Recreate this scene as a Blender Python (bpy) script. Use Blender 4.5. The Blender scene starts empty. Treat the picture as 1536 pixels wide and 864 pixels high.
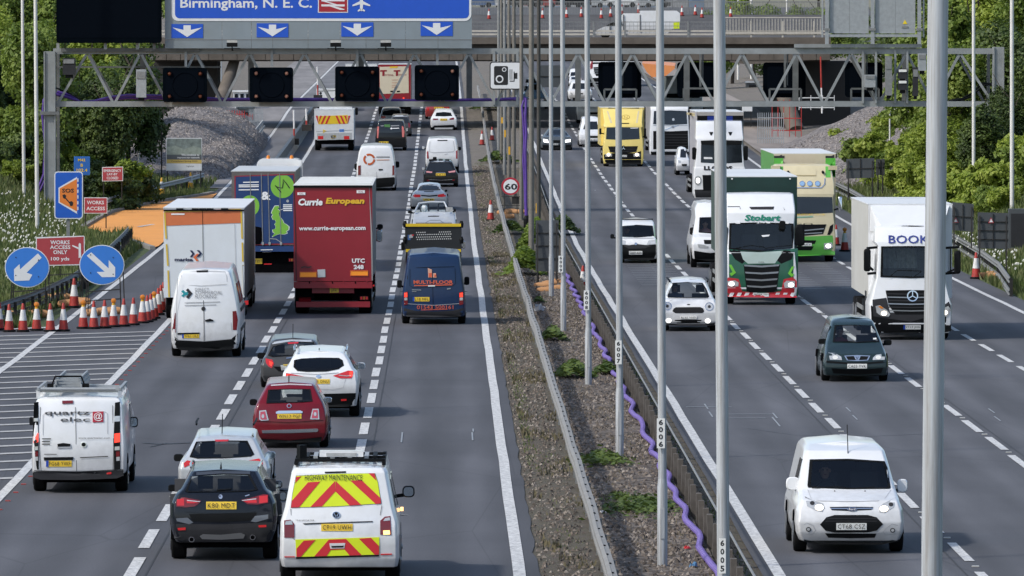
import bpy,bmesh,math,random
from mathutils import Vector,Matrix,Euler
from mathutils.bvhtree import BVHTree
from mathutils.geometry import tessellate_polygon
R=math.radians
scene=bpy.context.scene
COL=scene.collection
rng=random.Random(7)

# ------------------------------------------------------------------ camera
F=11000.0                      # focal length in pixels of a 1536 wide picture
CAM=Vector((0,0,9.0))
pitch=math.atan(382/F)
yaw=math.atan((100/F)/math.sqrt(1+(382/F) ** 2))
camd=bpy.data.cameras.new('camera')
camd.sensor_width=36.0
camd.lens=36.0*F/1536
camd.clip_start=1.0
camd.clip_end=6000
cam=bpy.data.objects.new('camera',camd)
COL.objects.link(cam)
cam.location=CAM
cam.rotation_euler=(math.pi/2-pitch,0,-yaw)
scene.camera=cam
CROT=Euler(cam.rotation_euler).to_matrix()

# ------------------------------------------------------------------ light
SUN_EL,SUN_AZ=R(42),R(-118)   # azimuth measured from +Y clockwise: the sun stands left of and a little behind the camera
world=bpy.data.worlds.new('World')
scene.world=world
world.use_nodes=True
wn=world.node_tree.nodes
sky=wn.new('ShaderNodeTexSky')
sky.sky_type='NISHITA'
sky.sun_disc=False
sky.sun_elevation=SUN_EL
sky.sun_rotation=SUN_AZ
sky.air_density=1.0
sky.dust_density=2.0
wn['Background'].inputs[1].default_value=0.15
world.node_tree.links.new(sky.outputs[0],wn['Background'].inputs[0])
sund=bpy.data.lights.new('sun','SUN')
sund.energy=2.35
sund.angle=R(3)
sund.color=(1.0,0.965,0.91)
sun=bpy.data.objects.new('sun',sund)
COL.objects.link(sun)
sdir=Vector((math.sin(SUN_AZ)*math.cos(SUN_EL),math.cos(SUN_AZ)*math.cos(SUN_EL),math.sin(SUN_EL)))
sun.rotation_euler=sdir.to_track_quat('Z','Y').to_euler()
sun.location=(-60,100,80)
vs=scene.view_settings
vs.view_transform='Standard'
vs.look='None'
vs.exposure=0.37
vs.gamma=1.0

# ------------------------------------------------------------------ projection helpers: picture pixel -> place in the world
def zr(y):
    """height of the carriageways along the road: flat, then a gentle rise"""
    if y<260: return 0.0
    if y<560: return (y-260) ** 2/27500.0
    return 3.27+0.0105*(y-560)
def ray(px,py):
    return CROT @ Vector(((px-768)/F,(432-py)/F,-1.0))
def W(px,py,Y):
    d=ray(px,py)
    return CAM+d*(Y/d.y)
def Gp(px,py,dz=0.0):
    lo,hi=40.0,1400.0
    for _ in range(40):
        m=(lo+hi)/2
        if W(px,py,m).z>zr(m)+dz: lo=m
        else: hi=m
    p=W(px,py,lo)
    return Vector((p.x,p.y,zr(p.y)+dz))
def K(Y): return F/Y

# ------------------------------------------------------------------ materials
MATS={}
def nt(name):
    m=bpy.data.materials.new(name)
    m.use_nodes=True
    n=m.node_tree.nodes
    return m,n,m.node_tree.links,n['Principled BSDF']
def rgb(c): return (c[0],c[1],c[2],1.0)
def paint(name,c,rough=0.35,metal=0.0,coat=0.0,dirt=0.10,scale=2.5,emit=None,es=1.0,bump=0.0,bscale=60,spec=0.5,grime=0):
    """plain coloured surface with uneven grime and roughness"""
    if name in MATS: return MATS[name]
    m,n,l,b=nt(name)
    b.inputs['Metallic'].default_value=metal; b.inputs['Specular IOR Level'].default_value=spec
    b.inputs['Coat Weight'].default_value=coat
    b.inputs['Coat Roughness'].default_value=0.08
    tc=n.new('ShaderNodeTexCoord')
    no=n.new('ShaderNodeTexNoise'); no.inputs['Scale'].default_value=scale; no.inputs['Detail'].default_value=6; no.inputs['Roughness'].default_value=0.65
    l.new(tc.outputs['Object'],no.inputs['Vector'])
    rp=n.new('ShaderNodeValToRGB')
    rp.color_ramp.elements[0].position=0.3; rp.color_ramp.elements[1].position=0.7
    d=1-dirt
    rp.color_ramp.elements[0].color=(c[0]*d,c[1]*d*0.99,c[2]*d*0.96,1)
    rp.color_ramp.elements[1].color=rgb(c)
    l.new(no.outputs['Fac'],rp.inputs[0]); l.new(rp.outputs[0],b.inputs['Base Color'])
    if grime:      # road film thrown up on the lower body
        sz=n.new('ShaderNodeSeparateXYZ'); l.new(tc.outputs['Object'],sz.inputs[0])
        n4=n.new('ShaderNodeTexNoise'); n4.inputs['Scale'].default_value=7; n4.inputs['Detail'].default_value=6; l.new(tc.outputs['Object'],n4.inputs['Vector'])
        ad=n.new('ShaderNodeMath'); ad.operation='MULTIPLY_ADD'; ad.inputs[1].default_value=.9; l.new(n4.outputs['Fac'],ad.inputs[0]); l.new(sz.outputs[2],ad.inputs[2])
        m_=n.new('ShaderNodeMapRange'); m_.inputs[1].default_value=.45; m_.inputs[2].default_value=1.5; m_.inputs[3].default_value=grime; m_.inputs[4].default_value=0; l.new(ad.outputs[0],m_.inputs[0])
        mx=n.new('ShaderNodeMixRGB'); mx.inputs[2].default_value=(.13,.115,.10,1); l.new(m_.outputs[0],mx.inputs[0]); l.new(rp.outputs[0],mx.inputs[1]); l.new(mx.outputs[0],b.inputs['Base Color'])
    mr=n.new('ShaderNodeMapRange'); mr.inputs[3].default_value=max(0.02,rough-0.06); mr.inputs[4].default_value=rough+0.1
    l.new(no.outputs['Fac'],mr.inputs[0]); l.new(mr.outputs[0],b.inputs['Roughness'])
    if emit:
        b.inputs['Emission Color'].default_value=rgb(emit); b.inputs['Emission Strength'].default_value=es
    if bump:
        n2=n.new('ShaderNodeTexNoise'); n2.inputs['Scale'].default_value=bscale
        l.new(tc.outputs['Object'],n2.inputs['Vector'])
        bp=n.new('ShaderNodeBump'); bp.inputs['Strength'].default_value=bump; bp.inputs['Distance'].default_value=0.02
        l.new(n2.outputs['Fac'],bp.inputs['Height']); l.new(bp.outputs[0],b.inputs['Normal'])
    MATS[name]=m
    return m
def car(name,c,**k):
    k.setdefault('grime',.5 if min(c)>.3 else .08); k.setdefault('rough',0.3); k.setdefault('coat',0.7); k.setdefault('dirt',0.09)
    if max(c)<.12: k['coat']=.5; k.setdefault('spec',.1)
    return paint(name,c,**k)
def glass_mat():
    m,n,l,b=nt('window_glass')
    n.remove(b)
    out=n['Material Output']
    tr=n.new('ShaderNodeBsdfTransparent'); tr.inputs[0].default_value=(0.82,0.86,0.85,1)
    gl=n.new('ShaderNodeBsdfGlossy'); gl.inputs[0].default_value=(0.9,0.95,1,1); gl.inputs['Roughness'].default_value=0.03
    fr=n.new('ShaderNodeFresnel'); fr.inputs[0].default_value=1.5
    mx=n.new('ShaderNodeMixShader')
    l.new(fr.outputs[0],mx.inputs[0]); l.new(tr.outputs[0],mx.inputs[1]); l.new(gl.outputs[0],mx.inputs[2])
    l.new(mx.outputs[0],out.inputs[0])
    return m
GLASS=glass_mat()
DARKGLASS=paint('dark_glass',(0.012,0.016,0.02),rough=0.06,coat=0.3,dirt=0.3)
WHITE=car('white_body_paint',(0.74,0.76,0.78))
WHITE2=paint('white_panel',(0.68,0.7,0.71),rough=0.45,dirt=0.14)
BLACKP=paint('black_plastic',(0.006,0.007,0.008),rough=0.6,spec=.15,dirt=0.4)
GREYP=paint('grey_plastic',(0.032,0.033,0.037),rough=0.6,spec=.2,dirt=0.25)
RUBBER=paint('tyre_rubber',(0.008,0.008,0.009),rough=0.85,spec=.15,dirt=0.3)
RIM=paint('alloy_rim',(0.35,0.36,0.37),rough=0.35,metal=0.8)
UNDER=paint('underbody_black',(0.005,0.005,0.006),rough=0.9,spec=0,dirt=0.4)
SEAT=paint('seat_fabric',(0.06,0.062,0.068),rough=0.9)
LINING=paint('cabin_lining',(0.085,0.085,0.085),rough=0.9)
REDL=paint('red_light_lens',(0.42,0.015,0.02),rough=0.15,coat=0.5,emit=(1,0.03,0.02),es=0.10)
REDDK=paint('dark_red_lens',(0.16,0.008,0.012),rough=0.15,coat=0.5)
BRAKE=paint('lit_brake_light',(0.6,0.03,0.02),rough=0.2,emit=(1.0,0.06,0.03),es=0.9)
AMBER=paint('amber_lens',(0.62,0.20,0.02),rough=0.2)
AMBERLIT=paint('lit_amber_indicator',(0.9,0.4,0.05),rough=0.2,emit=(1,0.55,0.2),es=2.2)
LENS=paint('clear_lens',(0.6,0.62,0.63),rough=0.12,coat=0.6,metal=0.3,dirt=0.3,scale=9)
LAMPON=paint('lit_headlamp',(0.9,0.86,0.75),rough=0.1,emit=(1,0.82,0.6),es=1.6)
LAMPWHITE=paint('lit_white_lamp',(0.95,0.95,0.95),rough=0.1,emit=(1,0.98,0.95),es=1.6)
CHROME=paint('chrome',(0.75,0.77,0.8),rough=0.12,metal=1.0,dirt=0.05)
MIRRORG=paint('mirror_glass',(0.45,0.55,0.65),rough=0.04,metal=1.0,dirt=0.02)
YPLATE=paint('yellow_number_plate',(0.78,0.53,0.04),rough=0.35,dirt=0.08)
WPLATE=paint('white_number_plate',(0.75,0.76,0.74),rough=0.35,dirt=0.05)
INK=paint('black_lettering',(0.012,0.012,0.014),rough=0.5)
WINK=paint('white_lettering',(0.8,0.81,0.82),rough=0.45,dirt=0.05)
GALV=paint('galvanised_steel',(0.36,0.385,0.40),rough=0.5,metal=0.25,dirt=0.22,scale=5)
GALVD=paint('weathered_galvanised_steel',(0.25,0.26,0.26),rough=0.6,metal=0.2,dirt=0.35,scale=6)
BRSTEEL=paint('brown_weathered_steel',(0.115,0.10,0.085),rough=0.7,dirt=0.35,scale=4)

# ------------------------------------------------------------------ meshes
class MB:
    def __init__(s): s.v=[]; s.f=[]
    def add(s,vs,fs):
        o=len(s.v); s.v += [tuple(v) for v in vs]; s.f += [tuple(i+o for i in f) for f in fs]; return s
    def box(s,c,d,rz=0.0):
        x,y,z=d[0]/2,d[1]/2,d[2]/2
        p=[(-x,-y,-z),(x,-y,-z),(x,y,-z),(-x,y,-z),(-x,-y,z),(x,-y,z),(x,y,z),(-x,y,z)]
        cs,sn=math.cos(rz),math.sin(rz)
        p=[(c[0]+a*cs-b*sn,c[1]+a*sn+b*cs,c[2]+e) for a,b,e in p]
        return s.add(p,[(0,3,2,1),(4,5,6,7),(0,1,5,4),(1,2,6,5),(2,3,7,6),(3,0,4,7)])
    def bar(s,a,b,w,h=None):
        """rectangular bar from a to b"""
        h=h or w
        a=Vector(a); b=Vector(b); d=(b-a).normalized()
        up=Vector((0,0,1)) if abs(d.z)<0.95 else Vector((0,1,0))
        sx=d.cross(up).normalized()*(w/2); sy=sx.cross(d).normalized()*(h/2)
        p=[q+i*sx+j*sy for q in (a,b) for i,j in ((-1,-1),(1,-1),(1,1),(-1,1))]
        return s.add(p,[(0,1,2,3),(4,7,6,5),(0,4,5,1),(1,5,6,2),(2,6,7,3),(3,7,4,0)])
    def tube(s,pts,r,n=8,r2=None):
        pts=[Vector(p) for p in pts]
        r2=r if r2 is None else r2
        rings=[]
        ref=Vector((0,0,1))
        d0=(pts[-1]-pts[0]).normalized()
        if abs(d0.z)>0.9: ref=Vector((0,1,0))
        vs=[]; m=len(pts)
        for i,p in enumerate(pts):
            d=(pts[min(i+1,m-1)]-pts[max(i-1,0)]).normalized()
            a=d.cross(ref).normalized(); b=a.cross(d).normalized()
            rr=r+(r2-r)*i/max(1,m-1)
            for k in range(n):
                t=2*math.pi*k/n
                vs.append(p+(a*math.cos(t)+b*math.sin(t))*rr)
        fs=[]
        for i in range(m-1):
            for k in range(n):
                fs.append((i*n+k,i*n+(k+1) % n,(i+1)*n+(k+1) % n,(i+1)*n+k))
        fs.append(tuple(range(n))[::-1]); fs.append(tuple(range((m-1)*n,m*n)))
        return s.add(vs,fs)
    def lathe(s,c,prof,n=14,axis='z'):
        vs=[]
        for (r,h) in prof:
            for k in range(n):
                t=2*math.pi*k/n
                a,b=r*math.cos(t),r*math.sin(t)
                if axis == 'z': vs.append((c[0]+a,c[1]+b,c[2]+h))
                elif axis == 'x': vs.append((c[0]+h,c[1]+a,c[2]+b))
                else: vs.append((c[0]+a,c[1]+h,c[2]+b))
        fs=[]
        m=len(prof)
        for i in range(m-1):
            for k in range(n):
                fs.append((i*n+k,i*n+(k+1) % n,(i+1)*n+(k+1) % n,(i+1)*n+k))
        fs.append(tuple(range(n))[::-1]); fs.append(tuple(range((m-1)*n,m*n)))
        return s.add(vs,fs)
    def prism(s,poly,y0,y1):
        """polygon in x,z extruded along y"""
        n=len(poly)
        vs=[(x,y0,z) for x,z in poly]+[(x,y1,z) for x,z in poly]
        fs=[tuple(range(n))[::-1],tuple(range(n,2*n))]+[(i,(i+1) % n,n+(i+1) % n,n+i) for i in range(n)]
        return s.add(vs,fs)
    def mesh(s,name,fix=True):
        me=bpy.data.meshes.new(name)
        me.from_pydata(s.v,[],s.f)
        if fix:
            bm=bmesh.new(); bm.from_mesh(me)
            bmesh.ops.recalc_face_normals(bm,faces=bm.faces)
            bm.to_mesh(me); bm.free()
        return me
def link(name,me,mat=None,parent=None,smooth=False,kind=None):
    if mat and len(me.materials) == 0: me.materials.append(mat)
    o=bpy.data.objects.new(name,me)
    COL.objects.link(o)
    if parent: o.parent=parent
    if smooth:
        me.shade_smooth()
        try: me.set_sharp_from_angle(angle=R(38))
        except Exception: pass
    if kind: o['kind']=kind
    return o
def obj(name,mb,mat,parent=None,smooth=False,kind=None,fix=True):
    return link(name,mb.mesh(name,fix),mat,parent,smooth,kind)
def tag(o,label,cat,group=None,kind=None):
    o['label']=label; o['category']=cat
    if group: o['group']=group
    if kind: o['kind']=kind
    return o
def thing(name,label,cat,loc=(0,0,0),group=None,rz=0.0):
    o=bpy.data.objects.new(name,None)
    COL.objects.link(o)
    o.location=loc; o.rotation_euler=(0,0,rz); o.empty_display_size=0.3
    return tag(o,label,cat,group)
def kids(o): return [c for c in bpy.data.objects if c.parent == o]
def dup(root,loc,label=None,rz=None,scale=None,tree=None):
    """copy a thing with its parts and sub-parts (tree: cached child lists)"""
    r=root.copy(); COL.objects.link(r); r.location=loc
    if rz is not None: r.rotation_euler=(0,0,rz)
    if scale: r.scale=(scale,scale,scale)
    if label: r['label']=label
    for c,subs in tree:
        k=c.copy(); COL.objects.link(k); k.parent=r
        for g in subs:
            q=g.copy(); COL.objects.link(q); q.parent=k
    return r
def treeof(root): return [(c,kids(c)) for c in kids(root)]

# ------------------------------------------------------------------ lettering
FONTC={}
def textmesh(s,bold=0.0,shear=0.0,space=1.0):
    """verts (0..1 in x and z by its own bounding box) and faces of a line of text"""
    key=(s,bold,shear,space)
    if key in FONTC: return FONTC[key]
    cu=bpy.data.curves.new('t','FONT'); cu.body=s; cu.resolution_u=2; cu.offset=bold; cu.shear=shear; cu.space_character=space
    o=bpy.data.objects.new('t',cu); COL.objects.link(o)
    dg=bpy.context.evaluated_depsgraph_get()
    me=bpy.data.meshes.new_from_object(o.evaluated_get(dg))
    vs=[v.co.copy() for v in me.vertices]; fs=[tuple(p.vertices) for p in me.polygons]
    bpy.data.objects.remove(o); bpy.data.curves.remove(cu); bpy.data.meshes.remove(me)
    if not vs: return [],[]
    x0=min(v.x for v in vs); x1=max(v.x for v in vs); y0=min(v.y for v in vs); y1=max(v.y for v in vs)
    vs=[((v.x-x0)/max(1e-6,x1-x0),(v.y-y0)/max(1e-6,y1-y0)) for v in vs]
    FONTC[key]=(vs,fs)
    return vs,fs
def flat_text(name,s,x0,x1,z0,z1,y,mat,parent,bold=0.0,shear=0.0,thick=0.004):
    vs,fs=textmesh(s,bold,shear)
    mb=MB()
    mb.add([(x0+a*(x1-x0),y,z0+b*(z1-z0)) for a,b in vs],fs)
    o=obj(name,mb,mat,parent,fix=False)
    return o

def grid_poly(poly,step):
    """polygon (list of 2D points) cut by a grid: returns verts2d, faces"""
    bm=bmesh.new()
    vs=[bm.verts.new((x,y,0)) for x,y in poly]
    for t_ in tessellate_polygon([[Vector((x,y,0)) for x,y in poly]]):
        try: bm.faces.new([vs[i] for i in t_])
        except Exception: pass
    if not bm.faces: bm.free(); return [],[]
    if step:
        xs=[p[0] for p in poly]; ys=[p[1] for p in poly]
        for ax,lo,hi in ((0,min(xs),max(xs)),(1,min(ys),max(ys))):
            n=min(14,int((hi-lo)/step))
            for i in range(1,n+1):
                t=lo+(hi-lo)*i/(n+1)
                co=(t,0,0) if ax == 0 else (0,t,0); no=(1,0,0) if ax == 0 else (0,1,0)
                bmesh.ops.bisect_plane(bm,geom=bm.verts[:]+bm.edges[:]+bm.faces[:],plane_co=co,plane_no=no)
    bm.verts.index_update()
    V=[(v.co.x,v.co.y) for v in bm.verts]; Fc=[tuple(v.index for v in f.verts) for f in bm.faces]
    bm.free()
    return V,Fc
def ell(cx,cy,rx,ry=None,n=20):
    ry=ry or rx
    return [(cx+rx*math.cos(2*math.pi*i/n),cy+ry*math.sin(2*math.pi*i/n)) for i in range(n)]
def rrect(x0,y0,x1,y1,r,n=3):
    p=[]
    for cx,cy,a0 in ((x1-r,y0+r,-90),(x1-r,y1-r,0),(x0+r,y1-r,90),(x0+r,y0+r,180)):
        for i in range(n+1):
            a=R(a0+90*i/n); p.append((cx+r*math.cos(a),cy+r*math.sin(a)))
    return p

# ------------------------------------------------------------------ vehicles
class Veh:
    """A vehicle described from the side that faces the camera: y = 0 is that end, y grows away from it."""
    def __init__(s,name,label,cat,crop,gx,gy,dyc=0.8,group=None):
        s.c=crop
        px,py=s.P(gx,gy)
        g=Gp(px,py)
        s.Y0=g.y-dyc
        s.loc=Vector((g.x*(s.Y0/g.y),s.Y0,zr(g.y)))
        s.root=thing(name,label,cat,s.loc,group)
        s.bvh=[]
        s.k=K(s.Y0)
        s.zoom=s.k*crop[2]         # zoomed pixels per metre
    def P(s,zx,zy): return s.c[0]+zx/s.c[2],s.c[1]+zy/s.c[2]
    def L(s,zx,zy,dy=0.0):
        px,py=s.P(zx,zy)
        return W(px,py,s.Y0+dy)-s.loc
    def target(s,me):
        bm=bmesh.new(); bm.from_mesh(me)
        s.bvh.append(BVHTree.FromBMesh(bm)); bm.free()
    def hit(s,zx,zy,off,default):
        px,py=s.P(zx,zy)
        d=ray(px,py).normalized()
        o=CAM-s.loc
        best=None
        for b in s.bvh:
            h=b.ray_cast(o,d)
            if h[0] is not None and (best is None or h[3]<best): best=h[3]
        if best is None: return None
        return o+d*(best-off)
    def proj(s,pts,off):
        out=[s.hit(x,y,off,None) for x,y in pts]
        ys=[p.y for p in out if p is not None]
        dy=sum(ys)/len(ys) if ys else 0.0
        return [p if p is not None else s.L(q[0],q[1],dy) for p,q in zip(out,pts)]
    def patch(s,name,poly,mat,lay=1,parent=None,step=0.12,label=None,flat=False):
        V,Fc=grid_poly(poly,None if flat else step*s.zoom)
        if not V: return None
        pts=s.proj(V,0.0055*lay)
        mb=MB().add(pts,Fc)
        me=mb.mesh(name,False)
        # face the viewer, then give the piece a thin edge
        bm=bmesh.new(); bm.from_mesh(me)
        for f in bm.faces:
            if f.normal.y>0: f.normal_flip()
        be=[e for e in bm.edges if e.is_boundary]
        r=bmesh.ops.extrude_edge_only(bm,edges=be)
        for v in [g for g in r['geom'] if isinstance(g,bmesh.types.BMVert)]: v.co.y += 0.0055*lay+0.012
        bm.to_mesh(me); bm.free()
        o=link(name,me,mat,parent or s.root,smooth=True)
        if label: o['label']=label
        return o
    def text(s,t,x0,y0,x1,y1,mat,lay=3,parent=None,bold=0.0,shear=0.0,name='lettering',y1r=None,space=1.0):
        """box in zoomed pixels; y1r shifts the right end down for slanted writing"""
        vs,fs=textmesh(t,bold,shear,space)
        if not vs: return
        sk=y1r or 0.0
        pts=s.proj([(x0+a*(x1-x0),y1-b*(y1-y0)+sk*a) for a,b in vs],0.0055*lay+0.004)
        return link(name,MB().add(pts,fs).mesh(name,False),mat,parent or s.root)
    def plate(s,t,x0,y0,x1,y1,front=False,lay=2,blue=False):
        p=s.patch('number_plate',[(x0,y0),(x1,y0),(x1,y1),(x0,y1)],WPLATE if front else YPLATE,lay)
        w=x1-x0; h=y1-y0
        l=0.05
        if blue:
            s.patch('blue_band',[(x0,y0),(x0+w*0.1,y0),(x0+w*0.1,y1),(x0,y1)],paint('plate_blue',(0.01,0.06,0.4)),lay+1,p)
            l=0.13
        s.text(t,x0+w*l,y0+h*0.18,x1-w*0.05,y1-h*0.18,INK,lay+2,p,bold=0.0,space=1.12)
        return p
    def line(s,name,pts,w,mat,lay=2,parent=None):
        """a narrow strip along a polyline in zoomed pixels"""
        n=len(pts); L_,R_=[],[]
        for i,(x,y) in enumerate(pts):
            a=pts[max(0,i-1)]; b=pts[min(n-1,i+1)]
            dx,dy=b[0]-a[0],b[1]-a[1]; m=math.hypot(dx,dy) or 1
            L_.append((x-dy/m*w/2,y+dx/m*w/2)); R_.append((x+dy/m*w/2,y-dx/m*w/2))
        q=s.proj(L_+R_,0.0055*lay)
        return link(name,MB().add(q,[(i,i+1,n+i+1,n+i) for i in range(n-1)]).mesh(name,False),mat,parent or s.root)
    def body(s,levels,L,mat,name='body',full=0.045,r=0.10,crown=0.03,bevel=0.05,nose=None,belt=2,cuts=(),under=True,seg=3,side=None):
        """levels: (zy, zx_left, zx_right, dy) from sill to roof, as seen at the near end"""
        st0=[]
        cx=None
        for (zy,xl,xr,dy) in levels:
            a=s.L(xl,zy,dy); b=s.L(xr,zy,dy)
            st0.append(((b.x-a.x)/2,dy,(a.z+b.z)/2,(a.x+b.x)/2))
        wmax = max(st0,key=lambda q: q[0])
        cx=wmax[3]
        s.cx,s.hw=cx,wmax[0]+full
        s.ztop=st0[-1][2]; s.prof=sorted((q[2],q[0]+full) for q in st0)
        if nose and cuts: s.nose=(nose,st0[belt][2])
        st=[[(w,y,z) for w,y,z,_ in st0]]
        st.append([(w+full,y+r,z+(0.0)) for w,y,z,_ in st0])
        if nose:      # roof ends at nose[0],cowl at nose[1],bonnet runs on to L
            zb=st0[belt][2]
            st.append([(w+full,max(nose[0],y+r+0.05),z+(.075 if j >= len(st0)-2 else 0)) for j,(w,y,z,_) in enumerate(st0)])
            st.append([(w+full,nose[1],min(z,zb+0.08+0.01*j)) for j,(w,y,z,_) in enumerate(st0)])
            st.append([(w+full*0.5,L-0.12,min(z,zb-0.12+0.01*j)) for j,(w,y,z,_) in enumerate(st0)])
            st.append([(w-0.08,L,min(z,zb-0.2+0.01*j)) for j,(w,y,z,_) in enumerate(st0)])
        else:
            st.append([(w+full,L-r,z) for w,y,z,_ in st0])
            st.append([(w,L,z) for w,y,z,_ in st0])
        nl=len(levels); m=MB(); vs=[]
        ring=2*nl+1      # left column up,crown,right column down
        for S in st:
            for (w,y,z) in S: vs.append((cx-w,y,z))
            vs.append((cx,S[-1][1]-(0.03 if S is st[0] else 0),S[-1][2]+crown))
            for (w,y,z) in reversed(S): vs.append((cx+w,y,z))
        fs=[]
        ns=len(st)
        for i in range(ns-1):
            for k in range(ring):
                a=i*ring+k; b=i*ring+(k+1) % ring
                fs.append((a,b,b+ring,a+ring))
        for base,rev in ((0,False),((ns-1)*ring,True)):
            for j in range(nl-1):
                q=(base+j,base+j+1,base+ring-2-j,base+ring-1-j)
                fs.append(q if rev else q[::-1])
            q=(base+nl-1,base+nl,base+nl+1)
            fs.append(q if rev else q[::-1])
        me=m.add(vs,fs).mesh(name)
        me.materials.append(mat)
        o=link(name,me,None,s.root)
        if bevel:
            bv=o.modifiers.new('b','BEVEL'); bv.width=bevel; bv.segments=seg; bv.limit_method='ANGLE'; bv.angle_limit=R(17)
        for poly,depth in cuts:
            o=s._cut(o,poly,depth)
        dg=bpy.context.evaluated_depsgraph_get()
        me2=bpy.data.meshes.new_from_object(o.evaluated_get(dg))
        for md in list(o.modifiers): o.modifiers.remove(md)
        if not cuts: s.target(me2)
        else: s.target(s._precut)
        o.data=me2; me2.name=name
        me2.shade_smooth()
        try: me2.set_sharp_from_angle(angle=R(32))
        except Exception: pass
        for c in getattr(s,'_cutters',[]): bpy.data.objects.remove(c)
        s._cutters=[]
        if getattr(s,'nose',None):
            (a,b),zb=s.nose; w=st0[-1][0]; zt=s.ztop-.02
            obj('windscreen',MB().add([(cx-w,a+.06,zt),(cx+w,a+.06,zt),(cx+w*1.1,b+.06,zb+.08),(cx-w*1.1,b+.06,zb+.08)],[(0,1,2,3)]),GLASS,s.root)
        return o
    def sidewin(s,sg,yc,zc,dy,dz):
        """dark pane lying on the side of the body, following its slope"""
        def sx(z):
            p=s.prof
            for (z0,w0),(z1,w1) in zip(p,p[1:]):
                if z <= z1 or (z1,w1) == p[-1]: return w0+(w1-w0)*min(1,max(0,(z-z0)/max(1e-6,z1-z0)))
        vs=[(s.cx+sg*(sx(z)+e),y,z) for e in (.012,-.01) for y,z in ((yc-dy/2,zc-dz/2),(yc+dy/2,zc-dz/2),(yc+dy/2-.06,zc+dz/2),(yc-dy/2+.06,zc+dz/2))]
        obj('side_window',MB().add(vs,[(0,1,2,3),(4,7,6,5),(0,4,5,1),(1,5,6,2),(2,6,7,3),(3,7,4,0)]),DARKGLASS,s.root)
    def _cut(s,o,poly,depth):
        dg=bpy.context.evaluated_depsgraph_get()
        if not getattr(s,'_cutters',[]):
            s._precut=bpy.data.meshes.new_from_object(o.evaluated_get(dg))
            s._cutters=[]
        n=len(poly)
        cxp=sum(p[0] for p in poly)/n; cyp=sum(p[1] for p in poly)/n
        q=[(cxp+(x-cxp)*0.94,cyp+(y-cyp)*0.92) for x,y in poly]
        bm=bmesh.new(); bm.from_mesh(s._precut); t=BVHTree.FromBMesh(bm); bm.free()
        sv,s.bvh=s.bvh,[t]
        h=s.proj(q,0.0); s.bvh=sv
        y0=min(p.y for p in h)-0.4; y1=sum(p.y for p in h)/n+depth
        vs=[]
        for (x,y) in q: vs.append(s.L(x,y,y0))
        for (x,y) in q: vs.append(s.L(x,y,y1))
        fs=[tuple(range(n))[::-1],tuple(range(n,2*n))]+[(i,(i+1) % n,n+(i+1) % n,n+i) for i in range(n)]
        c=link('cutter',MB().add(vs,fs).mesh('cutter'),LINING,s.root)
        s._cutters.append(c)
        b=o.modifiers.new('c','BOOLEAN'); b.operation='DIFFERENCE'; b.object=c; b.solver='EXACT'
        try: b.material_mode='TRANSFER'
        except Exception: pass
        c.hide_render=True
        return o
    def glass(s,name,poly,lay=1,seal=True,dark=False):
        if seal:
            n=len(poly); cx=sum(p[0] for p in poly)/n; cy=sum(p[1] for p in poly)/n
        g=s.patch(name,poly,DARKGLASS if dark else GLASS,lay+1)
        if seal and not dark:
            q=[(cx+(x-cx)*0.93,cy+(y-cy)*0.90) for x,y in poly]
            V=list(poly)+q
            pts=s.proj(V,0.0055*(lay+2))
            fs=[(i,(i+1) % n,n+(i+1) % n,n+i) for i in range(n)]
            link('window_seal',MB().add(pts,fs).mesh('window_seal',False),BLACKP,g)
        return g
    def wheel(s,x,y,r=0.33,w=0.22,parts=True,rim=None):
        t=obj('wheel',MB().lathe((x,y,r),[(r*0.6,-w/2),(r*0.93,-w/2),(r,-w/2+0.03),(r,w/2-0.03),(r*0.93,w/2),(r*0.6,w/2)],20,'x'),RUBBER,s.root,smooth=True)
        if parts:
            sg=1 if x>s.cx else -1
            obj('rim',MB().lathe((x+sg*w/2,y,r),[(r*0.62,-0.02),(r*0.62,0.015),(r*0.45,0.0),(r*0.16,0.0),(r*0.12,0.03)],14,'x'),rim or RIM,t,smooth=True)
            ar=r*1.17      # dark wheel arch behind the wheel
        return t
    def wheels(s,ys,r=0.33,w=0.22,inset=0.0,rim=None):
        for y in ys:
            for sg in (-1,1):
                s.wheel(s.cx+sg*(s.hw-w/2-inset),y,r,w,rim=rim)
        # wheel arches: dark half discs lying just proud of the sides
        for y in ys:
            for sg in (-1,1):
                x=s.cx+sg*(s.hw+0.004)
                pts=[(x,y+(r+0.07)*math.cos(a),r+(r+0.07)*math.sin(a)) for a in [math.pi*i/10 for i in range(11)]]
                pts += [(x-sg*0.3,p[1],p[2]) for p in pts]
                n=11
                fs=[tuple(range(n)),tuple(range(n,2*n))[::-1]]+[(i,i+1,n+i+1,n+i) for i in range(n-1)]+[(n-1,0,n,2*n-1)]
                obj('wheel_arch',MB().add(pts,fs),UNDER,s.root)
    def underbody(s,y0,y1,z0=0.2,z1=0.5,inset=0.12,mat=None):
        obj('underbody',MB().box((s.cx,(y0+y1)/2,(z0+z1)/2),(2*(s.hw-inset),y1-y0,z1-z0)),mat or UNDER,s.root)
    def mirror(s,x0,y0,x1,y1,dy,mat=None,glass=False,arm=True,depth=0.12):
        a=s.L(x0,y1,dy); b=s.L(x1,y0,dy)
        cx,cz,w,h=(a.x+b.x)/2,(a.z+b.z)/2,abs(b.x-a.x),abs(b.z-a.z)
        me=MB().add([(cx+p[0]-0,dy,cz+p[1]) for p in rrect(-w/2,-h/2,w/2,h/2,min(w,h)*0.35)] +
                      [(cx+p[0]*0.75,dy+depth,cz+p[1]*0.75) for p in rrect(-w/2,-h/2,w/2,h/2,min(w,h)*0.35)] +
                      [(cx+p[0]*0.85,dy-0.03,cz+p[1]*0.85) for p in rrect(-w/2,-h/2,w/2,h/2,min(w,h)*0.35)],[])
        n=16
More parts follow.
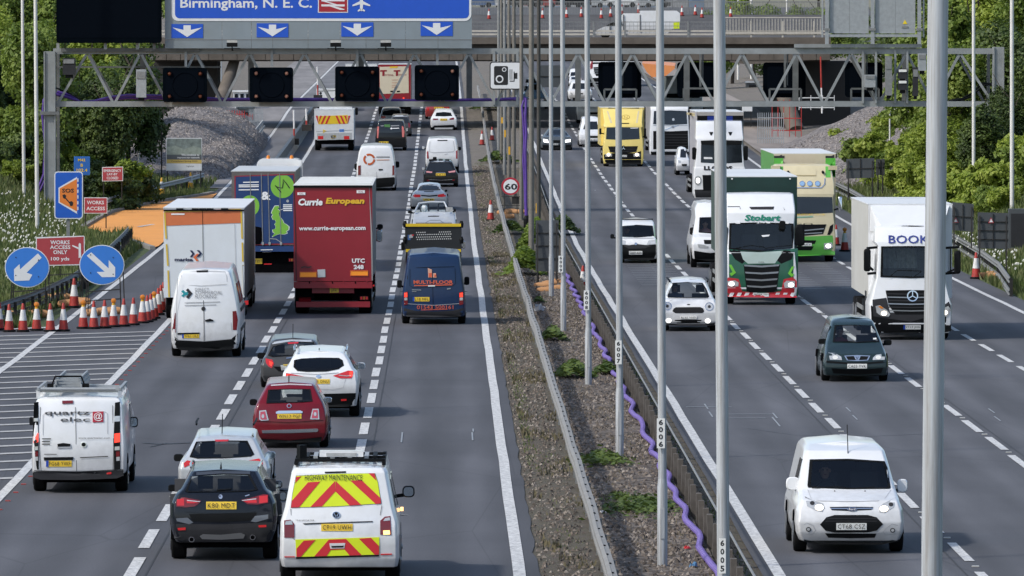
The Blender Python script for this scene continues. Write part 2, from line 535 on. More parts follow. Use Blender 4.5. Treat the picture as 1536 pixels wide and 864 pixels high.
        me.f += [(i,(i+1) % n,n+(i+1) % n,n+i) for i in range(n)]+[(i,(i+1) % n,2*n+(i+1) % n,2*n+i) for i in range(n)]
        me.f += [tuple(range(n,2*n)),tuple(range(2*n,3*n))]
        o=obj('door_mirror',me,mat or BLACKP,s.root,smooth=True)
        if glass:
            obj('mirror_glass',MB().add([(cx+p[0]*0.78,dy-0.036,cz+p[1]*0.78) for p in rrect(-w/2,-h/2,w/2,h/2,min(w,h)*0.35)],[tuple(range(n))]),MIRRORG,o)
        if arm:
            sg=1 if cx>s.cx else -1
            obj('mirror_arm',MB().bar((cx-sg*w*0.3,dy+0.05,cz-h*0.3),(s.cx+sg*(s.hw-0.12),dy+0.1,cz-h*0.45),0.06),BLACKP,o)
        return o
    def box(s,name,x0,x1,y0,y1,z0,z1,mat,parent=None,bev=0.0):
        return obj(name,MB().box(((x0+x1)/2,(y0+y1)/2,(z0+z1)/2),(x1-x0,y1-y0,z1-z0)),mat,parent or s.root)
    def seats(s,y,z=0.75,n=2,w=0.5):
        z=min(z,s.ztop-0.74)
        for i in range(n):
            x=s.cx+(i-(n-1)/2)*0.74
            b=s.box('seat',x-w/2,x+w/2,y,y+0.14,z-0.35,z+0.32,SEAT)
            s.box('headrest',x-0.13,x+0.13,y+0.01,y+0.11,z+0.36,z+0.58,SEAT,b)
# ================================================================== SETTING
def smooth(a,b,x):
    t=min(1,max(0,(x-a)/(b-a))); return t*t*(3-2*t)
from mathutils import noise as MN
def bank(x,y):
    """height of the land above the carriageway plane"""
    h=0.0
    if x<-14.0:
        edge=-15.5-6.0*smooth(380,300,y)
        d=edge-x
        if d>0: h += 4.2*smooth(0,14,d)+0.12*min(d,30)
    if x>19.6:
        edge=20.9+0.0*y
        d=x-edge
        if d>0: h += 5.0*smooth(0,15,d)+0.12*min(d,30)
    if x<-15 or x>20.3: h += 0.12*MN.noise((x*0.4,y*0.25,0))
    k=1-0.92*smooth(445,500,y)
    return h*k
def ground_sheet():
    xs=[-900,-400,-150,-80,-60,-50,-44,-40]+[-36+i*1.0 for i in range(22)]+[-14,-13,-11,-8,-4,0,1.3,2.3,3.5,4.7,5.4,8,12,16,19.4]+[20.4+i*1.0 for i in range(20)]+[42,46,52,60,80,150,400,900]
    ys=[-60,0,60]+[100+5*i for i in range(110)]+[660,680,700,740,800,900,1100,1400,2000,3000,4500]
    vs=[]
    for y in ys:
        for x in xs:
            z=zr(min(y,1400))-0.03+bank(x,y)
            if 1.7<x<5.3: z += 0.05+0.04*MN.noise((x*2,y*0.7,3))
            vs.append((x,y,z))
    n=len(xs)
    fs=[(j*n+i,j*n+i+1,(j+1)*n+i+1,(j+1)*n+i) for j in range(len(ys)-1) for i in range(n-1)]
    return MB().add(vs,fs)
def ground_mat():
    m,n,l,b=nt('ground_earth_and_grass')
    b.inputs['Roughness'].default_value=0.95
    tc=n.new('ShaderNodeTexCoord')
    def noise(sc,det=6,rough=0.6):
        q=n.new('ShaderNodeTexNoise'); q.inputs['Scale'].default_value=sc; q.inputs['Detail'].default_value=det; q.inputs['Roughness'].default_value=rough
        l.new(tc.outputs['Object'],q.inputs['Vector']); return q
    def ramp(src,stops):
        r=n.new('ShaderNodeValToRGB'); r.color_ramp.elements[0].position=stops[0][0]; r.color_ramp.elements[0].color=rgb(stops[0][1])
        r.color_ramp.elements[1].position=stops[-1][0]; r.color_ramp.elements[1].color=rgb(stops[-1][1])
        for p,c in stops[1:-1]: r.color_ramp.elements.new(p).color=rgb(c)
        l.new(src,r.inputs[0]); return r
    gr=ramp(noise(1.3).outputs['Fac'],[(0.3,(0.035,0.05,0.018)),(0.55,(0.07,0.10,0.03)),(0.75,(0.13,0.12,0.07))])
    ea=ramp(noise(2.2,10,0.85).outputs['Fac'],[(0.34,(0.03,0.026,0.022)),(0.46,(0.115,0.094,0.076)),(0.52,(0.07,0.066,0.035)),(0.58,(0.12,0.10,0.08)),(0.7,(0.27,0.23,0.19))])
    sx=n.new('ShaderNodeSeparateXYZ'); l.new(tc.outputs['Object'],sx.inputs[0])
    ab=n.new('ShaderNodeMath'); ab.operation='ABSOLUTE'
    of=n.new('ShaderNodeMath'); of.operation='SUBTRACT'; of.inputs[1].default_value=3.4
    l.new(sx.outputs[0],of.inputs[0]); l.new(of.outputs[0],ab.inputs[0])
    lt=n.new('ShaderNodeMath'); lt.operation='LESS_THAN'; lt.inputs[1].default_value=4.0
    l.new(ab.outputs[0],lt.inputs[0])
    mx=n.new('ShaderNodeMixRGB'); l.new(lt.outputs[0],mx.inputs[0]); l.new(gr.outputs[0],mx.inputs[1]); l.new(ea.outputs[0],mx.inputs[2])
    du=ramp(noise(0.8,9,0.8).outputs['Fac'],[(0.3,(0.08,0.07,0.06)),(0.5,(0.17,0.15,0.13)),(0.66,(0.10,0.10,0.06)),(0.8,(0.24,0.21,0.18))])
    fy=n.new('ShaderNodeMath'); fy.operation='GREATER_THAN'; fy.inputs[1].default_value=432; l.new(sx.outputs[1],fy.inputs[0])
    m2=n.new('ShaderNodeMixRGB'); l.new(fy.outputs[0],m2.inputs[0]); l.new(mx.outputs[0],m2.inputs[1]); l.new(du.outputs[0],m2.inputs[2])
    l.new(m2.outputs[0],b.inputs['Base Color'])
    bp=n.new('ShaderNodeBump'); bp.inputs['Strength'].default_value=0.8; bp.inputs['Distance'].default_value=0.08
    l.new(noise(7,8,0.8).outputs['Fac'],bp.inputs['Height']); l.new(bp.outputs[0],b.inputs['Normal'])
    return m
obj('ground',ground_sheet(),ground_mat(),kind='structure',smooth=True)

def asphalt(name,base=(0.062,0.063,0.068),tracks=(),tint=0.0):
    m,n,l,b=nt(name)
    tc=n.new('ShaderNodeTexCoord')
    mp=n.new('ShaderNodeMapping'); mp.inputs['Scale'].default_value=(1.0,0.06,1.0)
    l.new(tc.outputs['Object'],mp.inputs[0])
    n1=n.new('ShaderNodeTexNoise'); n1.inputs['Scale'].default_value=0.9; n1.inputs['Detail'].default_value=7; l.new(mp.outputs[0],n1.inputs[0])
    n2=n.new('ShaderNodeTexNoise'); n2.inputs['Scale'].default_value=26; n2.inputs['Detail'].default_value=3; l.new(tc.outputs['Object'],n2.inputs[0])
    n3=n.new('ShaderNodeTexNoise'); n3.inputs['Scale'].default_value=0.16; n3.inputs['Detail'].default_value=3; l.new(tc.outputs['Object'],n3.inputs[0])
    r=n.new('ShaderNodeValToRGB')
    r.color_ramp.elements[0].position=0.32; r.color_ramp.elements[1].position=0.72
    r.color_ramp.elements[0].color=rgb([c*0.80 for c in base]); r.color_ramp.elements[1].color=rgb([c*1.2 for c in base])
    l.new(n1.outputs['Fac'],r.inputs[0])
    # worn wheel paths: lighter, smoother bands of polished stone along each lane
    sx=n.new('ShaderNodeSeparateXYZ'); l.new(tc.outputs['Object'],sx.inputs[0])
    acc=None
    for c in tracks:
        a=n.new('ShaderNodeMath'); a.operation='SUBTRACT'; a.inputs[1].default_value=c; l.new(sx.outputs[0],a.inputs[0])
        q=n.new('ShaderNodeMath'); q.operation='ABSOLUTE'; l.new(a.outputs[0],q.inputs[0])
        mr=n.new('ShaderNodeMapRange'); mr.interpolation_type='SMOOTHSTEP'; mr.inputs[1].default_value=0.55; mr.inputs[2].default_value=0.0
        l.new(q.outputs[0],mr.inputs[0])
        if acc is None: acc=mr.outputs[0]
        else:
            s_=n.new('ShaderNodeMath'); s_.operation='MAXIMUM'; l.new(acc,s_.inputs[0]); l.new(mr.outputs[0],s_.inputs[1]); acc=s_.outputs[0]
    col=r.outputs[0]
    def mul(a,fac,lo,hi):
        k=n.new('ShaderNodeMapRange'); k.inputs[3].default_value=lo; k.inputs[4].default_value=hi; l.new(fac,k.inputs[0])
        v=n.new('ShaderNodeVectorMath'); v.operation='SCALE'; l.new(a,v.inputs[0]); l.new(k.outputs[0],v.inputs['Scale']); return v.outputs[0]
    if acc is not None: col=mul(col,acc,0.88,1.14)
    col=mul(col,n2.outputs['Fac'],0.7,1.3)
    col=mul(col,n3.outputs['Fac'],0.72,1.28)
    vo=n.new('ShaderNodeTexVoronoi'); vo.feature='DISTANCE_TO_EDGE'; vo.inputs['Scale'].default_value=1.0
    m3=n.new('ShaderNodeMapping'); m3.inputs['Scale'].default_value=(0.29,0.045,1.0); l.new(tc.outputs['Object'],m3.inputs[0]); l.new(m3.outputs[0],vo.inputs[0])
    cr=n.new('ShaderNodeMapRange'); cr.inputs[1].default_value=0.0; cr.inputs[2].default_value=0.006; cr.inputs[3].default_value=.78; cr.inputs[4].default_value=1.0; l.new(vo.outputs['Distance'],cr.inputs[0])
    vv=n.new('ShaderNodeVectorMath'); vv.operation='SCALE'; l.new(col,vv.inputs[0]); l.new(cr.outputs[0],vv.inputs['Scale']); col=vv.outputs[0]
    l.new(col,b.inputs['Base Color'])
    b.inputs['Roughness'].default_value=0.82
    b.inputs['Specular IOR Level'].default_value=0.35
    bp=n.new('ShaderNodeBump'); bp.inputs['Strength'].default_value=0.35; bp.inputs['Distance'].default_value=0.01
    l.new(n2.outputs['Fac'],bp.inputs['Height']); l.new(bp.outputs[0],b.inputs['Normal'])
    return m
YS=[0]+[40+6*i for i in range(115)]+[760,850,1000,1200,1400]
def strip(x0,x1,dz=0.0,y0=0,y1=1400,xf=None):
    ys=[y for y in YS if y0<y<y1]; ys=[y0]+ys+[y1]
    vs=[]
    for y in ys:
        a,b=(x0,x1) if xf is None else xf(y)
        z=zr(y)+dz
        vs += [(a,y,z),(b,y,z)]
    return MB().add(vs,[(2*i,2*i+1,2*i+3,2*i+2) for i in range(len(ys)-1)])
def soft(x,s,amp):
    return lambda y: x + amp * MN.noise((y * 0.35,s,0)) + amp * 0.5 * MN.noise((y * 1.3,s,5))
def leftroad():
    e1=soft(1.56,1,0.08)
    ys=[0]+[40+1.5*i for i in range(380)]+[620,700,850,1000,1400]
    vs=[]
    for y in ys:
        a=-14.4 if y<223 else (-12.25 if y<262 else -12.2)
        vs += [(a,y,zr(y)),(e1(y),y,zr(y))]
    return MB().add(vs,[(2*i,2*i+1,2*i+3,2*i+2) for i in range(len(ys)-1)])
A_L=asphalt('asphalt_left',(0.077,0.079,0.088),tracks=(-7.7,-6.1,-4.4,-2.7,-1.0,0.6))
A_R=asphalt('asphalt_right',(0.083,0.085,0.094),tracks=(6.4,8.0,9.7,11.3,12.9,14.6,16.2,17.8))
obj('road_left_carriageway',leftroad(),A_L,kind='structure')
e2=soft(5.28,4,0.05)
obj('road_right_carriageway',strip(0,0,0,xf=lambda y: (e2(y) + (0.25 if y > 420 else 0),19.5)),A_R,kind='structure')

# ---- painted markings (thin sheets 6 mm above the asphalt; worn paint)
def markmat():
    m,n,l,b=nt('road_marking_paint')
    tc=n.new('ShaderNodeTexCoord'); q=n.new('ShaderNodeTexNoise'); q.inputs['Scale'].default_value=9; q.inputs['Detail'].default_value=8; q.inputs['Roughness'].default_value=0.8
    l.new(tc.outputs['Object'],q.inputs[0])
    r=n.new('ShaderNodeValToRGB'); r.color_ramp.elements[0].position=0.38; r.color_ramp.elements[1].position=0.56
    r.color_ramp.elements[0].color=(0.22,0.22,0.22,1); r.color_ramp.elements[1].color=(0.66,0.66,0.64,1)
    l.new(q.outputs['Fac'],r.inputs[0]); l.new(r.outputs[0],b.inputs['Base Color']); b.inputs['Roughness'].default_value=0.6
    return m
MARK=markmat()
def solid(x,w=0.2,y0=40,y1=900,f=None):
    wob=soft(0,x,0.03)
    return obj('road_marking',strip(0,0,0.012,y0,y1,xf=lambda y: (x - w / 2 + wob(y) + (f(y) if f else 0),x + w / 2 + wob(y) + (f(y) if f else 0))),MARK,kind='structure')
solid(1.22,0.21); solid(-8.65,0.2); solid(-11.85,0.2)
solid(5.55,0.2,f=lambda y: 0.25 * smooth(300,420,y)); solid(18.62,0.18)
DASH={}
def dashes(x,phase,period,ln,w=0.2,y0=60,y1=620):
    k0=int((y0-phase)/period); k=k0
    while phase+k*period<y1:
        a=phase+k*period; z0,z1=zr(a),zr(a+ln)
        j=rng.uniform(-0.02,0.02)
        key=rng.randrange(6)
        if (key,ln,w) not in DASH:
            jit=[rng.uniform(-0.03,0.03) for _ in range(4)]
            DASH[(key,ln,w)]=MB().add([(-w/2,jit[0],0),(w/2,jit[1],0),(w/2+jit[2]*0.3,ln+jit[3],0),(-w/2,ln+jit[2],0)],[(0,1,2,3)]).mesh('road_marking')
            DASH[(key,ln,w)].materials.append(MARK)
        o=bpy.data.objects.new('road_marking',DASH[(key,ln,w)]); COL.objects.link(o)
        o.location=(x+j,a,z0+0.012); o.rotation_euler=(math.atan((z1-z0)/ln),0,0); o['kind']='structure'
        k += 1
dashes(-1.83,171.3,6.95,4.9,0.2); dashes(-5.26,135.1,7.1,4.8,0.2)
dashes(8.92,138.7,7.0,4.5,0.17); dashes(12.07,172.2,7.05,5.0,0.17); dashes(15.47,214.3,7.0,4.6,0.16)
# transverse hatching of the closed lane
mb=MB(); y=148.0
while y<223:
    t=0.55
    mb.add([(-11.74,y-2.4,0.012),(-8.76,y,0.012),(-8.76,y+t,0.012),(-11.74,y-2.4+t,0.012)],[(0,1,2,3)])
    mb.add([(-14.3,y-4.2,0.012),(-11.96,y-2.5,0.012),(-11.96,y-2.5+t,0.012),(-14.3,y-4.2+t,0.012)],[(0,1,2,3)])
    y += 3.04
obj('hatched_marking',mb,paint('worn_hatch_paint',(.46,.46,.45),rough=.7,dirt=.35,scale=5),kind='structure')
a,b=Gp(0,497),Gp(97,489)
obj('road_marking',MB().add([(-14.4,221.3,0.013),(-11.9,224.3,0.013),(-11.9,225.0,0.013),(-14.4,222.0,0.013)],[(0,1,2,3)]),MARK,kind='structure')
# calibration ladders of fine cross lines in the right carriageway and small survey ticks
mb=MB()
def tick(x0,x1,y,t=0.16): mb.add([(x0,y,zr(y)+0.012),(x1,y,zr(y)+0.012),(x1,y+t,zr(y)+0.012),(x0,y+t,zr(y)+0.012)],[(0,1,2,3)])
for i in range(17):
    y=262+i*1.9
    tick(7.0+0.0*i,8.0,y); tick(7.9+0.0*i,8.7,y+0.9)
for i in range(16):
    y=258+i*1.9
    tick(12.6,13.4,y); tick(14.0,14.8,y+0.8)
def longtick(x,y,l): mb.add([(x-.018,y,zr(y)+0.012),(x+.018,y,zr(y)+0.012),(x+.018,y+l*.8,zr(y)+0.012),(x-.018,y+l*.8,zr(y)+0.012)],[(0,1,2,3)])
for px,py,l in ((602,664,5),(709,661,4),(710,648,1.5),(1062,614,3),(1069,626,3),(1170,640,5),(1166,628,3),(1276,618,2.5),(1286,630,2.5),(1492,620,2.5),(1501,632,2.5),(893,286,8),(846,300,5)):
    g=Gp(px,py); longtick(g.x,g.y,l)
for px,py in ((1060,611),(1120,622),(1110,628)):
    g=Gp(px,py); tick(g.x-0.5,g.x+0.6,g.y,0.12)
obj('survey_marks',mb,paint('faint_marks',(.26,.26,.27),dirt=.3,scale=8),kind='structure')
# joints between the laid strips and a few patch repairs
JO=paint('joint_line',(.035,.035,.037),rough=.7,dirt=.4,scale=3)
for x,w in ((-1.6,.03),(-5.0,.035),(8.65,.03),(12.3,.03)):
    wob=soft(0,x+9,.012); obj('road_joint',strip(0,0,.005,60,560,xf=lambda y: (x + wob(y),x + w + wob(y))),JO,kind='structure')
# dark sealed cracks and tar marks
TAR=paint('tar_seal',(0.018,0.018,0.02),rough=0.5,dirt=0.3)
mb=MB()
def crack(pts,w):
    for (x0,y0),(x1,y1) in zip(pts,pts[1:]):
        a=Gp(x0,y0,0.010); b=Gp(x1,y1,0.010)
        mb.add([(a.x,a.y-w,a.z),(b.x,b.y-w,b.z),(b.x,b.y+w,b.z),(a.x,a.y+w,a.z)],[(0,1,2,3)])
crack([(214,664),(240,666),(262,665),(285,664)],0.10); crack([(225,670),(240,667),(250,664),(254,657)],0.12)
crack([(1120,642),(1190,652),(1280,655),(1400,650)],0.03)
obj('sealed_cracks',mb,TAR,kind='structure')
# small reflective studs beside the left solid line
mb=MB(); yy=128.0
while yy<240:
    mb.box((-8.42,yy,0.012),(0.10,0.07,0.02)); yy += 2.6
tag(obj('road_studs',mb,paint('red_stud',(0.4,0.05,0.04),dirt=0.3)),'row of tiny red road studs along the closed lane line','road studs',kind='stuff')
mb=MB()
for X,ph,per in ((12.07,171.2,7.05),(8.92,137.4,7.0)):
    for k in range(-8,20): mb.box((X+0.02,ph+k*per,zr(ph+k*per)+0.015),(0.12,0.1,0.02))
tag(obj('lane_studs',mb,paint('white_stud',(0.5,0.5,0.48),dirt=0.3)),'small cat eye studs in the gaps of the dashed lane lines','road studs',kind='stuff')

# ---- median: gravel, stones, worn grass
def gravel_mat(name,c0,c1,c2,sc=9):
    m,n,l,b=nt(name)
    tc=n.new('ShaderNodeTexCoord')
    v=n.new('ShaderNodeTexVoronoi'); v.inputs['Scale'].default_value=sc
    l.new(tc.outputs['Object'],v.inputs[0])
    r=n.new('ShaderNodeValToRGB'); r.color_ramp.elements[0].color=rgb(c0); r.color_ramp.elements[1].color=rgb(c2); r.color_ramp.elements.new(0.5).color=rgb(c1)
    sp=n.new('ShaderNodeSeparateXYZ'); l.new(v.outputs['Color'],sp.inputs[0]); l.new(sp.outputs[0],r.inputs[0])
    l.new(r.outputs[0],b.inputs['Base Color']); b.inputs['Roughness'].default_value=0.9
    bp=n.new('ShaderNodeBump'); bp.inputs['Strength'].default_value=1.0; bp.inputs['Distance'].default_value=0.06; bp.invert=True
    l.new(v.outputs['Distance'],bp.inputs['Height']); l.new(bp.outputs[0],b.inputs['Normal'])
    return m
GRAVEL=gravel_mat('brown_gravel',(0.032,0.026,0.021),(0.092,0.075,0.06),(0.20,0.168,0.14),7)
def gx(y): return 2.62+0.08*MN.noise((y*0.3,2,2)),4.55
mb=MB(); ys=[100+2*i for i in range(95)]
vs=[]
for y in ys:
    a,b_=gx(y)
    for t in (0,.33,.66,1): vs.append((a+(b_-a)*t,y,zr(y)+0.075+0.05*MN.noise((t*6,y*0.9,1))))
mb.add(vs,[(4*i+j,4*i+j+1,4*i+j+5,4*i+j+4) for i in range(len(ys)-1) for j in range(3)])
obj('median_gravel',mb,GRAVEL,kind='structure')
def stones(n,area,size,seed,lift=0.06):
    r_=random.Random(seed); vs=[]; fs=[]
    for _ in range(n):
        p=area(r_); s_=size*r_.uniform(0.5,1.6)
        q=[(s_,0,0),(-s_*0.3,s_*0.9,0),(-s_*0.6,-s_*0.8,0),(0,0,s_*0.9),(s_*.3,s_*.3,s_*.6)]
        a=r_.uniform(0,6.28); ca,sa=math.cos(a),math.sin(a); o=len(vs)
        vs += [(p[0]+x*ca-y*sa,p[1]+x*sa+y*ca,p[2]+z) for x,y,z in q]
        fs += [(o,o+1,o+4),(o+1,o+3,o+4),(o,o+4,o+3),(o+1,o+2,o+3),(o+2,o,o+3)]
    return MB().add(vs,fs)
def stone_mat(name,stops):
    m,n,l,b=nt(name)
    g=n.new('ShaderNodeNewGeometry'); r=n.new('ShaderNodeValToRGB')
    r.color_ramp.elements[0].color=rgb(stops[0]); r.color_ramp.elements[1].color=rgb(stops[-1])
    for i,c in enumerate(stops[1:-1]): r.color_ramp.elements.new((i+1)/(len(stops)-1)).color=rgb(c)
    l.new(g.outputs['Random Per Island'],r.inputs[0]); l.new(r.outputs[0],b.inputs['Base Color']); b.inputs['Roughness'].default_value=0.85
    return m
STONE=stone_mat('loose_stone',[(0.035,0.029,0.023),(0.095,0.076,0.06),(0.125,0.10,0.08),(0.28,0.245,0.21)])
def med(r_):
    y=105+185*r_.random() ** 1.2; return (r_.uniform(2.75,4.5),y,zr(y)+0.05)
tag(obj('loose_stones',stones(16000,med,0.055,3),STONE),'loose brown stones covering the gravel of the central reserve','stones',kind='stuff')
def med2(r_):
    y=105+330*r_.random(); x=1.6+0.9*r_.random(); return (x,y,zr(y)+(0.035 if x>1.95 else 0))
tag(obj('verge_grit',stones(10000,med2,0.035,4),STONE),'grit and small stones on the worn strip beside the fast lane','stones',kind='stuff')
def med3(r_):
    y=105+330*r_.random(); return (4.75+0.4*r_.random(),y,zr(y)+0.0)
tag(obj('gutter_grit',stones(3000,med3,0.03,5),STONE),'grit along the edge of the opposite carriageway','stones',kind='stuff')

# ---- foliage
def leaf_mat(name,cols,trans=0.3):
    m,n,l,b=nt(name)
    g=n.new('ShaderNodeNewGeometry'); tc=n.new('ShaderNodeTexCoord'); oi=n.new('ShaderNodeObjectInfo')
    no=n.new('ShaderNodeTexNoise'); no.inputs['Scale'].default_value=0.55; no.inputs['Detail'].default_value=3
    l.new(tc.outputs['Object'],no.inputs[0])
    ad=n.new('ShaderNodeMath'); ad.operation='MULTIPLY_ADD'; ad.inputs[1].default_value=0.42; l.new(g.outputs['Random Per Island'],ad.inputs[0]); l.new(no.outputs['Fac'],ad.inputs[2])
    ad2=n.new('ShaderNodeMath'); ad2.operation='MULTIPLY_ADD'; ad2.inputs[1].default_value=0.3; l.new(oi.outputs['Random'],ad2.inputs[0]); l.new(ad.outputs[0],ad2.inputs[2])
    mr=n.new('ShaderNodeMapRange'); mr.inputs[1].default_value=0.35; mr.inputs[2].default_value=1.25; l.new(ad2.outputs[0],mr.inputs[0])
    r=n.new('ShaderNodeValToRGB'); r.color_ramp.elements[0].color=rgb(cols[0]); r.color_ramp.elements[1].color=rgb(cols[-1])
    for i,c in enumerate(cols[1:-1]): r.color_ramp.elements.new((i+1)/(len(cols)-1)).color=rgb(c)
    l.new(mr.outputs[0],r.inputs[0]); l.new(r.outputs[0],b.inputs['Base Color'])
    b.inputs['Roughness'].default_value=0.6
    t=n.new('ShaderNodeBsdfTranslucent'); l.new(r.outputs[0],t.inputs[0])
    mx=n.new('ShaderNodeMixShader'); mx.inputs[0].default_value=trans
    l.new(b.outputs[0],mx.inputs[1]); l.new(t.outputs[0],mx.inputs[2]); l.new(mx.outputs[0],n['Material Output'].inputs[0])
    return m
LEAF=[leaf_mat('leaves_yellow_green',[(0.09,0.14,0.015),(0.22,0.30,0.03),(0.40,0.46,0.09)],.45),
        leaf_mat('leaves_mid_green',[(0.05,0.085,0.012),(0.14,0.21,0.028),(0.28,0.35,0.07)],.4),
        leaf_mat('leaves_dark_green',[(0.022,0.04,0.012),(0.065,0.105,0.02),(0.16,0.22,0.045)])]
GRASSM=leaf_mat('grass_blades',[(0.04,0.06,0.012),(0.08,0.12,0.025),(0.17,0.18,0.07)])
FLOWER=paint('white_flower',(0.75,0.75,0.68),dirt=0.1)
BARK=paint('bark',(0.07,0.055,0.042),rough=0.9,dirt=0.4,scale=6,bump=0.6)
def crown_mesh(name,rx,rz,n,leaf,seed,lobes=9):
    r_=random.Random(seed)
    lb=[]
    for _ in range(lobes):
        a=r_.uniform(0,6.28); q=r_.random() ** 0.5*0.62; h=r_.uniform(-0.62,0.68)
        k=r_.uniform(0.32,0.52)*(1-0.25*max(0,h))
        lb.append((math.cos(a)*q*rx,math.sin(a)*q*rx,h*rz,k*rx,k*rz*0.9))
    vs=[]; fs=[]
    for _ in range(n):
        c=lb[r_.randrange(lobes)]
        d=Vector((r_.gauss(0,1),r_.gauss(0,1),r_.gauss(0,1))).normalized()
        q=r_.random() ** 0.33
        p=Vector((c[0]+d.x*c[3]*q,c[1]+d.y*c[3]*q,c[2]+d.z*c[4]*q))
        p += Vector((MN.noise(p*1.1),MN.noise(p*1.1+Vector((9,0,0))),MN.noise(p*1.1+Vector((0,9,0)))))*0.45
        nn=(d+Vector((r_.gauss(0,.6),r_.gauss(0,.6),r_.gauss(0,.6)+0.5))).normalized()
        u=nn.orthogonal().normalized(); w=nn.cross(u)
        a=r_.uniform(0,6.28); u,w=u*math.cos(a)+w*math.sin(a),w*math.cos(a)-u*math.sin(a)
        s_=leaf*r_.uniform(0.6,1.3); o=len(vs)
        vs += [p-u*s_*.5,p+w*s_*.35,p+u*s_*.5+nn*s_*0.1,p-w*s_*.35]
        fs.append((o,o+1,o+2,o+3))
    me=MB().add(vs,fs).mesh(name,False)
    return me
def trunk_mesh(name,h,r0,seed,rx):
    r_=random.Random(seed); m=MB()
    pts=[(0.12*i*r_.uniform(-1,1),0.12*i*r_.uniform(-1,1),-0.6+(h+0.6)*i/4) for i in range(5)]
    m.tube(pts,r0,8,r0*0.4)
    for k in range(5):
        a=k*1.3+r_.uniform(0,.6); b=Vector(pts[2+k % 3])
        m.tube([b,b+Vector((math.cos(a)*rx*.35,math.sin(a)*rx*.35,h*.16)),b+Vector((math.cos(a)*rx*.65,math.sin(a)*rx*.65,h*.4))],r0*0.4,6,r0*0.1)
    return m.mesh(name)
CROWNS=[crown_mesh('crown',3.2,3.6,15000,0.26,11,19),crown_mesh('crown',2.8,4.2,15000,0.25,12,18),crown_mesh('crown',3.6,3.0,15000,0.27,13,20)]
BUSH=[crown_mesh('foliage',1.7,1.5,5000,0.22,21,11),crown_mesh('foliage',2.0,1.3,5200,0.24,22,12),crown_mesh('foliage',1.3,1.2,4200,0.18,23,9)]
TRK=[trunk_mesh('trunk',6.2,0.16,31,3.0),trunk_mesh('trunk',6.8,0.2,32,2.8),trunk_mesh('trunk',5.6,0.18,33,3.4)]
def mcopy(me,mat):
    c=me.copy(); c.materials.clear(); c.materials.append(mat); return c
CM={(i,j): mcopy(CROWNS[i],LEAF[j]) for i in range(3) for j in range(3)}
BM_={(i,j): mcopy(BUSH[i],LEAF[j]) for i in range(3) for j in range(3)}
for t in TRK: t.materials.append(BARK)
shade=['bright yellow-green','mid green','dark green']
NPLANT=[0]
def put_tree(x,y,s_,ci,mi,label,group,lift=0.0,z=None):
    zz=zr(y)+bank(x,y) if z is None else z
    t=thing('tree',label,'tree',(x,y,zz),group,rng.uniform(0,6.28))
    t.scale=(s_,s_,s_*rng.uniform(0.9,1.15))
    k=bpy.data.objects.new('trunk',TRK[ci]); COL.objects.link(k); k.parent=t
    c=bpy.data.objects.new('crown',CM[(ci,mi)]); COL.objects.link(c); c.parent=t
    c.location=(0,0,(5.2,5.6,4.8)[ci]-0.6+lift)
def put_bush(x,y,s_,ci,mi,label,group,z=None,name='bush'):
    zz=zr(y)+bank(x,y) if z is None else z
    o=bpy.data.objects.new(name,BM_[(ci,mi)]); COL.objects.link(o)
    o.location=(x,y,zz+0.9*s_); o.scale=(s_,s_,s_*rng.uniform(0.85,1.15)); o.rotation_euler=(0,0,rng.uniform(0,6.28))
    tag(o,label,'bush',group)
GL_,GR_='trees crowding the left embankment','trees crowding the right embankment'
BL_,BR_='bushes along the foot of the left embankment','bushes along the foot of the right embankment'
def zone(px):
    for lim,z in ((45,'at the left edge'),(75,'left of the left gantry leg'),(115,'just right of the left gantry leg'),(165,'under the black message sign, left part'),(215,'under the black message sign, right part'),(400,'beside the gravel mound'),
                   (1290,'behind the big sign back'),(1345,'behind the gantry control boxes'),(1390,'left of the thick foreground column'),(1440,'right of the thick foreground column'),(1490,'left of the right gantry leg'),(1530,'right of the right gantry leg')):
        if px<lim: return z
    return 'at the right edge'
RN=['front row','second row','third row','fourth row','fifth row','hindmost row']
def tl(side,row,mi,x,y):
    return f'{shade[mi]} tree {zone(668 + x * F / y)}, {RN[row]}'
def bl(side,i,mi,x,y):
    return f'{shade[mi]} bush {zone(668 + x * F / y)}, {"nearer" if i else "farther"} scrub'
r2=random.Random(5)
# left wood
for row,(y0,off,s0) in enumerate(((372,0,.72),(392,1.2,.85),(415,2.5,1.0),(445,4,1.1),(480,5,1.2))):
    xl=(-40-668)*y0/F; xr_=(192-668)*y0/F if row<3 else (215-668)*y0/F
    x=xl-1
    while x<xr_:
        yy=y0+r2.uniform(-6,6)
        mi=r2.choice((0,1,1,2)) if row else r2.choice((1,2,2))
        put_tree(x,yy,s0*r2.uniform(.85,1.15),r2.randrange(3),mi,tl('left',row,mi,x,yy),GL_+', '+shade[mi])
        x += s0*r2.uniform(2.2,3.2)
for i in range(26):
    px=r2.uniform(-20,205); Y=r2.uniform(356,372)
    mi=r2.choice((1,2,2,0)); x=(px-668)*Y/F
    put_bush(x,Y,r2.uniform(.6,1.0),r2.randrange(3),mi,bl('left',Y<364,mi,x,Y),BL_+', '+shade[mi])
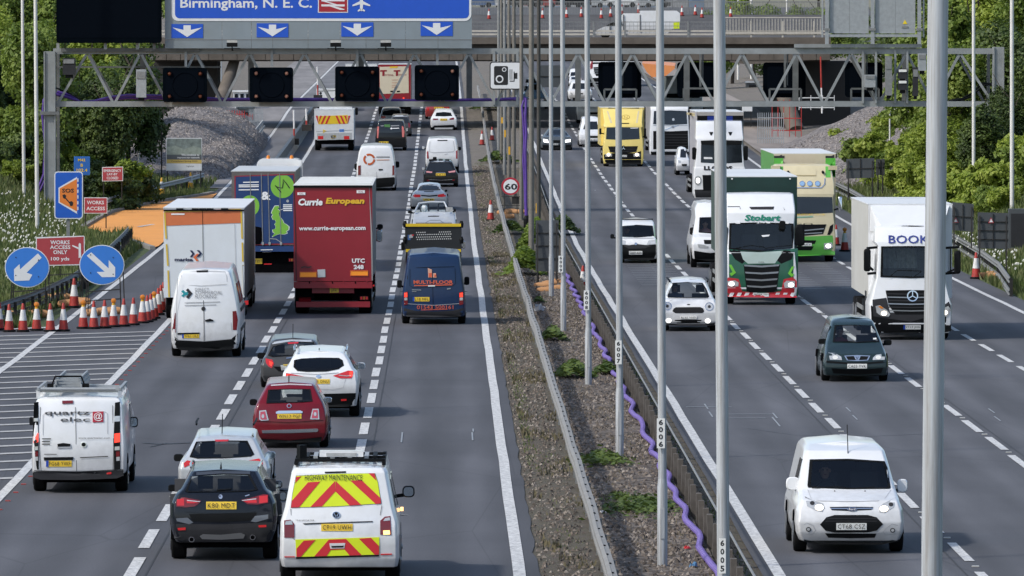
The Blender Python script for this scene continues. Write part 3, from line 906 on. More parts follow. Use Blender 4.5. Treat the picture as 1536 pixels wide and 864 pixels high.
# right wood: starts nearer the camera and climbs the bank
for row,(y0,off,s0) in enumerate(((350,3.0,.55),(365,4,.75),(385,5,.9),(415,6,1.05),(450,7,1.15),(500,8,1.25))):
    x=20.9+off+(4.5 if row == 5 else 1 if row == 4 else 0); xe=(1570-668)*y0/F+1
    while x<xe:
        yy=y0+r2.uniform(-6,6)
        mi=r2.choice((0,0,1,1,2)) if row<3 else r2.choice((0,1,2,1))
        put_tree(x,yy,s0*r2.uniform(.85,1.15),r2.randrange(3),mi,tl('right',row,mi,x,yy),GR_+', '+shade[mi])
        x += s0*r2.uniform(2.2,3.0)
for i in range(46):
    Y=r2.uniform(318,372); x=22.6+r2.uniform(0,7)
    mi=r2.choice((0,0,1)); put_bush(x,Y,r2.uniform(.5,.95),r2.randrange(3),mi,bl('right',Y<345,mi,x,Y),BR_+', '+shade[mi])
for i in range(14):
    Y=r2.uniform(372,440); x=22.8+r2.uniform(0,3)
    mi=r2.choice((0,1)); put_bush(x,Y,r2.uniform(.6,1.0),r2.randrange(3),mi,bl('right',Y<345,mi,x,Y),BR_+', '+shade[mi])
# far trees beyond the bridge
for i in range(44):
    px=r2.uniform(150,1560); Y=r2.uniform(860,980)
    mi=r2.choice((0,1,1,2))
    if 700<px<1030: continue
    put_tree((px-668)*Y/F,Y,r2.uniform(1.0,1.4),r2.randrange(3),mi,f'{shade[mi]} distant tree beyond the road bridge, {"left" if px < 700 else "centre" if px < 1150 else "right"} part of the skyline','distant trees beyond the road bridge, '+shade[mi],z=11.8 if px>640 else zr(Y)+1.5)
for i,px in enumerate((1062,1098,1132,1168,1205,1240)):
    Y=640+(i % 3)*22; mi=(1,0,1,2,1,1)[i]
    put_tree((px-668)*Y/F,Y,(.75,.9,1.0)[i % 3],i % 3,mi,f'{shade[mi]} tree standing behind the right end of the road bridge, {["first", "second", "third", "fourth", "fifth", "last"][i]} from the left','trees behind the right end of the bridge')
# weeds on the central reserve
def weed(px,py,w,h,n,name,label,cat,leaf=0.06,mat=None,g=None,dz=0.06):
    n=int(n*.8); w *= .85; h *= .8
    c=Gp(px,py); r_=random.Random(int(px*7+py)); mb=MB(); kx=w/K(c.y)/2
    for _ in range(n):
        x=c.x+r_.gauss(0,kx*.5); y=c.y+r_.gauss(0,.8)*max(0.4,kx*2.0); z=c.z+dz
        hh=h*r_.uniform(.3,1)*math.exp(-((x-c.x)/(kx+.01)) ** 2)
        a=r_.uniform(0,6.28); s_=leaf*r_.uniform(.6,1.4)
        p=Vector((x,y,z+hh)); u=Vector((math.cos(a),math.sin(a),r_.uniform(-.3,.5)))*s_; v=Vector((-math.sin(a),math.cos(a),r_.uniform(0,.9)))*s_*.6
        mb.add([p-u,p-v*.6,p+u,p+v],[(0,1,2,3)])
    o=obj(name,mb,LEAF[1] if mat is LEAF[0] else LEAF[2],fix=False)
    tag(o,label,cat,g,'stuff' if name == 'weed_patch' else None); return o
weed(905,783-83,90,.30,900,'weed_patch','low green weeds in the gravel at the foot of the lighting column marked 6007','weeds')
weed(966,769,130,.22,1500,'weed_patch','broad low patch of weeds across the gravel beside column 6006','weeds')
weed(860,570,55,.55,1500,'weed_patch','dark green tussock left of the lighting column marked 6008','weeds',mat=LEAF[2],leaf=.09)
weed(910,565,40,.4,900,'weed_patch','green tussock right of the foot of the column marked 6008','weeds',leaf=.08)
weed(830,514,40,.5,900,'weed_patch','dry grey-green tuft left of the foot of column 6009','weeds',mat=LEAF[2],leaf=.08)
weed(930,752,60,.08,400,'weed_patch','thin mossy patch in the gravel left of column 6006','weeds',leaf=.05)
weed(808,457,18,.25,300,'weed_patch','small green weed beside the litter near the left guardrail','weeds')
weed(787,415,55,1.3,2600,'shrub','leafy yellow-green shrub in front of the dark sign backs on the central reserve','shrub',mat=LEAF[0],leaf=.11)
weed(803,380,50,1.7,2600,'shrub','tall yellow-green shrub behind the purple duct on the central reserve','shrub',mat=LEAF[0],leaf=.12)
weed(765,352,50,.7,1200,'weed_patch','green weeds growing above the orange sandbags on the central reserve','weeds',mat=LEAF[1],leaf=.1)
weed(845,352,40,1.0,1600,'shrub','green shrub between the lighting columns next to the opposite carriageway','shrub',mat=LEAF[1],leaf=.12)
weed(748,245,50,.8,1500,'weed_patch','scrubby weeds on the reserve beyond the speed sign','weeds',mat=LEAF[1],leaf=.14)
weed(735,165,50,.7,1200,'weed_patch','scrubby weeds on the reserve seen below the gantry beam','weeds',mat=LEAF[1],leaf=.16)
# verge grass and white cow parsley
def tufts(n,area,h,seed,name,label,mat=None,wid=0.05,kind='stuff'):
    r_=random.Random(seed); mb=MB(); vs=[]; fs=[]
    for _ in range(n):
        x,y,z=area(r_); a=r_.uniform(0,3.14); hh=h*r_.uniform(.4,1.3); o=len(vs)
        dx,dy=math.cos(a)*wid,math.sin(a)*wid; lx,ly=r_.gauss(0,.25)*hh,r_.gauss(0,.25)*hh
        vs += [(x-dx,y-dy,z-.05),(x+dx,y+dy,z-.05),(x+lx,y+ly,z+hh)]
        fs.append((o,o+1,o+2))
    tag(obj(name,MB().add(vs,fs),mat or GRASSM,fix=False),label,'grass',kind=kind)
def aL(r_):
    y=224+190*r_.random() ** 1.3; x=r_.uniform(-24,-12.7) if y>262 else r_.uniform(-19,-12.8)
    if onpad(x,y): x=-19-3*r_.random()
    return x,y,zr(y)+bank(x,y)
PAD=[Gp(127,344),Gp(150,330),Gp(172,320),Gp(210,311),Gp(245,304),Gp(300,296),Gp(322,292)]
PADR=[Gp(197,363),Gp(214,369),Gp(229,374)]
pad=[(p.x,p.y) for p in PAD]+[(-11.97,385),(-11.97,320),(-11.97,306)]+[(p.x,p.y) for p in reversed(PADR)]+[(Gp(197,345).x,Gp(197,345).y),(Gp(160,352).x,Gp(160,352).y)]
def onpad(x,y):
    c=False; n=len(pad)
    for i in range(n):
        x0,y0=pad[i]; x1,y1=pad[(i+1) % n]
        if (y0>y) != (y1>y) and x<(x1-x0)*(y-y0)/(y1-y0)+x0: c=not c
    return c
def aR(r_):
    y=200+250*r_.random(); x=r_.uniform(19.6,31)
    return x,y,zr(y)+bank(x,y)
tufts(60000,aL,.28,41,'verge_grass','long green grass covering the verge on the left')
tufts(60000,aR,.30,42,'verge_grass','long green grass covering the verge on the right')
def aM(r_):
    y=110+330*r_.random(); x=1.7+.7*r_.random() if r_.random()<.6 else r_.uniform(4.7,5.1)
    k=MN.noise((x*1.5,y*.12,7))
    return x,y,zr(y)+(0 if k>0.05 else -.3)
tufts(14000,aM,.06,43,'reserve_grass','sparse short grass on the worn edge of the central reserve',wid=.03)
def aD(r_):
    while True:
        y=108+190*r_.random(); x=r_.uniform(1.7,4.5)
        if MN.noise((x*1.1,y*.16,11))>.12: return x,y,zr(y)+.05
tufts(6500,aD,.07,44,'dead_grass','dry tan grass straggling over the soil and gravel of the central reserve',mat=paint('dry_grass',(.115,.10,.055),rough=.9),wid=.03)
def flowers(n,area,seed,label):
    r_=random.Random(seed); vs=[]; fs=[]
    for _ in range(n):
        x,y,z=area(r_); s_=r_.uniform(.022,.05); h=r_.uniform(.2,.8); o=len(vs)
        vs += [(x-s_,y,z+h),(x,y-s_,z+h+.02),(x+s_,y,z+h+.03),(x,y+s_,z+h+.05),(x,y-s_*.3,z+h-s_)]
        fs += [(o,o+1,o+2,o+3),(o,o+4,o+2)]
    tag(obj('cow_parsley',MB().add(vs,fs),FLOWER,fix=False),label,'flowers',kind='stuff')
def fL(r_):
    while True:
        y=r_.uniform(235,345); x=(r_.uniform(-20,120)-668)*y/F
        if MN.noise((x*.5,y*.08,2))>.05 and x<-14.5: return x,y,zr(y)+bank(x,y)
def fR(r_):
    while True:
        y=r_.uniform(235,300); x=r_.uniform(20.6,24.5)
        if MN.noise((x*.6,y*.1,4))>-.15: return x,y,zr(y)+bank(x,y)
flowers(430,fL,51,'white cow parsley blooming in the grass behind the arrow signs')
flowers(380,fR,52,'white cow parsley blooming behind the end of the right guardrail')
# orange surfaced lay-by
ORANGE=paint('orange_road_surface',(0.74,0.32,0.075),rough=0.8,dirt=0.16,scale=1.2,bump=0.3)
def flatpoly(name,poly,dz,mat,step=None):
    V,Fc=grid_poly(poly,6)
    return obj(name,MB().add([(x,y,zr(y)+dz) for x,y in V],Fc),mat,kind='structure')
flatpoly('orange_layby',pad,0.06,ORANGE)
KERB=paint('concrete_kerb',(0.26,0.255,0.24),rough=0.85,dirt=0.3)
mb=MB()
for a,b in zip(PAD,PAD[1:]): mb.bar((a.x-.1,a.y,a.z+.07),(b.x-.1,b.y,b.z+.07),.25,.2)
for a,b in zip(PADR,PADR[1:]): mb.bar((a.x,a.y,a.z+.05),(b.x,b.y,b.z+.05),.22,.16)
obj('kerb',mb,KERB,kind='structure')
g=Gp(215,341)
obj('road_marking',MB().add([(g.x-.25,g.y-1.6,zr(g.y)+.075),(g.x-.05,g.y-1.8,zr(g.y)+.075),(g.x+.45,g.y+2.6,zr(g.y)+.075),(g.x+.25,g.y+2.8,zr(g.y)+.075)],[(0,1,2,3)]),MARK,kind='structure')
# works road on the far left side
obj('works_road',strip(0,0,0.015,395,900,xf=lambda y: (-15.4 - 1.2 * smooth(430,520,y),-12.0)),asphalt('worn_works_asphalt',(0.21,0.20,0.195)),kind='structure')
obj('hard_shoulder',strip(-11.74,-9.8,0.006,395,900),asphalt('hard_shoulder_asphalt',(0.15,0.15,0.155)),kind='structure')
obj('works_haul_road',strip(0,0,0.10,400,900,xf=lambda y: (19.7,23.6)),asphalt('dusty_haul_road',(0.24,0.21,0.185)),kind='structure')
# ================================================================== BRIDGE
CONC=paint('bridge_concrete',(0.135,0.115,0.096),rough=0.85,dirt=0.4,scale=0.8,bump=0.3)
CONCD=paint('shaded_bridge_concrete',(0.07,0.06,0.052),rough=0.9,dirt=0.45,scale=0.7)  # darker concrete copy: shade of recess and soffit put into the colour
RAIL=paint('cream_railing_paint',(0.52,0.49,0.43),rough=0.6,dirt=0.25)
BY=512.0
def bz(py): return W(768,py,BY).z
def bx(px): return W(px,50,BY).x
BX0,BX1=bx(228),bx(1246)
br=thing('road_bridge','wide concrete road bridge with railings crossing over the motorway','bridge',((BX0+BX1)/2,BY,zr(BY)))
bo=br.location
def brl(name,x0,x1,y0,y1,z0,z1,mat): return obj(name,MB().box(((x0+x1)/2-bo.x,(y0+y1)/2-bo.y,(z0+z1)/2-bo.z),(x1-x0,y1-y0,z1-z0)),mat,br)
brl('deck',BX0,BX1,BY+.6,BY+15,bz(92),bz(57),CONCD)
n=48
for i in range(n):
    a=BX0+(BX1-BX0)*i/n; b=BX0+(BX1-BX0)*(i+1)/n
    brl('fascia_panel',a+.02,b-.02,BY+.25+.01*(i % 2),BY+.6,bz(90),bz(75),CONC)
brl('plinth',BX0,BX1,BY-.05,BY+.6,bz(66),bz(56),CONC)
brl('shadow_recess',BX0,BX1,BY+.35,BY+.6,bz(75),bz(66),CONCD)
for py,t in ((33,.05),(39,.035),(46.5,.12),(51.5,.12)):
    brl('rail',BX0,BX1,BY+.1,BY+.2,bz(py)-t/2,bz(py)+t/2,RAIL if py>40 else GALVD)
mb=MB(); x=BX0
while x<BX1:
    mb.box((x-bo.x,.15,(bz(33)+bz(52))/2-bo.z),(.014,.03,bz(33)-bz(52))); x += .28
o=obj('baluster',mb,GALVD,br); o['kind']='stuff'
x=BX0; i=0
while x<BX1:
    brl('railing_post',x-.06,x+.06,BY+.02,BY+.1,bz(57),bz(31.5),RAIL if x>bx(1080) else GALVD); x += 2.2
# lit section of pale railing on the right
x=bx(1086); mb=MB()
while x<bx(1232):
    mb.box((x-bo.x,.02,(bz(28)+bz(49))/2-bo.z),(.045,.04,bz(28)-bz(49))); x += .21
o=obj('pale_baluster',mb,RAIL,br); o['kind']='stuff'
brl('pale_rail',bx(1086),bx(1232),BY-.04,BY+.0,bz(27),bz(25.5),RAIL)
brl('pale_rail',bx(1086),bx(1232),BY-.04,BY+.0,bz(51),bz(48),RAIL)
# haunched right end of the beam, abutments, leaning piers
hp=[(bx(1095),bz(84)),(bx(1250),bz(84)),(bx(1250),bz(87)),(bx(1180),bz(94)),(bx(1120),bz(96.5)),(bx(1095),bz(93))]
obj('haunch',MB().prism([(x-bo.x,z-bo.z) for x,z in hp],.3,3),CONC,br)
DARKC=paint('shade_dark_concrete',(0.035,0.034,0.034),rough=0.95)  # abutments: shade under the deck put into a near-black colour
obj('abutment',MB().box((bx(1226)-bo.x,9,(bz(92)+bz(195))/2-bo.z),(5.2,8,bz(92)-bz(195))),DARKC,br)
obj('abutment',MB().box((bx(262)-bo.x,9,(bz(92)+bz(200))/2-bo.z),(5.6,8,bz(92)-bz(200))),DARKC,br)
def pier(a,b,r0,r1):
    A=W(a[0],a[1],BY+2)-bo; B=W(b[0],b[1],BY-3)-bo
    obj('pier',MB().tube([A,A.lerp(B,.5),B],r0,14,r1),CONC,br,smooth=True)
pier((352,90),(318,196),.36,.62); pier((1158,90),(1194,198),.42,.62)

# banked roundabout carriageway behind the bridge, with cones, a railing and distant traffic
mb=MB()
def farp(px,py,Y): p=W(px,py,Y); return p
v=[farp(650,56,530),farp(1242,56,530),farp(1242,22,578),farp(650,22,578)]
mb.add(v+[q-Vector((0,0,.5)) for q in v],[(0,1,2,3),(7,6,5,4),(0,4,5,1),(2,6,7,3),(1,5,6,2),(3,7,4,0)])
obj('roundabout_road',mb,asphalt('roundabout_asphalt',(0.075,0.07,0.065)),kind='structure')
t=thing('far_railing','grey mesh railing beyond the roundabout road at the top of the picture','railing',W(900,20,577))
mb=MB(); x0=W(650,20,577)
for i in range(250):
    x=W(650+i*2.35,14,577); mb.bar((x.x-t.location.x,0,-.1),(x.x-t.location.x,0,.9),.035)
o=obj('baluster',mb,GALVD,t); o['kind']='stuff'
mb=MB(); mb.bar((W(650,8,577).x-t.location.x,0,.9),(W(1240,8,577).x-t.location.x,0,.9),.08); obj('rail',mb,GALVD,t)
pl_=[(-8,846),(60,846),(60,1150),(-8,1150)]
obj('far_plateau',MB().add([(x,y,12.0) for x,y in pl_]+[(-12,826,5.5),(64,826,5.5),(64,1150,5.5),(-12,1150,5.5)],[(0,1,2,3),(4,5,1,0),(5,6,2,1),(7,4,0,3),(6,7,3,2)]),paint('plateau_ground',(.11,.105,.095),dirt=.4,scale=.3),kind='structure')
SHED=paint('shed_wall',(0.30,0.31,0.32),dirt=.2)
sh=thing('distant_building','pale grey low building in the distance above the roundabout','building',W(830,11,960))
for i in range(14):
    obj('wall_panel',MB().box((-7+i*2.05+1,0,1.6-.02*(i % 3)),(2.0,6,5.2)),SHED if i % 3 else paint('shed_wall_blue',(0.16,0.22,0.30)),sh)
    obj('window',MB().box((-7+i*2.05+1,-3.05,1.5),(1.3,.12,.8)),DARKGLASS,sh)
obj('roof',MB().box((7.4,0,4.5),(29.5,6.8,.5)),paint('shed_roof',(0.2,0.2,0.21)),sh)

# ================================================================== CONES
CRED=paint('cone_red',(0.42,0.03,0.02),rough=0.55,dirt=0.45,scale=6)
CWHT=paint('cone_white_sleeve',(0.68,0.68,0.67),rough=0.4,dirt=0.25,scale=7)
CYEL=paint('cone_yellow',(0.72,0.38,0.02),rough=0.5,dirt=0.25)
def cone_proto(name,lab,base,sleeve,tip,lamp=False,pole=False):
    t=thing(name,lab,'traffic cone')
    obj('base',MB().lathe((0,0,0),[(.235,0),(.235,.05),(.20,.07)],8),BLACKP,t)
    obj('lower_cone',MB().lathe((0,0,.06),[(.17,0),(.128,.32)],16),base,t,smooth=True)
    obj('sleeve',MB().lathe((0,0,.38),[(.131,0),(.074,.37)],16),sleeve,t,smooth=True)
    if not lamp: obj('tip',MB().lathe((0,0,.75),[(.070,0),(.040,.2),(.03,.215)],12),tip,t,smooth=True)
    if lamp:
        l=obj('warning_lamp',MB().lathe((0,0,.86),[(.06,-.14),(.06,-.05)],10),CYEL,t)
        obj('lens',MB().lathe((0,-.05,.90),[(.03,-.02),(.085,0),(.092,.04),(.085,.08),(.03,.1)],14,'y'),AMBER,l,smooth=True)
    if pole: obj('pole',MB().tube([(0,0,.9),(0,0,3.4)],.035,6),BLACKP,t)
    return t
CP={'a': cone_proto('traffic_cone','',CRED,CWHT,CRED),'b': cone_proto('traffic_cone','',CRED,CWHT,CRED,lamp=True),
      'y': cone_proto('traffic_cone','',CYEL,CWHT,CYEL),'p': cone_proto('traffic_cone','',CYEL,CWHT,CYEL,pole=True)}
CT={k: treeof(v) for k,v in CP.items()}
bpy.context.view_layer.update()
def cone(k,px,py,label,sc=1.0,loc=None,group=None):
    g=loc or Gp(px,py,0.008)
    c=dup(CP[k],g,label,rng.uniform(0,6.28) if k in 'ay' else 0,sc,CT[k])
    if group: c['group']=group
    else: c['group']='red and white cones closing the lane'
    return c
crop=(0,432,4)
GP1='red and white cones in the front row across the closed lane'
front=[('a',-3,252,'cone cut off by the left edge of the photo at the end of the row'),('a',55,262,'cone second from the left in the front row, under the down-left arrow sign'),('a',138,262,'plain cone directly left of the lamp-topped cone at the left end of the row'),
         ('b',220,255,'cone topped with an orange lamp, leftmost of the lamp-topped cones'),('a',302,261,'plain cone directly right of the leftmost lamp-topped cone'),('a',381,259,'cone standing on the start of the white line, last before the gap in the row'),
         ('b',500,243,'lamp-topped cone first after the gap in the row, dull red base'),('a',563,244,'plain cone right of the dull lamp-topped cone after the gap'),('a',628,240,'plain cone left of the lamp-topped cone below the down-right arrow sign'),
         ('b',682,233,'lamp-topped cone with dull red base below the down-right arrow sign'),('a',743,229,'cone at the right leg of the down-right arrow sign'),('a',801,222,'tall plain cone left of the closely packed taper of cones')]
for k,x,y,lb in front: cone(k,x/4,432+y/4,lb,rng.uniform(.86,.9),group=GP1)
taper=[('b',856,210),('a',884,203),('a',905,194),('b',925,183),('a',950,160),('a',966,143),('a',980,124),('a',992,104),('a',1000,88),('a',1008,70),('a',1015,55),('a',1021,40)]
names=['lamp-topped cone at the near end of the packed taper','plain cone second in the packed taper left of the white van','plain cone just before the second lamp-topped cone of the taper','lamp-topped cone in the middle of the packed taper']
for i,(k,x,y) in enumerate(taper):
    lb=names[i] if i<4 else 'cone in the far part of the taper, beside the orange and white lorry'
    cone(k,x/4,432+y/4,lb,rng.uniform(.86,.9),group=GP1 if i<4 else 'cones in the far part of the taper')
cone('a',445/4,432+118/4,'lone cone standing on the grass behind the row, by the guardrail',group=GP1)
GM='single cones along the road edges'
cone('a',736,331,'red and white cone on the reserve below the 60 speed sign',1.0,group=GM)
cone('a',723,218,'faded red cone without sleeve beside the guardrail left of the lamp posts',1.0,group=GM)
cone('a',738,211,'small dark red cone right of the guardrail beyond the faded cone',.95,group=GM)
cone('a',1464,418,'red and white cone at the end of the right hand guardrail',1.0,group=GM)
cone('b',1267,377,'lamp-topped cone at the edge of the works road beside the white box lorry',1.0,group=GM)
cone('a',1254,368,'red cone half hidden behind the green and cream lorry',.9,group=GM)
cone('a',877,424,'cone behind the lighting column at the concrete barrier, mostly hidden',.95,group=GM,loc=Gp(874.5,438,.05))
GY='yellow based cones along the lay-by'
cone('p',242.5,294,'yellow based cone carrying a tall black pole beside the orange lay-by',1.0,group=GY)
cone('y',286,284,'yellow based cone by the far end of the guardrail near the project board',.95,group=GY)
cone('y',194.5,305,'yellow based cone nearest the works access sign on the grass',.9,group=GY)
for px,py,lb in ((697,27,'leftmost cone on the roundabout road'),(733.5,29,'cone on the roundabout left of the lamp posts'),(814,28,'red cone on the roundabout between the brown lamp posts'),(850,27,'cone on the roundabout right of the dark pole'),(872,26,'red cone on the roundabout left of the second tall white pole'),
               (902,28,'cone on the roundabout behind the white van bonnet'),(916,26,'red cone on the roundabout above the white van cab'),(933,22,'cone on the roundabout above the van roof front'),(958,20,'small cone on the roundabout above the white van'),(1023,24,'white cone on the roundabout right of the van'),(1043,23,'red cone on the roundabout right of the van'),(1053,27,'larger red and white cone on the roundabout near the pale railing'),(1096,26,'red cone on the roundabout at the pale railing end')):
    Y=530+48*(56-py)/34
    p=W(px,py,Y); cone('a',0,0,lb,.85,loc=p,group='cones on the roundabout road above the bridge')
for v_ in CP.values():
    for c,subs in treeof(v_):
        for s_ in subs: bpy.data.objects.remove(s_)
        bpy.data.objects.remove(c)
    bpy.data.objects.remove(v_)

# ================================================================== LIGHTING COLUMNS
def streak(name,c,lo):
    m,n,l,b=nt(name)
    tc=n.new('ShaderNodeTexCoord'); mp=n.new('ShaderNodeMapping'); mp.inputs['Scale'].default_value=(22,22,.7); l.new(tc.outputs['Object'],mp.inputs[0])
    q=n.new('ShaderNodeTexNoise'); q.inputs['Scale'].default_value=1; q.inputs['Detail'].default_value=7; q.inputs['Roughness'].default_value=.7; l.new(mp.outputs[0],q.inputs[0])
    r=n.new('ShaderNodeValToRGB'); r.color_ramp.elements[0].position=.36; r.color_ramp.elements[1].position=.6
    r.color_ramp.elements[0].color=rgb([x*lo*(1-.07*i) for i,x in enumerate(c)]); r.color_ramp.elements[1].color=rgb(c)
    l.new(q.outputs['Fac'],r.inputs[0]); l.new(r.outputs[0],b.inputs['Base Color']); b.inputs['Roughness'].default_value=.5; b.inputs['Metallic'].default_value=.15
    return m
POLEM=streak('lighting_column_steel',(0.43,0.46,0.485),.62)
POLEW=paint('pale_lighting_column',(0.62,0.62,0.60),rough=0.5,dirt=0.15,scale=3)
POLEB=paint('brown_grey_column',(0.17,0.16,0.14),rough=0.6,dirt=0.3,scale=3)
POLED=paint('dark_column',(0.05,0.047,0.042),rough=0.6,dirt=0.3,scale=3)
def column(px,py,r0,label,mat=None,num=None,h=12.0,base=True,lean=0.0,group='lighting columns down the central reserve',numz=2.05,collar=None,r1=.066,rb=None,numx=-.02):
    g=Gp(px,py,0.03) if py<2000 else None
    t=thing('lighting_column',label,'lamp post',g,group)
    mat=mat or POLEM
    rb=rb or r0*1.22
    top=Vector((lean*h,0,h))
    if base:
        obj('base_section',MB().lathe((0,0,0),[(rb,-.1),(rb,1.35),(r0*1.02,1.5)],20),mat,t,smooth=True)
        obj('access_door',MB().box((-rb*.0,-rb*.99,.75),(rb*.8,.03,.5)),mat,t)
    obj('shaft',MB().tube([Vector((0,0,1.5 if base else -.1)),Vector((0,0,1.5)).lerp(top,.4) if base else top*.5,top],r0,20,r1),mat,t,smooth=True)
    # twin arms with lanterns at the top (above the picture)
    for sg in (-1,1):
        a=obj('lamp_arm',MB().tube([top,top+Vector((sg*.8,0,.45)),top+Vector((sg*1.8,0,.6))],.045,6),mat,t)
        obj('lantern',MB().box(top+Vector((sg*2.1,0,.6)),(.75,.3,.16)),POLEW,a)
    if num:
        p=obj('number_board',MB().box((numx,-r0-.04,numz),(.135,.02,.5)),WPLATE,t)
        for i,ch in enumerate(num):
            z=numz+.18-i*.122
            flat_text('digit',ch,numx-.036,numx+.036,z-.04,z+.05,-r0-.0535,INK,p,bold=.03)
        obj('bracket',MB().box((numx,-r0*.4,numz+.12),(.1,r0*1.2,.03)).box((numx,-r0*.4,numz-.14),(.1,r0*1.2,.03)),BLACKP,p)
    return t
# (foot pixel, radius)
gg=Vector((W(1396,864,58).x,58,0.0))
t=thing('lighting_column','thickest grey lighting column in the foreground on the right, crossing the whole picture','lamp post',gg,'lighting columns down the central reserve')
obj('base_section',MB().lathe((0,0,0),[(.1,-.1),(.1,1.35),(.087,1.5)],24),POLEM,t,smooth=True)
tp=Vector((.105-.03,0,12)); obj('shaft',MB().tube([(0,0,1.5),(.01,0,5),tp],.086,28,.081),POLEM,t,smooth=True)
for sg in (-1,1):
    a=obj('lamp_arm',MB().tube([tp,tp+Vector((sg*.8,0,.45)),tp+Vector((sg*1.8,0,.6))],.045,6),POLEM,t); obj('lantern',MB().box(tp+Vector((sg*2.1,0,.6)),(.75,.3,.16)),POLEW,a)
c5=Vector((W(1086,864,92).x,92,0.0))
t=thing('lighting_column','thick grey lighting column in front of the green and white lorry, board reads 6005','lamp post',c5,'lighting columns down the central reserve')
obj('base_section',MB().lathe((0,0,0),[(.095,-.1),(.095,1.2),(.082,1.35)],24),POLEM,t,smooth=True)
tp=Vector((-.09,0,12)); obj('shaft',MB().tube([(0,0,1.35),(-.03,0,5),tp],.081,24,.074),POLEM,t,smooth=True)
for sg in (-1,1):
    a=obj('lamp_arm',MB().tube([tp,tp+Vector((sg*.8,0,.45)),tp+Vector((sg*1.8,0,.6))],.045,6),POLEM,t); obj('lantern',MB().box(tp+Vector((sg*2.1,0,.6)),(.75,.3,.16)),POLEW,a)
z5=W(1083,833,92).z; x5=W(1083,833,92).x-c5.x
p=obj('number_board',MB().box((x5,-.11,z5),(.085,.02,.44)),WPLATE,t)
for i,ch in enumerate('6005'):
    z=z5+.16-i*.107; flat_text('digit',ch,x5-.025,x5+.025,z-.035,z+.04,-.1215,INK,p,bold=.03)
obj('bracket',MB().box((x5,-.06,z5+.1),(.05,.08,.03)),BLACKP,p)
column(993.5,852,.071,'grey lighting column whose white board reads 6006',num='6006',lean=-.0055,numx=-.03,numz=2.27)
column(929.5,688,.071,'grey lighting column left of number 6006, board reads 6007',num='6007',lean=-.004,numz=2.25,numx=-.03)
column(882.5,580,.071,'grey lighting column by the purple duct, board reads 6008',num='6008',lean=-.004,numz=2.2,numx=-.05)
column(845,499,.072,'pale grey lighting column left of number 6008, small board 6009',num='6009',lean=-.003,numz=2.06,numx=-.08)
column(827,447,.072,'grey lighting column in front of the dark sign backs, thicker lower part',lean=-.002)
column(797,400,.11,'dark brown-grey column right of the hanging purple duct',mat=POLEB,base=False,lean=0.0,r1=.09)
column(808,372,.09,'dark column carrying a yellow tag left of the thick pale columns',mat=POLED,base=False,r1=.07)
i=0
for px,py,r,m,lb in ((782,330,.10,POLEB,'brown-grey column behind the hanging purple duct with a yellow tag'),(771,300,.1,POLEB,'brown-grey column with yellow tag behind the 60 sign'),(763.5,280,.1,POLEB,'slim brown-grey column third from the camera sign edge'),
                         (757,262,.1,GALVD,'slim grey column fourth among the crowded distant columns'),(752,246,.1,POLEB,'slim brown column among the crowded distant columns, with yellow tag'),(748,236,.1,GALVD,'slim grey column leftmost of the crowded distant columns')):
    column(px,py,r,lb,mat=m,base=False,r1=.08)
YT=paint('yellow_tag',(0.75,0.42,0.04))
for px,y0,y1,dY in ((805.5,305,320,.3),(780.5,254,266,.3),(770,232,245,.3),(764,220,232,.3),(757.5,195,206,.3),(753,176,185,.3)):
    Y={805.5: 310,780.5: 352}.get(px,380)-4
    a=W(px,y0,Y); b=W(px,y1,Y)
    tag(obj('marker_tag',MB().box(((a.x+b.x)/2,Y+.2,(a.z+b.z)/2),(.1,.06,a.z-b.z)),YT),f'yellow marker tag strapped to a column {"beside the purple duct" if px>800 else "above the 60 sign" if px>760 else "far back near the gantry"}','marker tag','yellow tags on the distant columns')
# columns on the verges
GV='pale lighting columns on the road verges'
def vcol(px,py,r,label,mat=POLEW,Y=None,h=14,lean=-.006):
    g=W(px,py,Y) if Y else Gp(px,py)
    if Y: g.z=zr(Y)+bank(g.x,Y)
    t=thing('lighting_column',label,'lamp post',g,GV)
    top=Vector((lean*h,0,h)); obj('shaft',MB().tube([(0,0,-.3),top],r,12,r*.8),mat,t,smooth=True)
    a=obj('lamp_arm',MB().tube([top,top+Vector((1.0,0,.4))],.05,6),mat,t); obj('lantern',MB().box(top+Vector((1.3,0,.4)),(.7,.3,.16)),mat,a)
vcol(36,262,.085,'slender pale column at the far left in front of the trees',Y=352)
vcol(56,340,.095,'pale column standing just left of the gantry leg',Y=330)
vcol(90,250,.07,'pale column right behind the left gantry leg',Y=372)
vcol(208.5,262,.055,'thin pale post seen below the big black message sign',Y=400,h=9.8,lean=-.002)
vcol(158.5,120,.06,'thin pale post left below the black message sign',Y=420,h=9)
vcol(1460.5,330,.085,'pale column in front of the trees left of the right gantry leg',Y=340,lean=-.003)
vcol(1518,350,.095,'pale column at the far right of the photo',Y=318,lean=-.003)
vcol(1335,210,.05,'short white post among the bushes right of the bridge',Y=400,h=3)
vcol(1107,150,.11,'distant pale column beyond the bridge, left of a pair',Y=680,h=13,lean=0)
vcol(1127,148,.11,'distant pale column beyond the bridge, right of a pair',Y=680,h=13,lean=0)
vcol(1180,100,.1,'distant pale column near the back of the large sign',Y=700,h=13,lean=0)
vcol(331,150,.12,'pale column beyond the bridge left of the leaning pier',Y=640,h=6,lean=0)

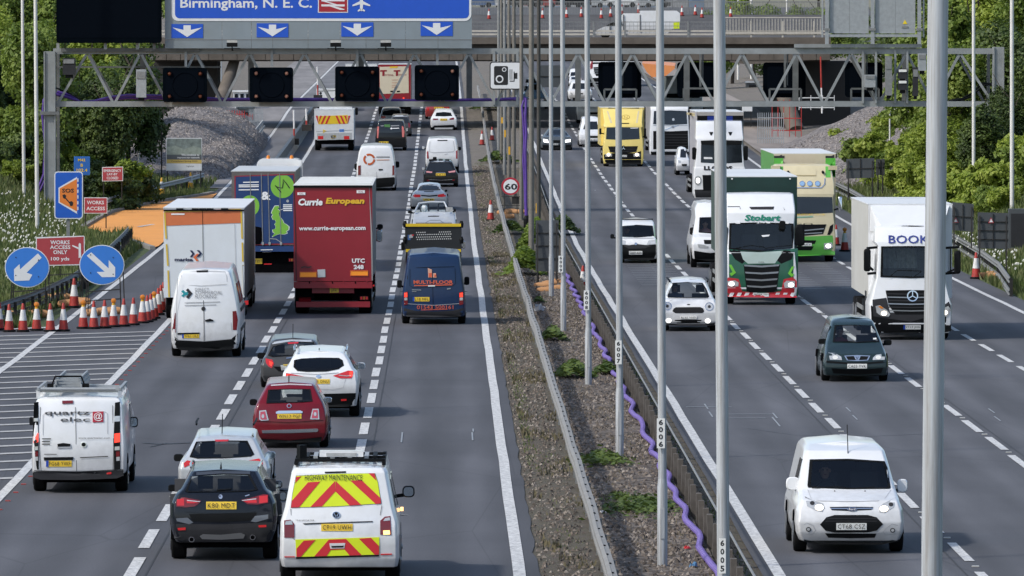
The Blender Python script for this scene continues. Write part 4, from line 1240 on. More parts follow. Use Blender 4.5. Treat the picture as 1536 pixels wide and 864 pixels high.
# ================================================================== GANTRY
GY_=355.0
def gz(py): return W(768,py,GY_).z
def gxp(px): return W(px,100,GY_).x
gan=thing('sign_gantry','grey steel truss gantry spanning all lanes of the motorway','gantry',(gxp(768),GY_,zr(GY_)))
go=gan.location
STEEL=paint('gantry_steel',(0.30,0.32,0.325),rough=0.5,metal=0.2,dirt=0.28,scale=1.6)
STEELD=paint('gantry_steel_shade_and_grime',(0.17,0.18,0.18),rough=0.55,metal=0.2,dirt=0.4,scale=2)  # darker, grimier copy of the steel; shade on rear members put into its colour
def gb(name,x0,x1,y0,y1,z0,z1,mat=None,par=None):
    return obj(name,MB().box(((x0+x1)/2-go.x,(y0+y1)/2,(z0+z1)/2-go.z),(x1-x0,y1-y0,z1-z0)),mat or STEEL,par or gan)
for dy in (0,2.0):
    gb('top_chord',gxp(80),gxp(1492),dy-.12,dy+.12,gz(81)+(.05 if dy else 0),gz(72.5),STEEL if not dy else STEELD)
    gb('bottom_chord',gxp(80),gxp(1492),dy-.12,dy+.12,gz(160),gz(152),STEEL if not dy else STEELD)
gb('cable_tray',gxp(92),gxp(300),-.3,-.14,gz(77.5),gz(72),STEELD)
gb('cable_tray',gxp(1191),gxp(1382),-.3,-.13,gz(71.5),gz(66),STEEL)
def leg(px0,px1,top,bot,nm='leg'):
    l=gb(nm,gxp(px0),gxp(px1),-.3,.3,zr(GY_)-.5,gz(top),STEEL)
    for sx in (px0,px1):
        gb('flange',gxp(sx)-.03,gxp(sx)+.03,-.38,.38,zr(GY_)-.5,gz(top)-.01,STEEL,l)
    gb('splice_plate',gxp(px0)-.22,gxp(px1)+.22,-.5,.5,gz(172),gz(167),STEELD,l)
    return l
l=leg(67,82.5,77,330); leg(1490,1504.5,70.5,320)
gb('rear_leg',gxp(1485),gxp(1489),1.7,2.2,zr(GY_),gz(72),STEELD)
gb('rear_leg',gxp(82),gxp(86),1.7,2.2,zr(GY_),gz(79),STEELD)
apex=[131,211,293,374,457,540,622,703,784,867,949,1031,1113,1195,1277,1360,1440]
low=[86]+[(a+b)/2 for a,b in zip(apex,apex[1:])]+[1490]
def diag(p0,p1,dy,w,m):
    a=Vector((gxp(p0[0])-go.x,dy,gz(p0[1])-go.z)); b=Vector((gxp(p1[0])-go.x,dy,gz(p1[1])-go.z))
    obj('brace',MB().bar(a,b,w,.12),m,gan)
for i,a in enumerate(apex):
    diag((a-1.5,82),(low[i]+2,153),0,.15,STEEL); diag((a+1.5,82),(low[i+1]-2,153),0,.15,STEEL)
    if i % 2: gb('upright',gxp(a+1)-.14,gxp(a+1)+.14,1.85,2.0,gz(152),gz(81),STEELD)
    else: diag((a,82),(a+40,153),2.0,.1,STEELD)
for px in (279,408,536,656): gb('hanger',gxp(px)-.06,gxp(px)+.06,-.26,-.14,gz(100),gz(74))
for px in (741,776): gb('hanger',gxp(px)-.06,gxp(px)+.06,-.26,-.14,gz(157),gz(76))
for px in (1294,1313.5,1342.5,1360.5): gb('hanger',gxp(px)-.05,gxp(px)+.05,-.28,-.15,gz(155),gz(76))
gb('mid_cable_rail',gxp(85),gxp(330),1.6,1.7,gz(102),gz(99.5),STEELD)
# equipment boxes on the right of the gantry
EQ='control boxes mounted on the right half of the gantry'
def eq(name,px0,px1,p0,p1,d,mat,lab,extra=None):
    x0,x1=gxp(px0),gxp(px1); z1,z0=gz(p0),gz(p1)
    t=thing(name,lab,'control box',((x0+x1)/2,GY_-.5,z0),EQ)
    obj('housing',MB().box((0,0,(z1-z0)/2),(x1-x0,d,z1-z0)),mat,t)
    obj('lid',MB().box((0,-d/2-.02,(z1-z0)*.8),((x1-x0)*.85,.03,(z1-z0)*.25)),extra or GALVD,t)
    obj('cable_gland',MB().box((0,0,-.08),((x1-x0)*.6,d*.6,.16)),BLACKP,t)
eq('control_box',1296,1312,112,131,.4,GALV,'light grey box with a dark gland between two uprights of the gantry')
eq('control_box',1346,1359.5,103,118,.3,GREYP,'upper of two small dark boxes on the gantry',WPLATE)
eq('control_box',1346,1359.5,120,135,.3,GREYP,'lower of two small dark boxes on the gantry',WPLATE)
eq('control_box',1327,1337,84,143,.3,GALVD,'tall rounded grey cable cabinet on the gantry')
eq('control_box',1368,1376,101,144,.3,GREYP,'tall dark cabinet behind the foreground column on the gantry')
eq('control_box',1376,1388,80,106,.3,GALV,'pale box under the top beam next to the foreground column')
eq('control_box',205,220,104,146,.4,GALV,'pale grey cabinet under the black message sign on the gantry')
eq('control_box',95,114,87,112,.4,GREYP,'grey cabinet at the left end of the gantry')
# purple ducts along the gantry and down into the reserve
PURP=paint('purple_duct',(0.085,0.035,0.27),rough=0.45,dirt=0.25)
PURPL=paint('purple_corrugated_duct',(0.22,0.16,0.46),rough=0.5,dirt=0.2)
d=thing('purple_duct','bundle of purple cable ducts lying along the bottom beam of the gantry','cable duct',(gxp(430),GY_+.8,gz(150)))
def duct(pts,Y,off,r,par,o,mat=PURP,nm='duct'):
    P_=[W(x,y,Y)-o for x,y in pts]
    for q in P_: q.y=off
    Q=[]
    for i in range(len(P_)-1):
        for k in range(4):
            t_=k/4; t_=t_*t_*(3-2*t_); Q.append(P_[i].lerp(P_[i+1],k/4)+Vector((0,0,0)))
    Q.append(P_[-1]); obj(nm,MB().tube(Q,r,8),mat,par,smooth=True)
duct([(84,142),(100,146),(120,153),(140,152),(165,146),(190,143),(245,144),(330,149),(480,149),(620,151),(700,150),(787,149)],GY_,0,.07,d,d.location)
duct([(84,138),(104,143),(125,155),(145,155),(170,149),(195,147),(245,148),(330,152),(480,152),(620,154),(700,152),(789,147)],GY_,.15,.07,d,d.location)
d2=thing('purple_duct','pair of purple ducts hanging from the gantry down to the central reserve','cable duct',(gxp(787),GY_-.4,zr(GY_)))
duct([(789,147),(789,158),(788,175),(789.5,200),(788,230),(789,270),(789,300),(790,330),(793,362)],GY_-28,0,.06,d2,Vector((d2.location.x,GY_-28,d2.location.z)))
duct([(786,150),(783,160),(785,180),(786.5,210),(785,240),(787,275),(788,310),(789.5,335),(791,358)],GY_-28,.15,.05,d2,Vector((d2.location.x,GY_-28,d2.location.z)))
for c in kids(d2): pass
d2.location.y=GY_-28
obj('joint_sleeve',MB().lathe((W(790,336,GY_-28).x-d2.location.x,-.05,W(790,340,GY_-28).z-d2.location.z),[(.1,-.15),(.14,0),(.14,.35),(.08,.5)],10),BLACKP,d2)
d3=thing('purple_duct','purple ducts running from the left gantry leg down into the grass','cable duct',(gxp(60),GY_+1,zr(GY_)))
for k,pts in enumerate(([(84,141),(72,138),(64,150),(62,175),(66,215),(64,262),(55,285),(44,300),(36,318),(30,334)],[(66,150),(66,185),(68,220),(66,270),(56,292),(47,304),(39,322),(32,336)])):
    duct(pts,GY_,1.0*0,.06,d3,d3.location)
obj('black_cable',MB().tube([W(x,y,GY_)-d3.location for x,y in ((84,132),(100,138),(115,146),(128,155))],.04,6),BLACKP,d3)
t=thing('cable','black cables looping under the truss at the right gantry leg','cable',(gxp(1450),GY_+.6,gz(150)))
for k in range(2): duct([(1425,152-k),(1445,150-k*2),(1458,145-k*4),(1470,134-k*4),(1478,128-k*3),(1490,126)],GY_,k*.2,.045,t,t.location,BLACKP,'cable')

# ---- signals on the gantry
SIGB=paint('signal_black',(0.003,0.005,0.008),rough=0.8,dirt=0.2,spec=.0)
LEDM=paint('led_matrix_face',(0.004,0.006,0.010),rough=0.7,dirt=0.3,scale=20,spec=.0)
AMBD=paint('dim_amber_lamp',(0.14,0.035,0.012),rough=0.3,dirt=0.2)
AMBR=paint('dim_lamp_bright',(0.35,0.16,0.11),rough=0.3)
SIGG='black lane signals hung on the gantry over the left carriageway'
sg_lab=['leftmost black lane signal over the closed lane','second black lane signal from the left, over the white lorry','third black lane signal, left of the red and cream lorry','fourth black lane signal, right of the red and cream lorry']
for i,(x0,x1,y0,y1) in enumerate(((245,311,101.5,153),(375,440,101,153),(503,569,99.5,151.5),(622,688.5,97.5,150.5))):
    X0,X1,Z0,Z1=gxp(x0),gxp(x1),gz(y1),gz(y0); w,h=X1-X0,Z1-Z0
    t=thing('lane_signal',sg_lab[i],'lane signal',((X0+X1)/2,GY_-.75,Z0),SIGG)
    obj('casing',MB().prism(rrect(-w/2,0,w/2,h,.12),0,.4),SIGB,t)
    f=obj('display',MB().prism(rrect(-w/2+.14,.14,w/2-.14,h-.14,.05),-.012,0),LEDM,t)
    obj('ring',MB().tube([(.6*math.cos(q*math.pi/12),-.02,h/2+.6*math.sin(q*math.pi/12)) for q in range(25)],.02,4),SIGB,f)
    for sx in (-1,1):
        for sz in (.17,.83):
            br_=(i == 1) or (i == 3 and sx>0 and sz>.5)
            l=obj('lantern',MB().lathe((sx*w*.35,-.02,h*sz),[(.13,0),(.13,-.06),(.115,-.06),(.115,-.01)],16,'y'),SIGB,t)
            obj('lens',MB().lathe((sx*w*.35,-.025,h*sz),[(.1,0),(.05,-.03),(.0,-.035)],12,'y'),AMBR if br_ else AMBD,l)
SIGR='black lane signals seen from behind on the right of the gantry'
rl=['pair side of black signal backs, leftmost, above the yellow lorry','black signal back second from the left behind the right truss','black signal back third on the right half of the gantry','black signal back rightmost, by the control boxes']
for i,(x0,x1,y0,y1) in enumerate(((899,964,93,147.5),(1018,1087,93.5,146),(1148,1212,94,147),(1272,1328,94,146.5))):
    X0,X1,Z0,Z1=gxp(x0),gxp(x1),gz(y1),gz(y0); w,h=X1-X0,Z1-Z0
    t=thing('lane_signal',rl[i],'lane signal',((X0+X1)/2,GY_+2.3,Z0),SIGR)
    obj('casing',MB().prism(rrect(-w/2,0,w/2,h,.15),0,.4),SIGB,t)
    obj('back_panel',MB().prism(rrect(-w/2+.2,.2,w/2-.2,h-.2,.08),-.1,0),LEDM,t)
    obj('bracket',MB().bar((-w*.37,-.9,-.15),(-w*.37,-.9,.42),.09).bar((-w*.37,-.9,.42),(w*.37,-.9,.42),.09).bar((w*.37,-.9,.42),(w*.37,-.9,-.15),.09),STEELD,t)
    obj('mast',MB().bar((.0,-.5,.5),(.0,-.5,h+.6),.10).bar((.12,-.4,.6),(.12,-.4,h+.4),.06),STEELD,t)

# ---- big signs on top of the gantry
SBLUE=paint('motorway_blue',(0.012,0.085,0.52),rough=0.4,dirt=0.05)
SWHITE=paint('reflective_white',(0.70,0.72,0.74),rough=0.4,dirt=0.05)
SGREY=paint('sign_grey',(0.215,0.26,0.29),rough=0.6,dirt=0.12,scale=.8)
SGREY2=paint('sign_grey_lower',(0.20,0.24,0.265),rough=0.6,dirt=0.15,scale=.8)
def sgn(px,py): p=W(px,py,GY_-.6); return p.x,p.z
X0,Z0=sgn(247,72.5); X1,Z1=sgn(708,-62)
s=thing('direction_sign','large blue motorway direction sign reading Birmingham, N. E. C. on a grey board','road sign',((X0+X1)/2,GY_-.6,Z0))
ox,oz=s.location.x,s.location.z
edges=[247,333,377,409,462,510,549,608,657,708]
for a,b in zip(edges,edges[1:]):
    xa,xb=sgn(a,0)[0]-ox,sgn(b,0)[0]-ox
    obj('board_panel',MB().box(((xa+xb)/2,.05,(sgn(0,59.5)[1]+Z1)/2-oz),(xb-xa-.015,.1,Z1-sgn(0,59.5)[1]-.01)),SGREY,s)
    obj('lower_panel',MB().box(((xa+xb)/2,.07,(sgn(0,60)[1]+Z0)/2-oz),(xb-xa-.015,.1,sgn(0,60)[1]-Z0)),SGREY2,s)
def rr(px0,py0,px1,py1,r): a=sgn(px0,py1); b=sgn(px1,py0); return rrect(a[0]-ox,a[1]-oz,b[0]-ox,b[1]-oz,r,5)
wb=obj('white_border',MB().prism(rr(257.5,-55,707,31.5,.32),-.02,.0),SWHITE,s)
bp=obj('blue_panel',MB().prism(rr(262.5,-50,703.5,27.5,.22),-.028,-.021),SBLUE,s)
def st(t_,x0,x1,y0,y1,mat=SWHITE,par=None,bold=.012,y=-.034):
    a=sgn(x0,y1); b=sgn(x1,y0); flat_text('lettering',t_,a[0]-ox,b[0]-ox,a[1]-oz,b[1]-oz,y,mat,par or bp,bold=bold)
st('Birmingham, N. E. C.',270.5,468,-3.2,16.2,bold=.02)
RR_=paint('rail_red',(0.36,0.02,0.03),rough=.4)
a=sgn(477,19); b=sgn(522,-14)
obj('rail_symbol_border',MB().prism([(a[0]-ox,a[1]-oz),(b[0]-ox,a[1]-oz),(b[0]-ox,b[1]-oz),(a[0]-ox,b[1]-oz)],-.035,-.029),SWHITE,bp)
a=sgn(478.3,17.8); b=sgn(520.7,-13)
obj('rail_symbol',MB().prism([(a[0]-ox,a[1]-oz),(b[0]-ox,a[1]-oz),(b[0]-ox,b[1]-oz),(a[0]-ox,b[1]-oz)],-.038,-.036),RR_,bp)
def flatpx(name,polys,mat,y=-.042,par=None,Yo=None,o=None):
    m_=MB()
    for pl in polys:
        q=[(sgn(x,yy)[0]-ox,y,sgn(x,yy)[1]-oz) for x,yy in pl]; m_.add(q,[tuple(range(len(q)))])
    return obj(name,m_,mat,par or bp,fix=False)
flatpx('rail_arrows',[[(482,6.6),(517,6.6),(517,9.6),(482,9.6)],[(482,-1),(517,-1),(517,2),(482,2)],[(484,2),(490,2),(506,6.6),(500,6.6)],[(495,9.6),(502,9.6),(517,13.6),(516,14.8),(510,14.8)],[(484,-7),(490,-7),(505,-1),(498,-1)]],SWHITE)
flatpx('aeroplane',[[(540.7,-6),(543.6,-6),(544.5,-3),(544.3,14.5),(542.2,17),(540,14.5),(539.8,-3)],[(540,1.5),(528.5,7.5),(528.8,9.5),(540,6.5)],[(544.3,1.5),(555.5,7.5),(555.2,9.5),(544.3,6.5)],[(540.5,12.5),(536.5,15.6),(536.8,17.3),(541.5,16)],[(543.8,12.5),(547.5,15.6),(547.2,17.3),(542.8,16)]],SWHITE)
for (x0,x1,y0,y1) in ((257,304.5,36,57),(385,432.5,35,56),(512,560,33.5,55),(631,679,32.5,54)):
    bq=[(sgn(x,y)[0]-ox,sgn(x,y)[1]-oz) for x,y in ((x0,y1),(x1,y1),(x1,y0),(x0,y0))]
    ap=obj('lane_arrow_panel',MB().prism(bq,-.02,.0),SBLUE,s)
    c=(x0+x1)/2; w=x1-x0; h=y1-y0
    flatpx('down_arrow',[[(c-w*.115,y0+h*.09),(c+w*.115,y0+h*.09),(c+w*.115,y0+h*.42),(c-w*.115,y0+h*.42)],
                          [(c-w*.465,y0+h*.25),(c-w*.115,y0+h*.42),(c-w*.0,y0+h*.93)],[(c-w*.115,y0+h*.42),(c+w*.115,y0+h*.42),(c,y0+h*.93)],
                          [(c+w*.465,y0+h*.25),(c+w*.0,y0+h*.93),(c+w*.115,y0+h*.42)]],SWHITE,y=-.03,par=ap)
lampn=0
for px in (349,504,579):
    g=sgn(px,72)
    t=thing('sign_floodlight',f'small floodlight on the gantry under the blue sign, {["left", "middle", "right"][lampn]} one of three','floodlight',(g[0],GY_-1.5,gz(72))); lampn += 1
    obj('housing',MB().box((0,0,.16),(.52,.22,.2)),BLACKP,t)
    obj('reflector',MB().box((0,.02,.32),(.5,.25,.12)),LENS,t)
    obj('stand',MB().bar((0,.1,-.1),(0,.1,.08),.06).bar((0,.1,-.1),(0,1.3,-.1),.06).bar((-.4,.05,-.02),(.4,.05,-.02),.04),BLACKP,t)
X0,Z0=sgn(85,64.5); X1,Z1=sgn(242,-50)
s=thing('message_sign','huge blank black electronic message sign at the left end of the gantry','message sign',((X0+X1)/2,GY_-.9,Z0))
w,h=X1-X0,Z1-Z0
obj('casing',MB().prism(rrect(-w/2,0,w/2,h,.15),0,.7),SIGB,s)
obj('display',MB().prism(rrect(-w/2+.12,.25,w/2-.12,h-.2,.05),-.012,0),LEDM,s)
for px in (88,159,207,232): obj('support_post',MB().bar((gxp(px)-s.location.x,.3,0),(gxp(px)-s.location.x,.3,gz(74)-Z0),.14),STEEL if px != 232 else STEELD,s)
# back of the sign on the right
X0,Z0=sgn(1235,57); X1,Z1=sgn(1386,-60)
s=thing('big_road_sign','grey panelled back of a big sign on the right of the gantry','sign',((X0+X1)/2,GY_-.6,gz(66)))
ox,oz=s.location.x,s.location.z
for a,b in ((1244,1274),(1274.3,1303),(1313,1343),(1343.3,1373)):
    xa,xb=sgn(a,0)[0]-ox,sgn(b,0)[0]-ox
    obj('back_panel',MB().box(((xa+xb)/2,.1,(sgn(0,50)[1]+Z1)/2-oz),(xb-xa,.15,Z1-sgn(0,50)[1])),GALV,s)
for a in (1240.5,1309,1379): obj('post',MB().bar((sgn(a,0)[0]-ox,-.02,.0),(sgn(a,0)[0]-ox,-.02,Z1-oz),.17),GALV,s)
for a in (1233.5,1385.5): obj('edge_strip',MB().bar((sgn(a,0)[0]-ox,.02,sgn(0,56)[1]-oz),(sgn(a,0)[0]-ox,.02,Z1-oz),.07),GALV,s)
obj('cross_bar',MB().bar((sgn(1243,0)[0]-ox,-.01,sgn(0,53.5)[1]-oz),(sgn(1377,0)[0]-ox,-.01,sgn(0,53.5)[1]-oz),.13),GALV,s)
for a in (1240.5,1309,1379): obj('clamp',MB().box((sgn(a,0)[0]-ox,-.05,sgn(0,44)[1]-oz),(.3,.2,.12)),GALVD,s)
obj('warning_sticker',MB().prism([(sgn(x,y)[0]-ox,sgn(x,y)[1]-oz) for x,y in ((1354,36),(1361,36),(1357.5,29.5))],.01,.02),paint('sticker_yellow',(.8,.6,.02)),s)
obj('sticker',MB().box((sgn(1357.5,0)[0]-ox,.01,sgn(0,40.5)[1]-oz),(.3,.02,.1)),GALVD,s)
# camera sign
def signplane(Y): return lambda px,py: W(px,py,Y)
def panel_sign(name,label,cat,Y,corners,foot_y,group=None,thick=.03):
    xs=[c[0] for c in corners]; cx=sum(xs)/len(xs)
    g=W(cx,foot_y,Y); 
    t=thing(name,label,cat,g,group)
    return t,(lambda px,py,dy=0.0: (lambda q: (q.x - g.x,q.z - g.z))(W(px,py,Y)))
t,Q=panel_sign('camera_sign','square white speed camera sign with black camera symbol hung on the gantry','road sign',GY_-.6,[(759,114)],136)
def PR(nm,poly,y0,y1,mat,par): return obj(nm,MB().prism([Q(*p) for p in poly],y0,y1),mat,par)
PR('plate_edge',rrect(734.5,92.5,783,134.5,4.5),-.02,.03,INK,t)
f=PR('plate_face',rrect(736,94,781.5,132.8,3.5),-.03,-.021,SWHITE,t)
PR('camera_body',rrect(741,99,762,127.5,2.5),-.036,-.031,INK,f)
for cx,cy,ro in ((749.3,118.6,5.8),(756.3,104.3,3.3)):
    PR('lens_ring',ell(cx,cy,ro),-.040,-.037,SWHITE,f); PR('lens_hole',ell(cx,cy,ro*.66),-.044,-.041,INK,f)
for x in (764.5,767.3): PR('stripe',[(x,104),(x+1,104),(x+1,120),(x,120)],-.036,-.031,INK,f)
PR('stripe',[(764.5,121),(770.5,121),(770.5,107.5),(771.8,107.5),(771.8,122.5),(764.5,122.5)],-.036,-.031,INK,f)
PR('nozzle',[(770.5,110),(776,109),(776,118.3),(770.5,118)],-.036,-.031,INK,f)

# ================================================================== ROADSIDE SIGNS
SBL=paint('arrow_sign_blue',(0.035,0.19,0.62),rough=.4,dirt=.06)
SRED=paint('works_sign_red',(0.37,0.045,0.055),rough=.45,dirt=.08)
SOR=paint('sos_orange',(0.72,0.2,0.03),rough=.45,dirt=.06)
BLKM=paint('black_frame_steel',(0.02,0.018,0.016),rough=.6,dirt=.4)
BAG=paint('orange_sandbag',(0.52,0.27,0.12),rough=.85,dirt=.3,scale=5,bump=.5,bscale=20)
def frame(par,Q,legs,rails,w=.035,name='leg'):
    for (a,b) in legs:
        p,q=Q(*a),Q(*b); obj('leg',MB().bar((p[0],.03,p[1]),(q[0],.12,q[1]),w),BLKM,par)
    for (a,b) in rails:
        p,q=Q(*a),Q(*b); obj('cross_rail',MB().bar((p[0],.04,p[1]),(q[0],.04,q[1]),w),BLKM,par)
ARG='round blue arrow signs at the start of the cones'
for i,(cx,cy,rx,ry) in enumerate(((40.7,401,33.5,30.3),(152.8,397.3,33.8,30))):
    Y=233.0
    lab=['round blue sign with white arrow pointing down left','round blue sign with white arrow pointing down right'][i]
    t,Q=panel_sign('arrow_sign',lab,'road sign',Y,[(cx,cy)],475,ARG)
    f=PR('disc',ell(cx,cy,rx,ry,36),-.01,.02,SWHITE,t)
    PR('blue_face',ell(cx,cy,rx-1.1,ry-1.1,36),-.016,-.011,SBL,f)
    if i == 0: ar=[(57,380),(62.5,386.5),(40,409),(48.5,412),(44,420.5),(21.5,421.5),(21,404),(29.5,396),(30,404),(30,404.2)]
    else: ar=[(130,383.5),(137,378.5),(163,402.5),(163.2,390),(172.8,401),(172.8,415.5),(153,415.7),(145,408),(157,407.5)]
    Vp,Fp=grid_poly(ar,None)
    obj('white_arrow',MB().add([(Q(*p)[0],-.021,Q(*p)[1]) for p in Vp],Fp),SWHITE,f,fix=False)
    for hx,hy in ((-17,-15),(17,-11),(17,14),(-17,12)): PR('rivet',ell(cx+hx,cy+hy,.9,.9,8),-.03,-.021,INK,f)
    bx_=cx-22 if i == 0 else cx-21
    frame(t,Q,[((cx-23,424),(cx-25,476)),((cx-20.5,424),(cx-21,468)),((cx+27,416),(cx+29,478)),((cx+32,408),(cx+34,470))],[((cx-24,438),(cx+28,434)),((cx-24,452),(cx+28,448))])
def bags(pxs,name_lab,grp='orange sandbags weighing down sign frames',s_=1.0,Y=None):
    for k,(px,py,w) in enumerate(pxs):
        g=Gp(px,py)
        r_=.22*s_*w
        m_=MB().lathe((0,0,0),[(.02,-.3*w),(.10,-.26*w),(.13,-.1*w),(.12,0),(.13,.12*w),(.1,.26*w),(.02,.3*w)],10,'x')
        o=obj('sandbag',m_,BAG,smooth=True); o.location=(g.x,g.y,g.z+.1); o.rotation_euler=(rng.uniform(-.2,.2),rng.uniform(-.1,.1),rng.uniform(-.3,.3)); o.scale=(s_,s_*1.1,s_*1.05)
        tag(o,name_lab,'sandbag',grp)
bags([(22,477,1),(30,477,1),(48,476,1),(60,475,1)],'orange sandbag on the frame behind the cones under the down-left arrow sign')
bags([(135,474,1),(148,473,1),(158,472,1),(170,471,1)],'orange sandbag on the frame under the down-right arrow sign')
bags([(76,452,1),(87,452,1),(93,450,1)],'orange sandbag on the grass behind the lone cone',s_=1.1)
bags([(101,460,1),(116,459,1),(122,457,1)],'orange sandbag on the grass beside the lone cone',s_=1.1)
bags([(813,433,1),(824,430,1),(836,428,1),(838,437,1),(817,440,1)],'orange sandbag at the foot of the dark sign backs on the central reserve')
bags([(755,322,1.1),(767,320,1.1),(778,321,1.1),(762,328,1.1)],'faded orange sandbag below the 60 speed sign')
bags([(1480,418,1.4),(1494,416,1.4)],'orange sandbag lying beside the end of the right guardrail')
t,Q=panel_sign('works_sign','red sign reading WORKS ACCESS ONLY 100 yds with a white road branch symbol','road sign',247.0,[(90,376)],446)
PR('plate',[(54,357.5),(54.5,355.8),(125.5,353.6),(127,355),(127,396),(126,397.6),(73,398.6),(71,397.6),(54,380)],-.01,.02,SWHITE,t)
f=PR('red_face',[(55.3,357.8),(125.6,355),(125.6,396),(74,397.2),(55.3,379)],-.016,-.011,SRED,t)
def TX(s_,x0,x1,y0,y1,mat,par,y=-.02,bold=.02,sk=0):
    a,b=Q(x0,y1),Q(x1,y0); return flat_text('lettering',s_,a[0],b[0],a[1],b[1],y,mat,par,bold=bold)
TX('WORKS',75.5,104.5,360.5,366.5,SWHITE,f); TX('ACCESS',75,105.7,368,373.7,SWHITE,f); TX('ONLY',80,101,375.2,381.2,SWHITE,f); TX('100 yds',76.5,104,385.5,392.3,SWHITE,f)
PR('branch_symbol',[(118,366),(119.7,364.2),(121.3,366),(121.8,386),(118,387)],-.021,-.017,SWHITE,f)
PR('branch_symbol',[(108.8,367.5),(117.8,371),(117.8,374),(108,369)],-.0213,-.0172,SWHITE,f)
frame(t,Q,[((75,398),(72,450)),((90,398),(90,416)),((118,397),(121,458)),((121,397),(124,452))],[((72,413),(121,410)),((72,425),(121,422))])
t,Q=panel_sign('sos_sign','blue SOS sign with orange panel and telephone symbol in front of the gantry leg','road sign',312.0,[(103,290)],364)
PR('plate',rrect(81.5,257.2,124.3,328.2,4.5),-.01,.03,SWHITE,t)
f=PR('blue_face',rrect(83,258.6,122.8,326.8,3.8),-.016,-.011,paint('sos_blue',(.012,.10,.50),rough=.4),t)
PR('white_outline',[(87.8,281.5),(117,264.5),(118.5,265.5),(118.5,320.5),(117,321.5),(87.8,304)],-.022,-.017,SWHITE,f)
PR('orange_panel',[(89.5,282.7),(115.5,268.2),(115.5,317.2),(89.5,303)],-.027,-.023,SOR,f)
PR('blue_edge',[(115.5,265),(118.6,263),(118.6,323),(115.5,320)],-.0275,-.0235,paint('sos_blue',(.012,.10,.50)),f)
for k in range(6): PR('dash',[(116,267.5+k*8.5),(117.7,267.5+k*8.5),(117.7,272.5+k*8.5),(116,272.5+k*8.5)],-.033,-.029,SWHITE,f)
TX('SOS',93,111,282.8,289,INK,f,y=-.032,bold=.03)
PR('handset',[(93.5,292.5),(97,291.2),(99.5,293.5),(98.5,296),(104,302.5),(107.5,301.5),(110,304),(109,308.5),(105.5,309),(104.3,305.6),(98.5,298.5),(95,297)],-.033,-.028,INK,f)
PR('post',[(99.5,328),(104.5,328),(104.5,366),(99.5,366)],.05,.2,GALVD,t)
def simple(name,lab,Y,x0,y0,x1,y1,foot,face,lines,edge=SWHITE,legs=None,tilt=0,ink=SWHITE):
    global Q
    t,Q=panel_sign(name,lab,'road sign',Y,[((x0+x1)/2,y1)],foot)
    e=min(1.0,(x1-x0)*.03)
    f0=PR('plate',[(x0,y0+tilt),(x1,y0),(x1,y1-tilt),(x0,y1)],-.01,.02,edge,t)
    f=PR('face',[(x0+e,y0+e+tilt),(x1-e,y0+e),(x1-e,y1-e-tilt),(x0+e,y1-e)],-.016,-.011,face,t)
    for (s_,a,b,c,d_) in lines: TX(s_,a,b,c,d_,ink,f)
    for lx in (legs or (x0+2,x1-2)):
        p,q=Q(lx,y1-1),Q(lx,foot); obj('leg',MB().bar((p[0],.05,p[1]),(q[0],.1,q[1]),.05),BLKM,t)
    return t,f
simple('works_sign','red WORKS ACCESS sign beside the blue SOS sign',330,126,296.2,161,320.2,350,SRED,[('WORKS',130.5,156,301,306.5),('ACCESS',129.5,157.5,310,315.5)])
simple('works_sign','small red EMERGENCY LAY-BY CLOSED sign in front of the trees',348,153.2,250,184.5,272,300,SRED,[('EMERGENCY',155.5,182,254,258),('LAY-BY',160.5,176.5,259.5,263),('CLOSED',160,177.5,265,269)],tilt=.7)
simple('marker_sign','small blue location sign with yellow letters behind the SOS sign',352,111,234.8,134.8,262.5,320,paint('marker_blue',(.02,.12,.42)),[('M42',117,128,238,242),('B',121,124.5,245.5,250),('102.4',115,131,253,257.5)],edge=SBL,ink=YPLATE,legs=(125,))
t,f=simple('project_board','pale project information board in front of the gravel mound',390,249.3,207,303,256.3,282,paint('board_green_picture',(.24,.29,.27),scale=4,dirt=.6,rough=.5),[],edge=WHITE2)
PR('landscape_print',[(250,232),(302.3,232),(302.3,240),(250,239)],-.0205,-.0165,paint('board_slate',(.10,.11,.12)),f)
PR('landscape_print',[(250,221),(262,218),(276,224),(290,219),(302.3,223),(302.3,231.9),(250,231.9)],-.0203,-.0163,paint('board_pale_green',(.33,.38,.33),dirt=.4,scale=5),f)
PR('yellow_band',[(250,239.2),(302.3,239.8),(302.3,245.3),(250,244.8)],-.022,-.0165,paint('board_yellow',(.55,.40,.12)),f)
PR('white_band',[(250,245),(302.3,245.5),(302.3,255),(250,255.4)],-.022,-.0165,WHITE2,f)
TX('We continue to',272,299,230.5,233.8,SWHITE,f,y=-.024); TX('improve our network',266,299.5,235,238.3,SWHITE,f,y=-.024)
TX('Completed Spring 2020',257,296,240.5,243.6,INK,f,y=-.025,bold=0); TX('highways',280,291,248,251,INK,f,y=-.025,bold=0)
# speed sign 60 on the reserve
t,Q=panel_sign('speed_sign','round 60 speed limit sign on the central reserve','road sign',335,[(765.5,279)],318)
PR('disc',ell(765.7,279.3,13.7,13.2,32),-.01,.02,paint('sign_ring_red',(.42,.02,.04),rough=.4),t)
f=PR('white_face',ell(765.7,279.5,10.7,10.4,32),-.016,-.011,SWHITE,t)
TX('60',757,776,275.2,284.8,INK,f,bold=.03)
frame(t,Q,[((757,290),(756,322)),((775,290),(776,322))],[((752,280.5),(780,280.5)),((752,295),(780,295)),((752,308),(780,308))],w=.03)
PR('foot_box',[(768,295),(779,295),(779,306),(768,306)],.06,.2,BLKM,t)
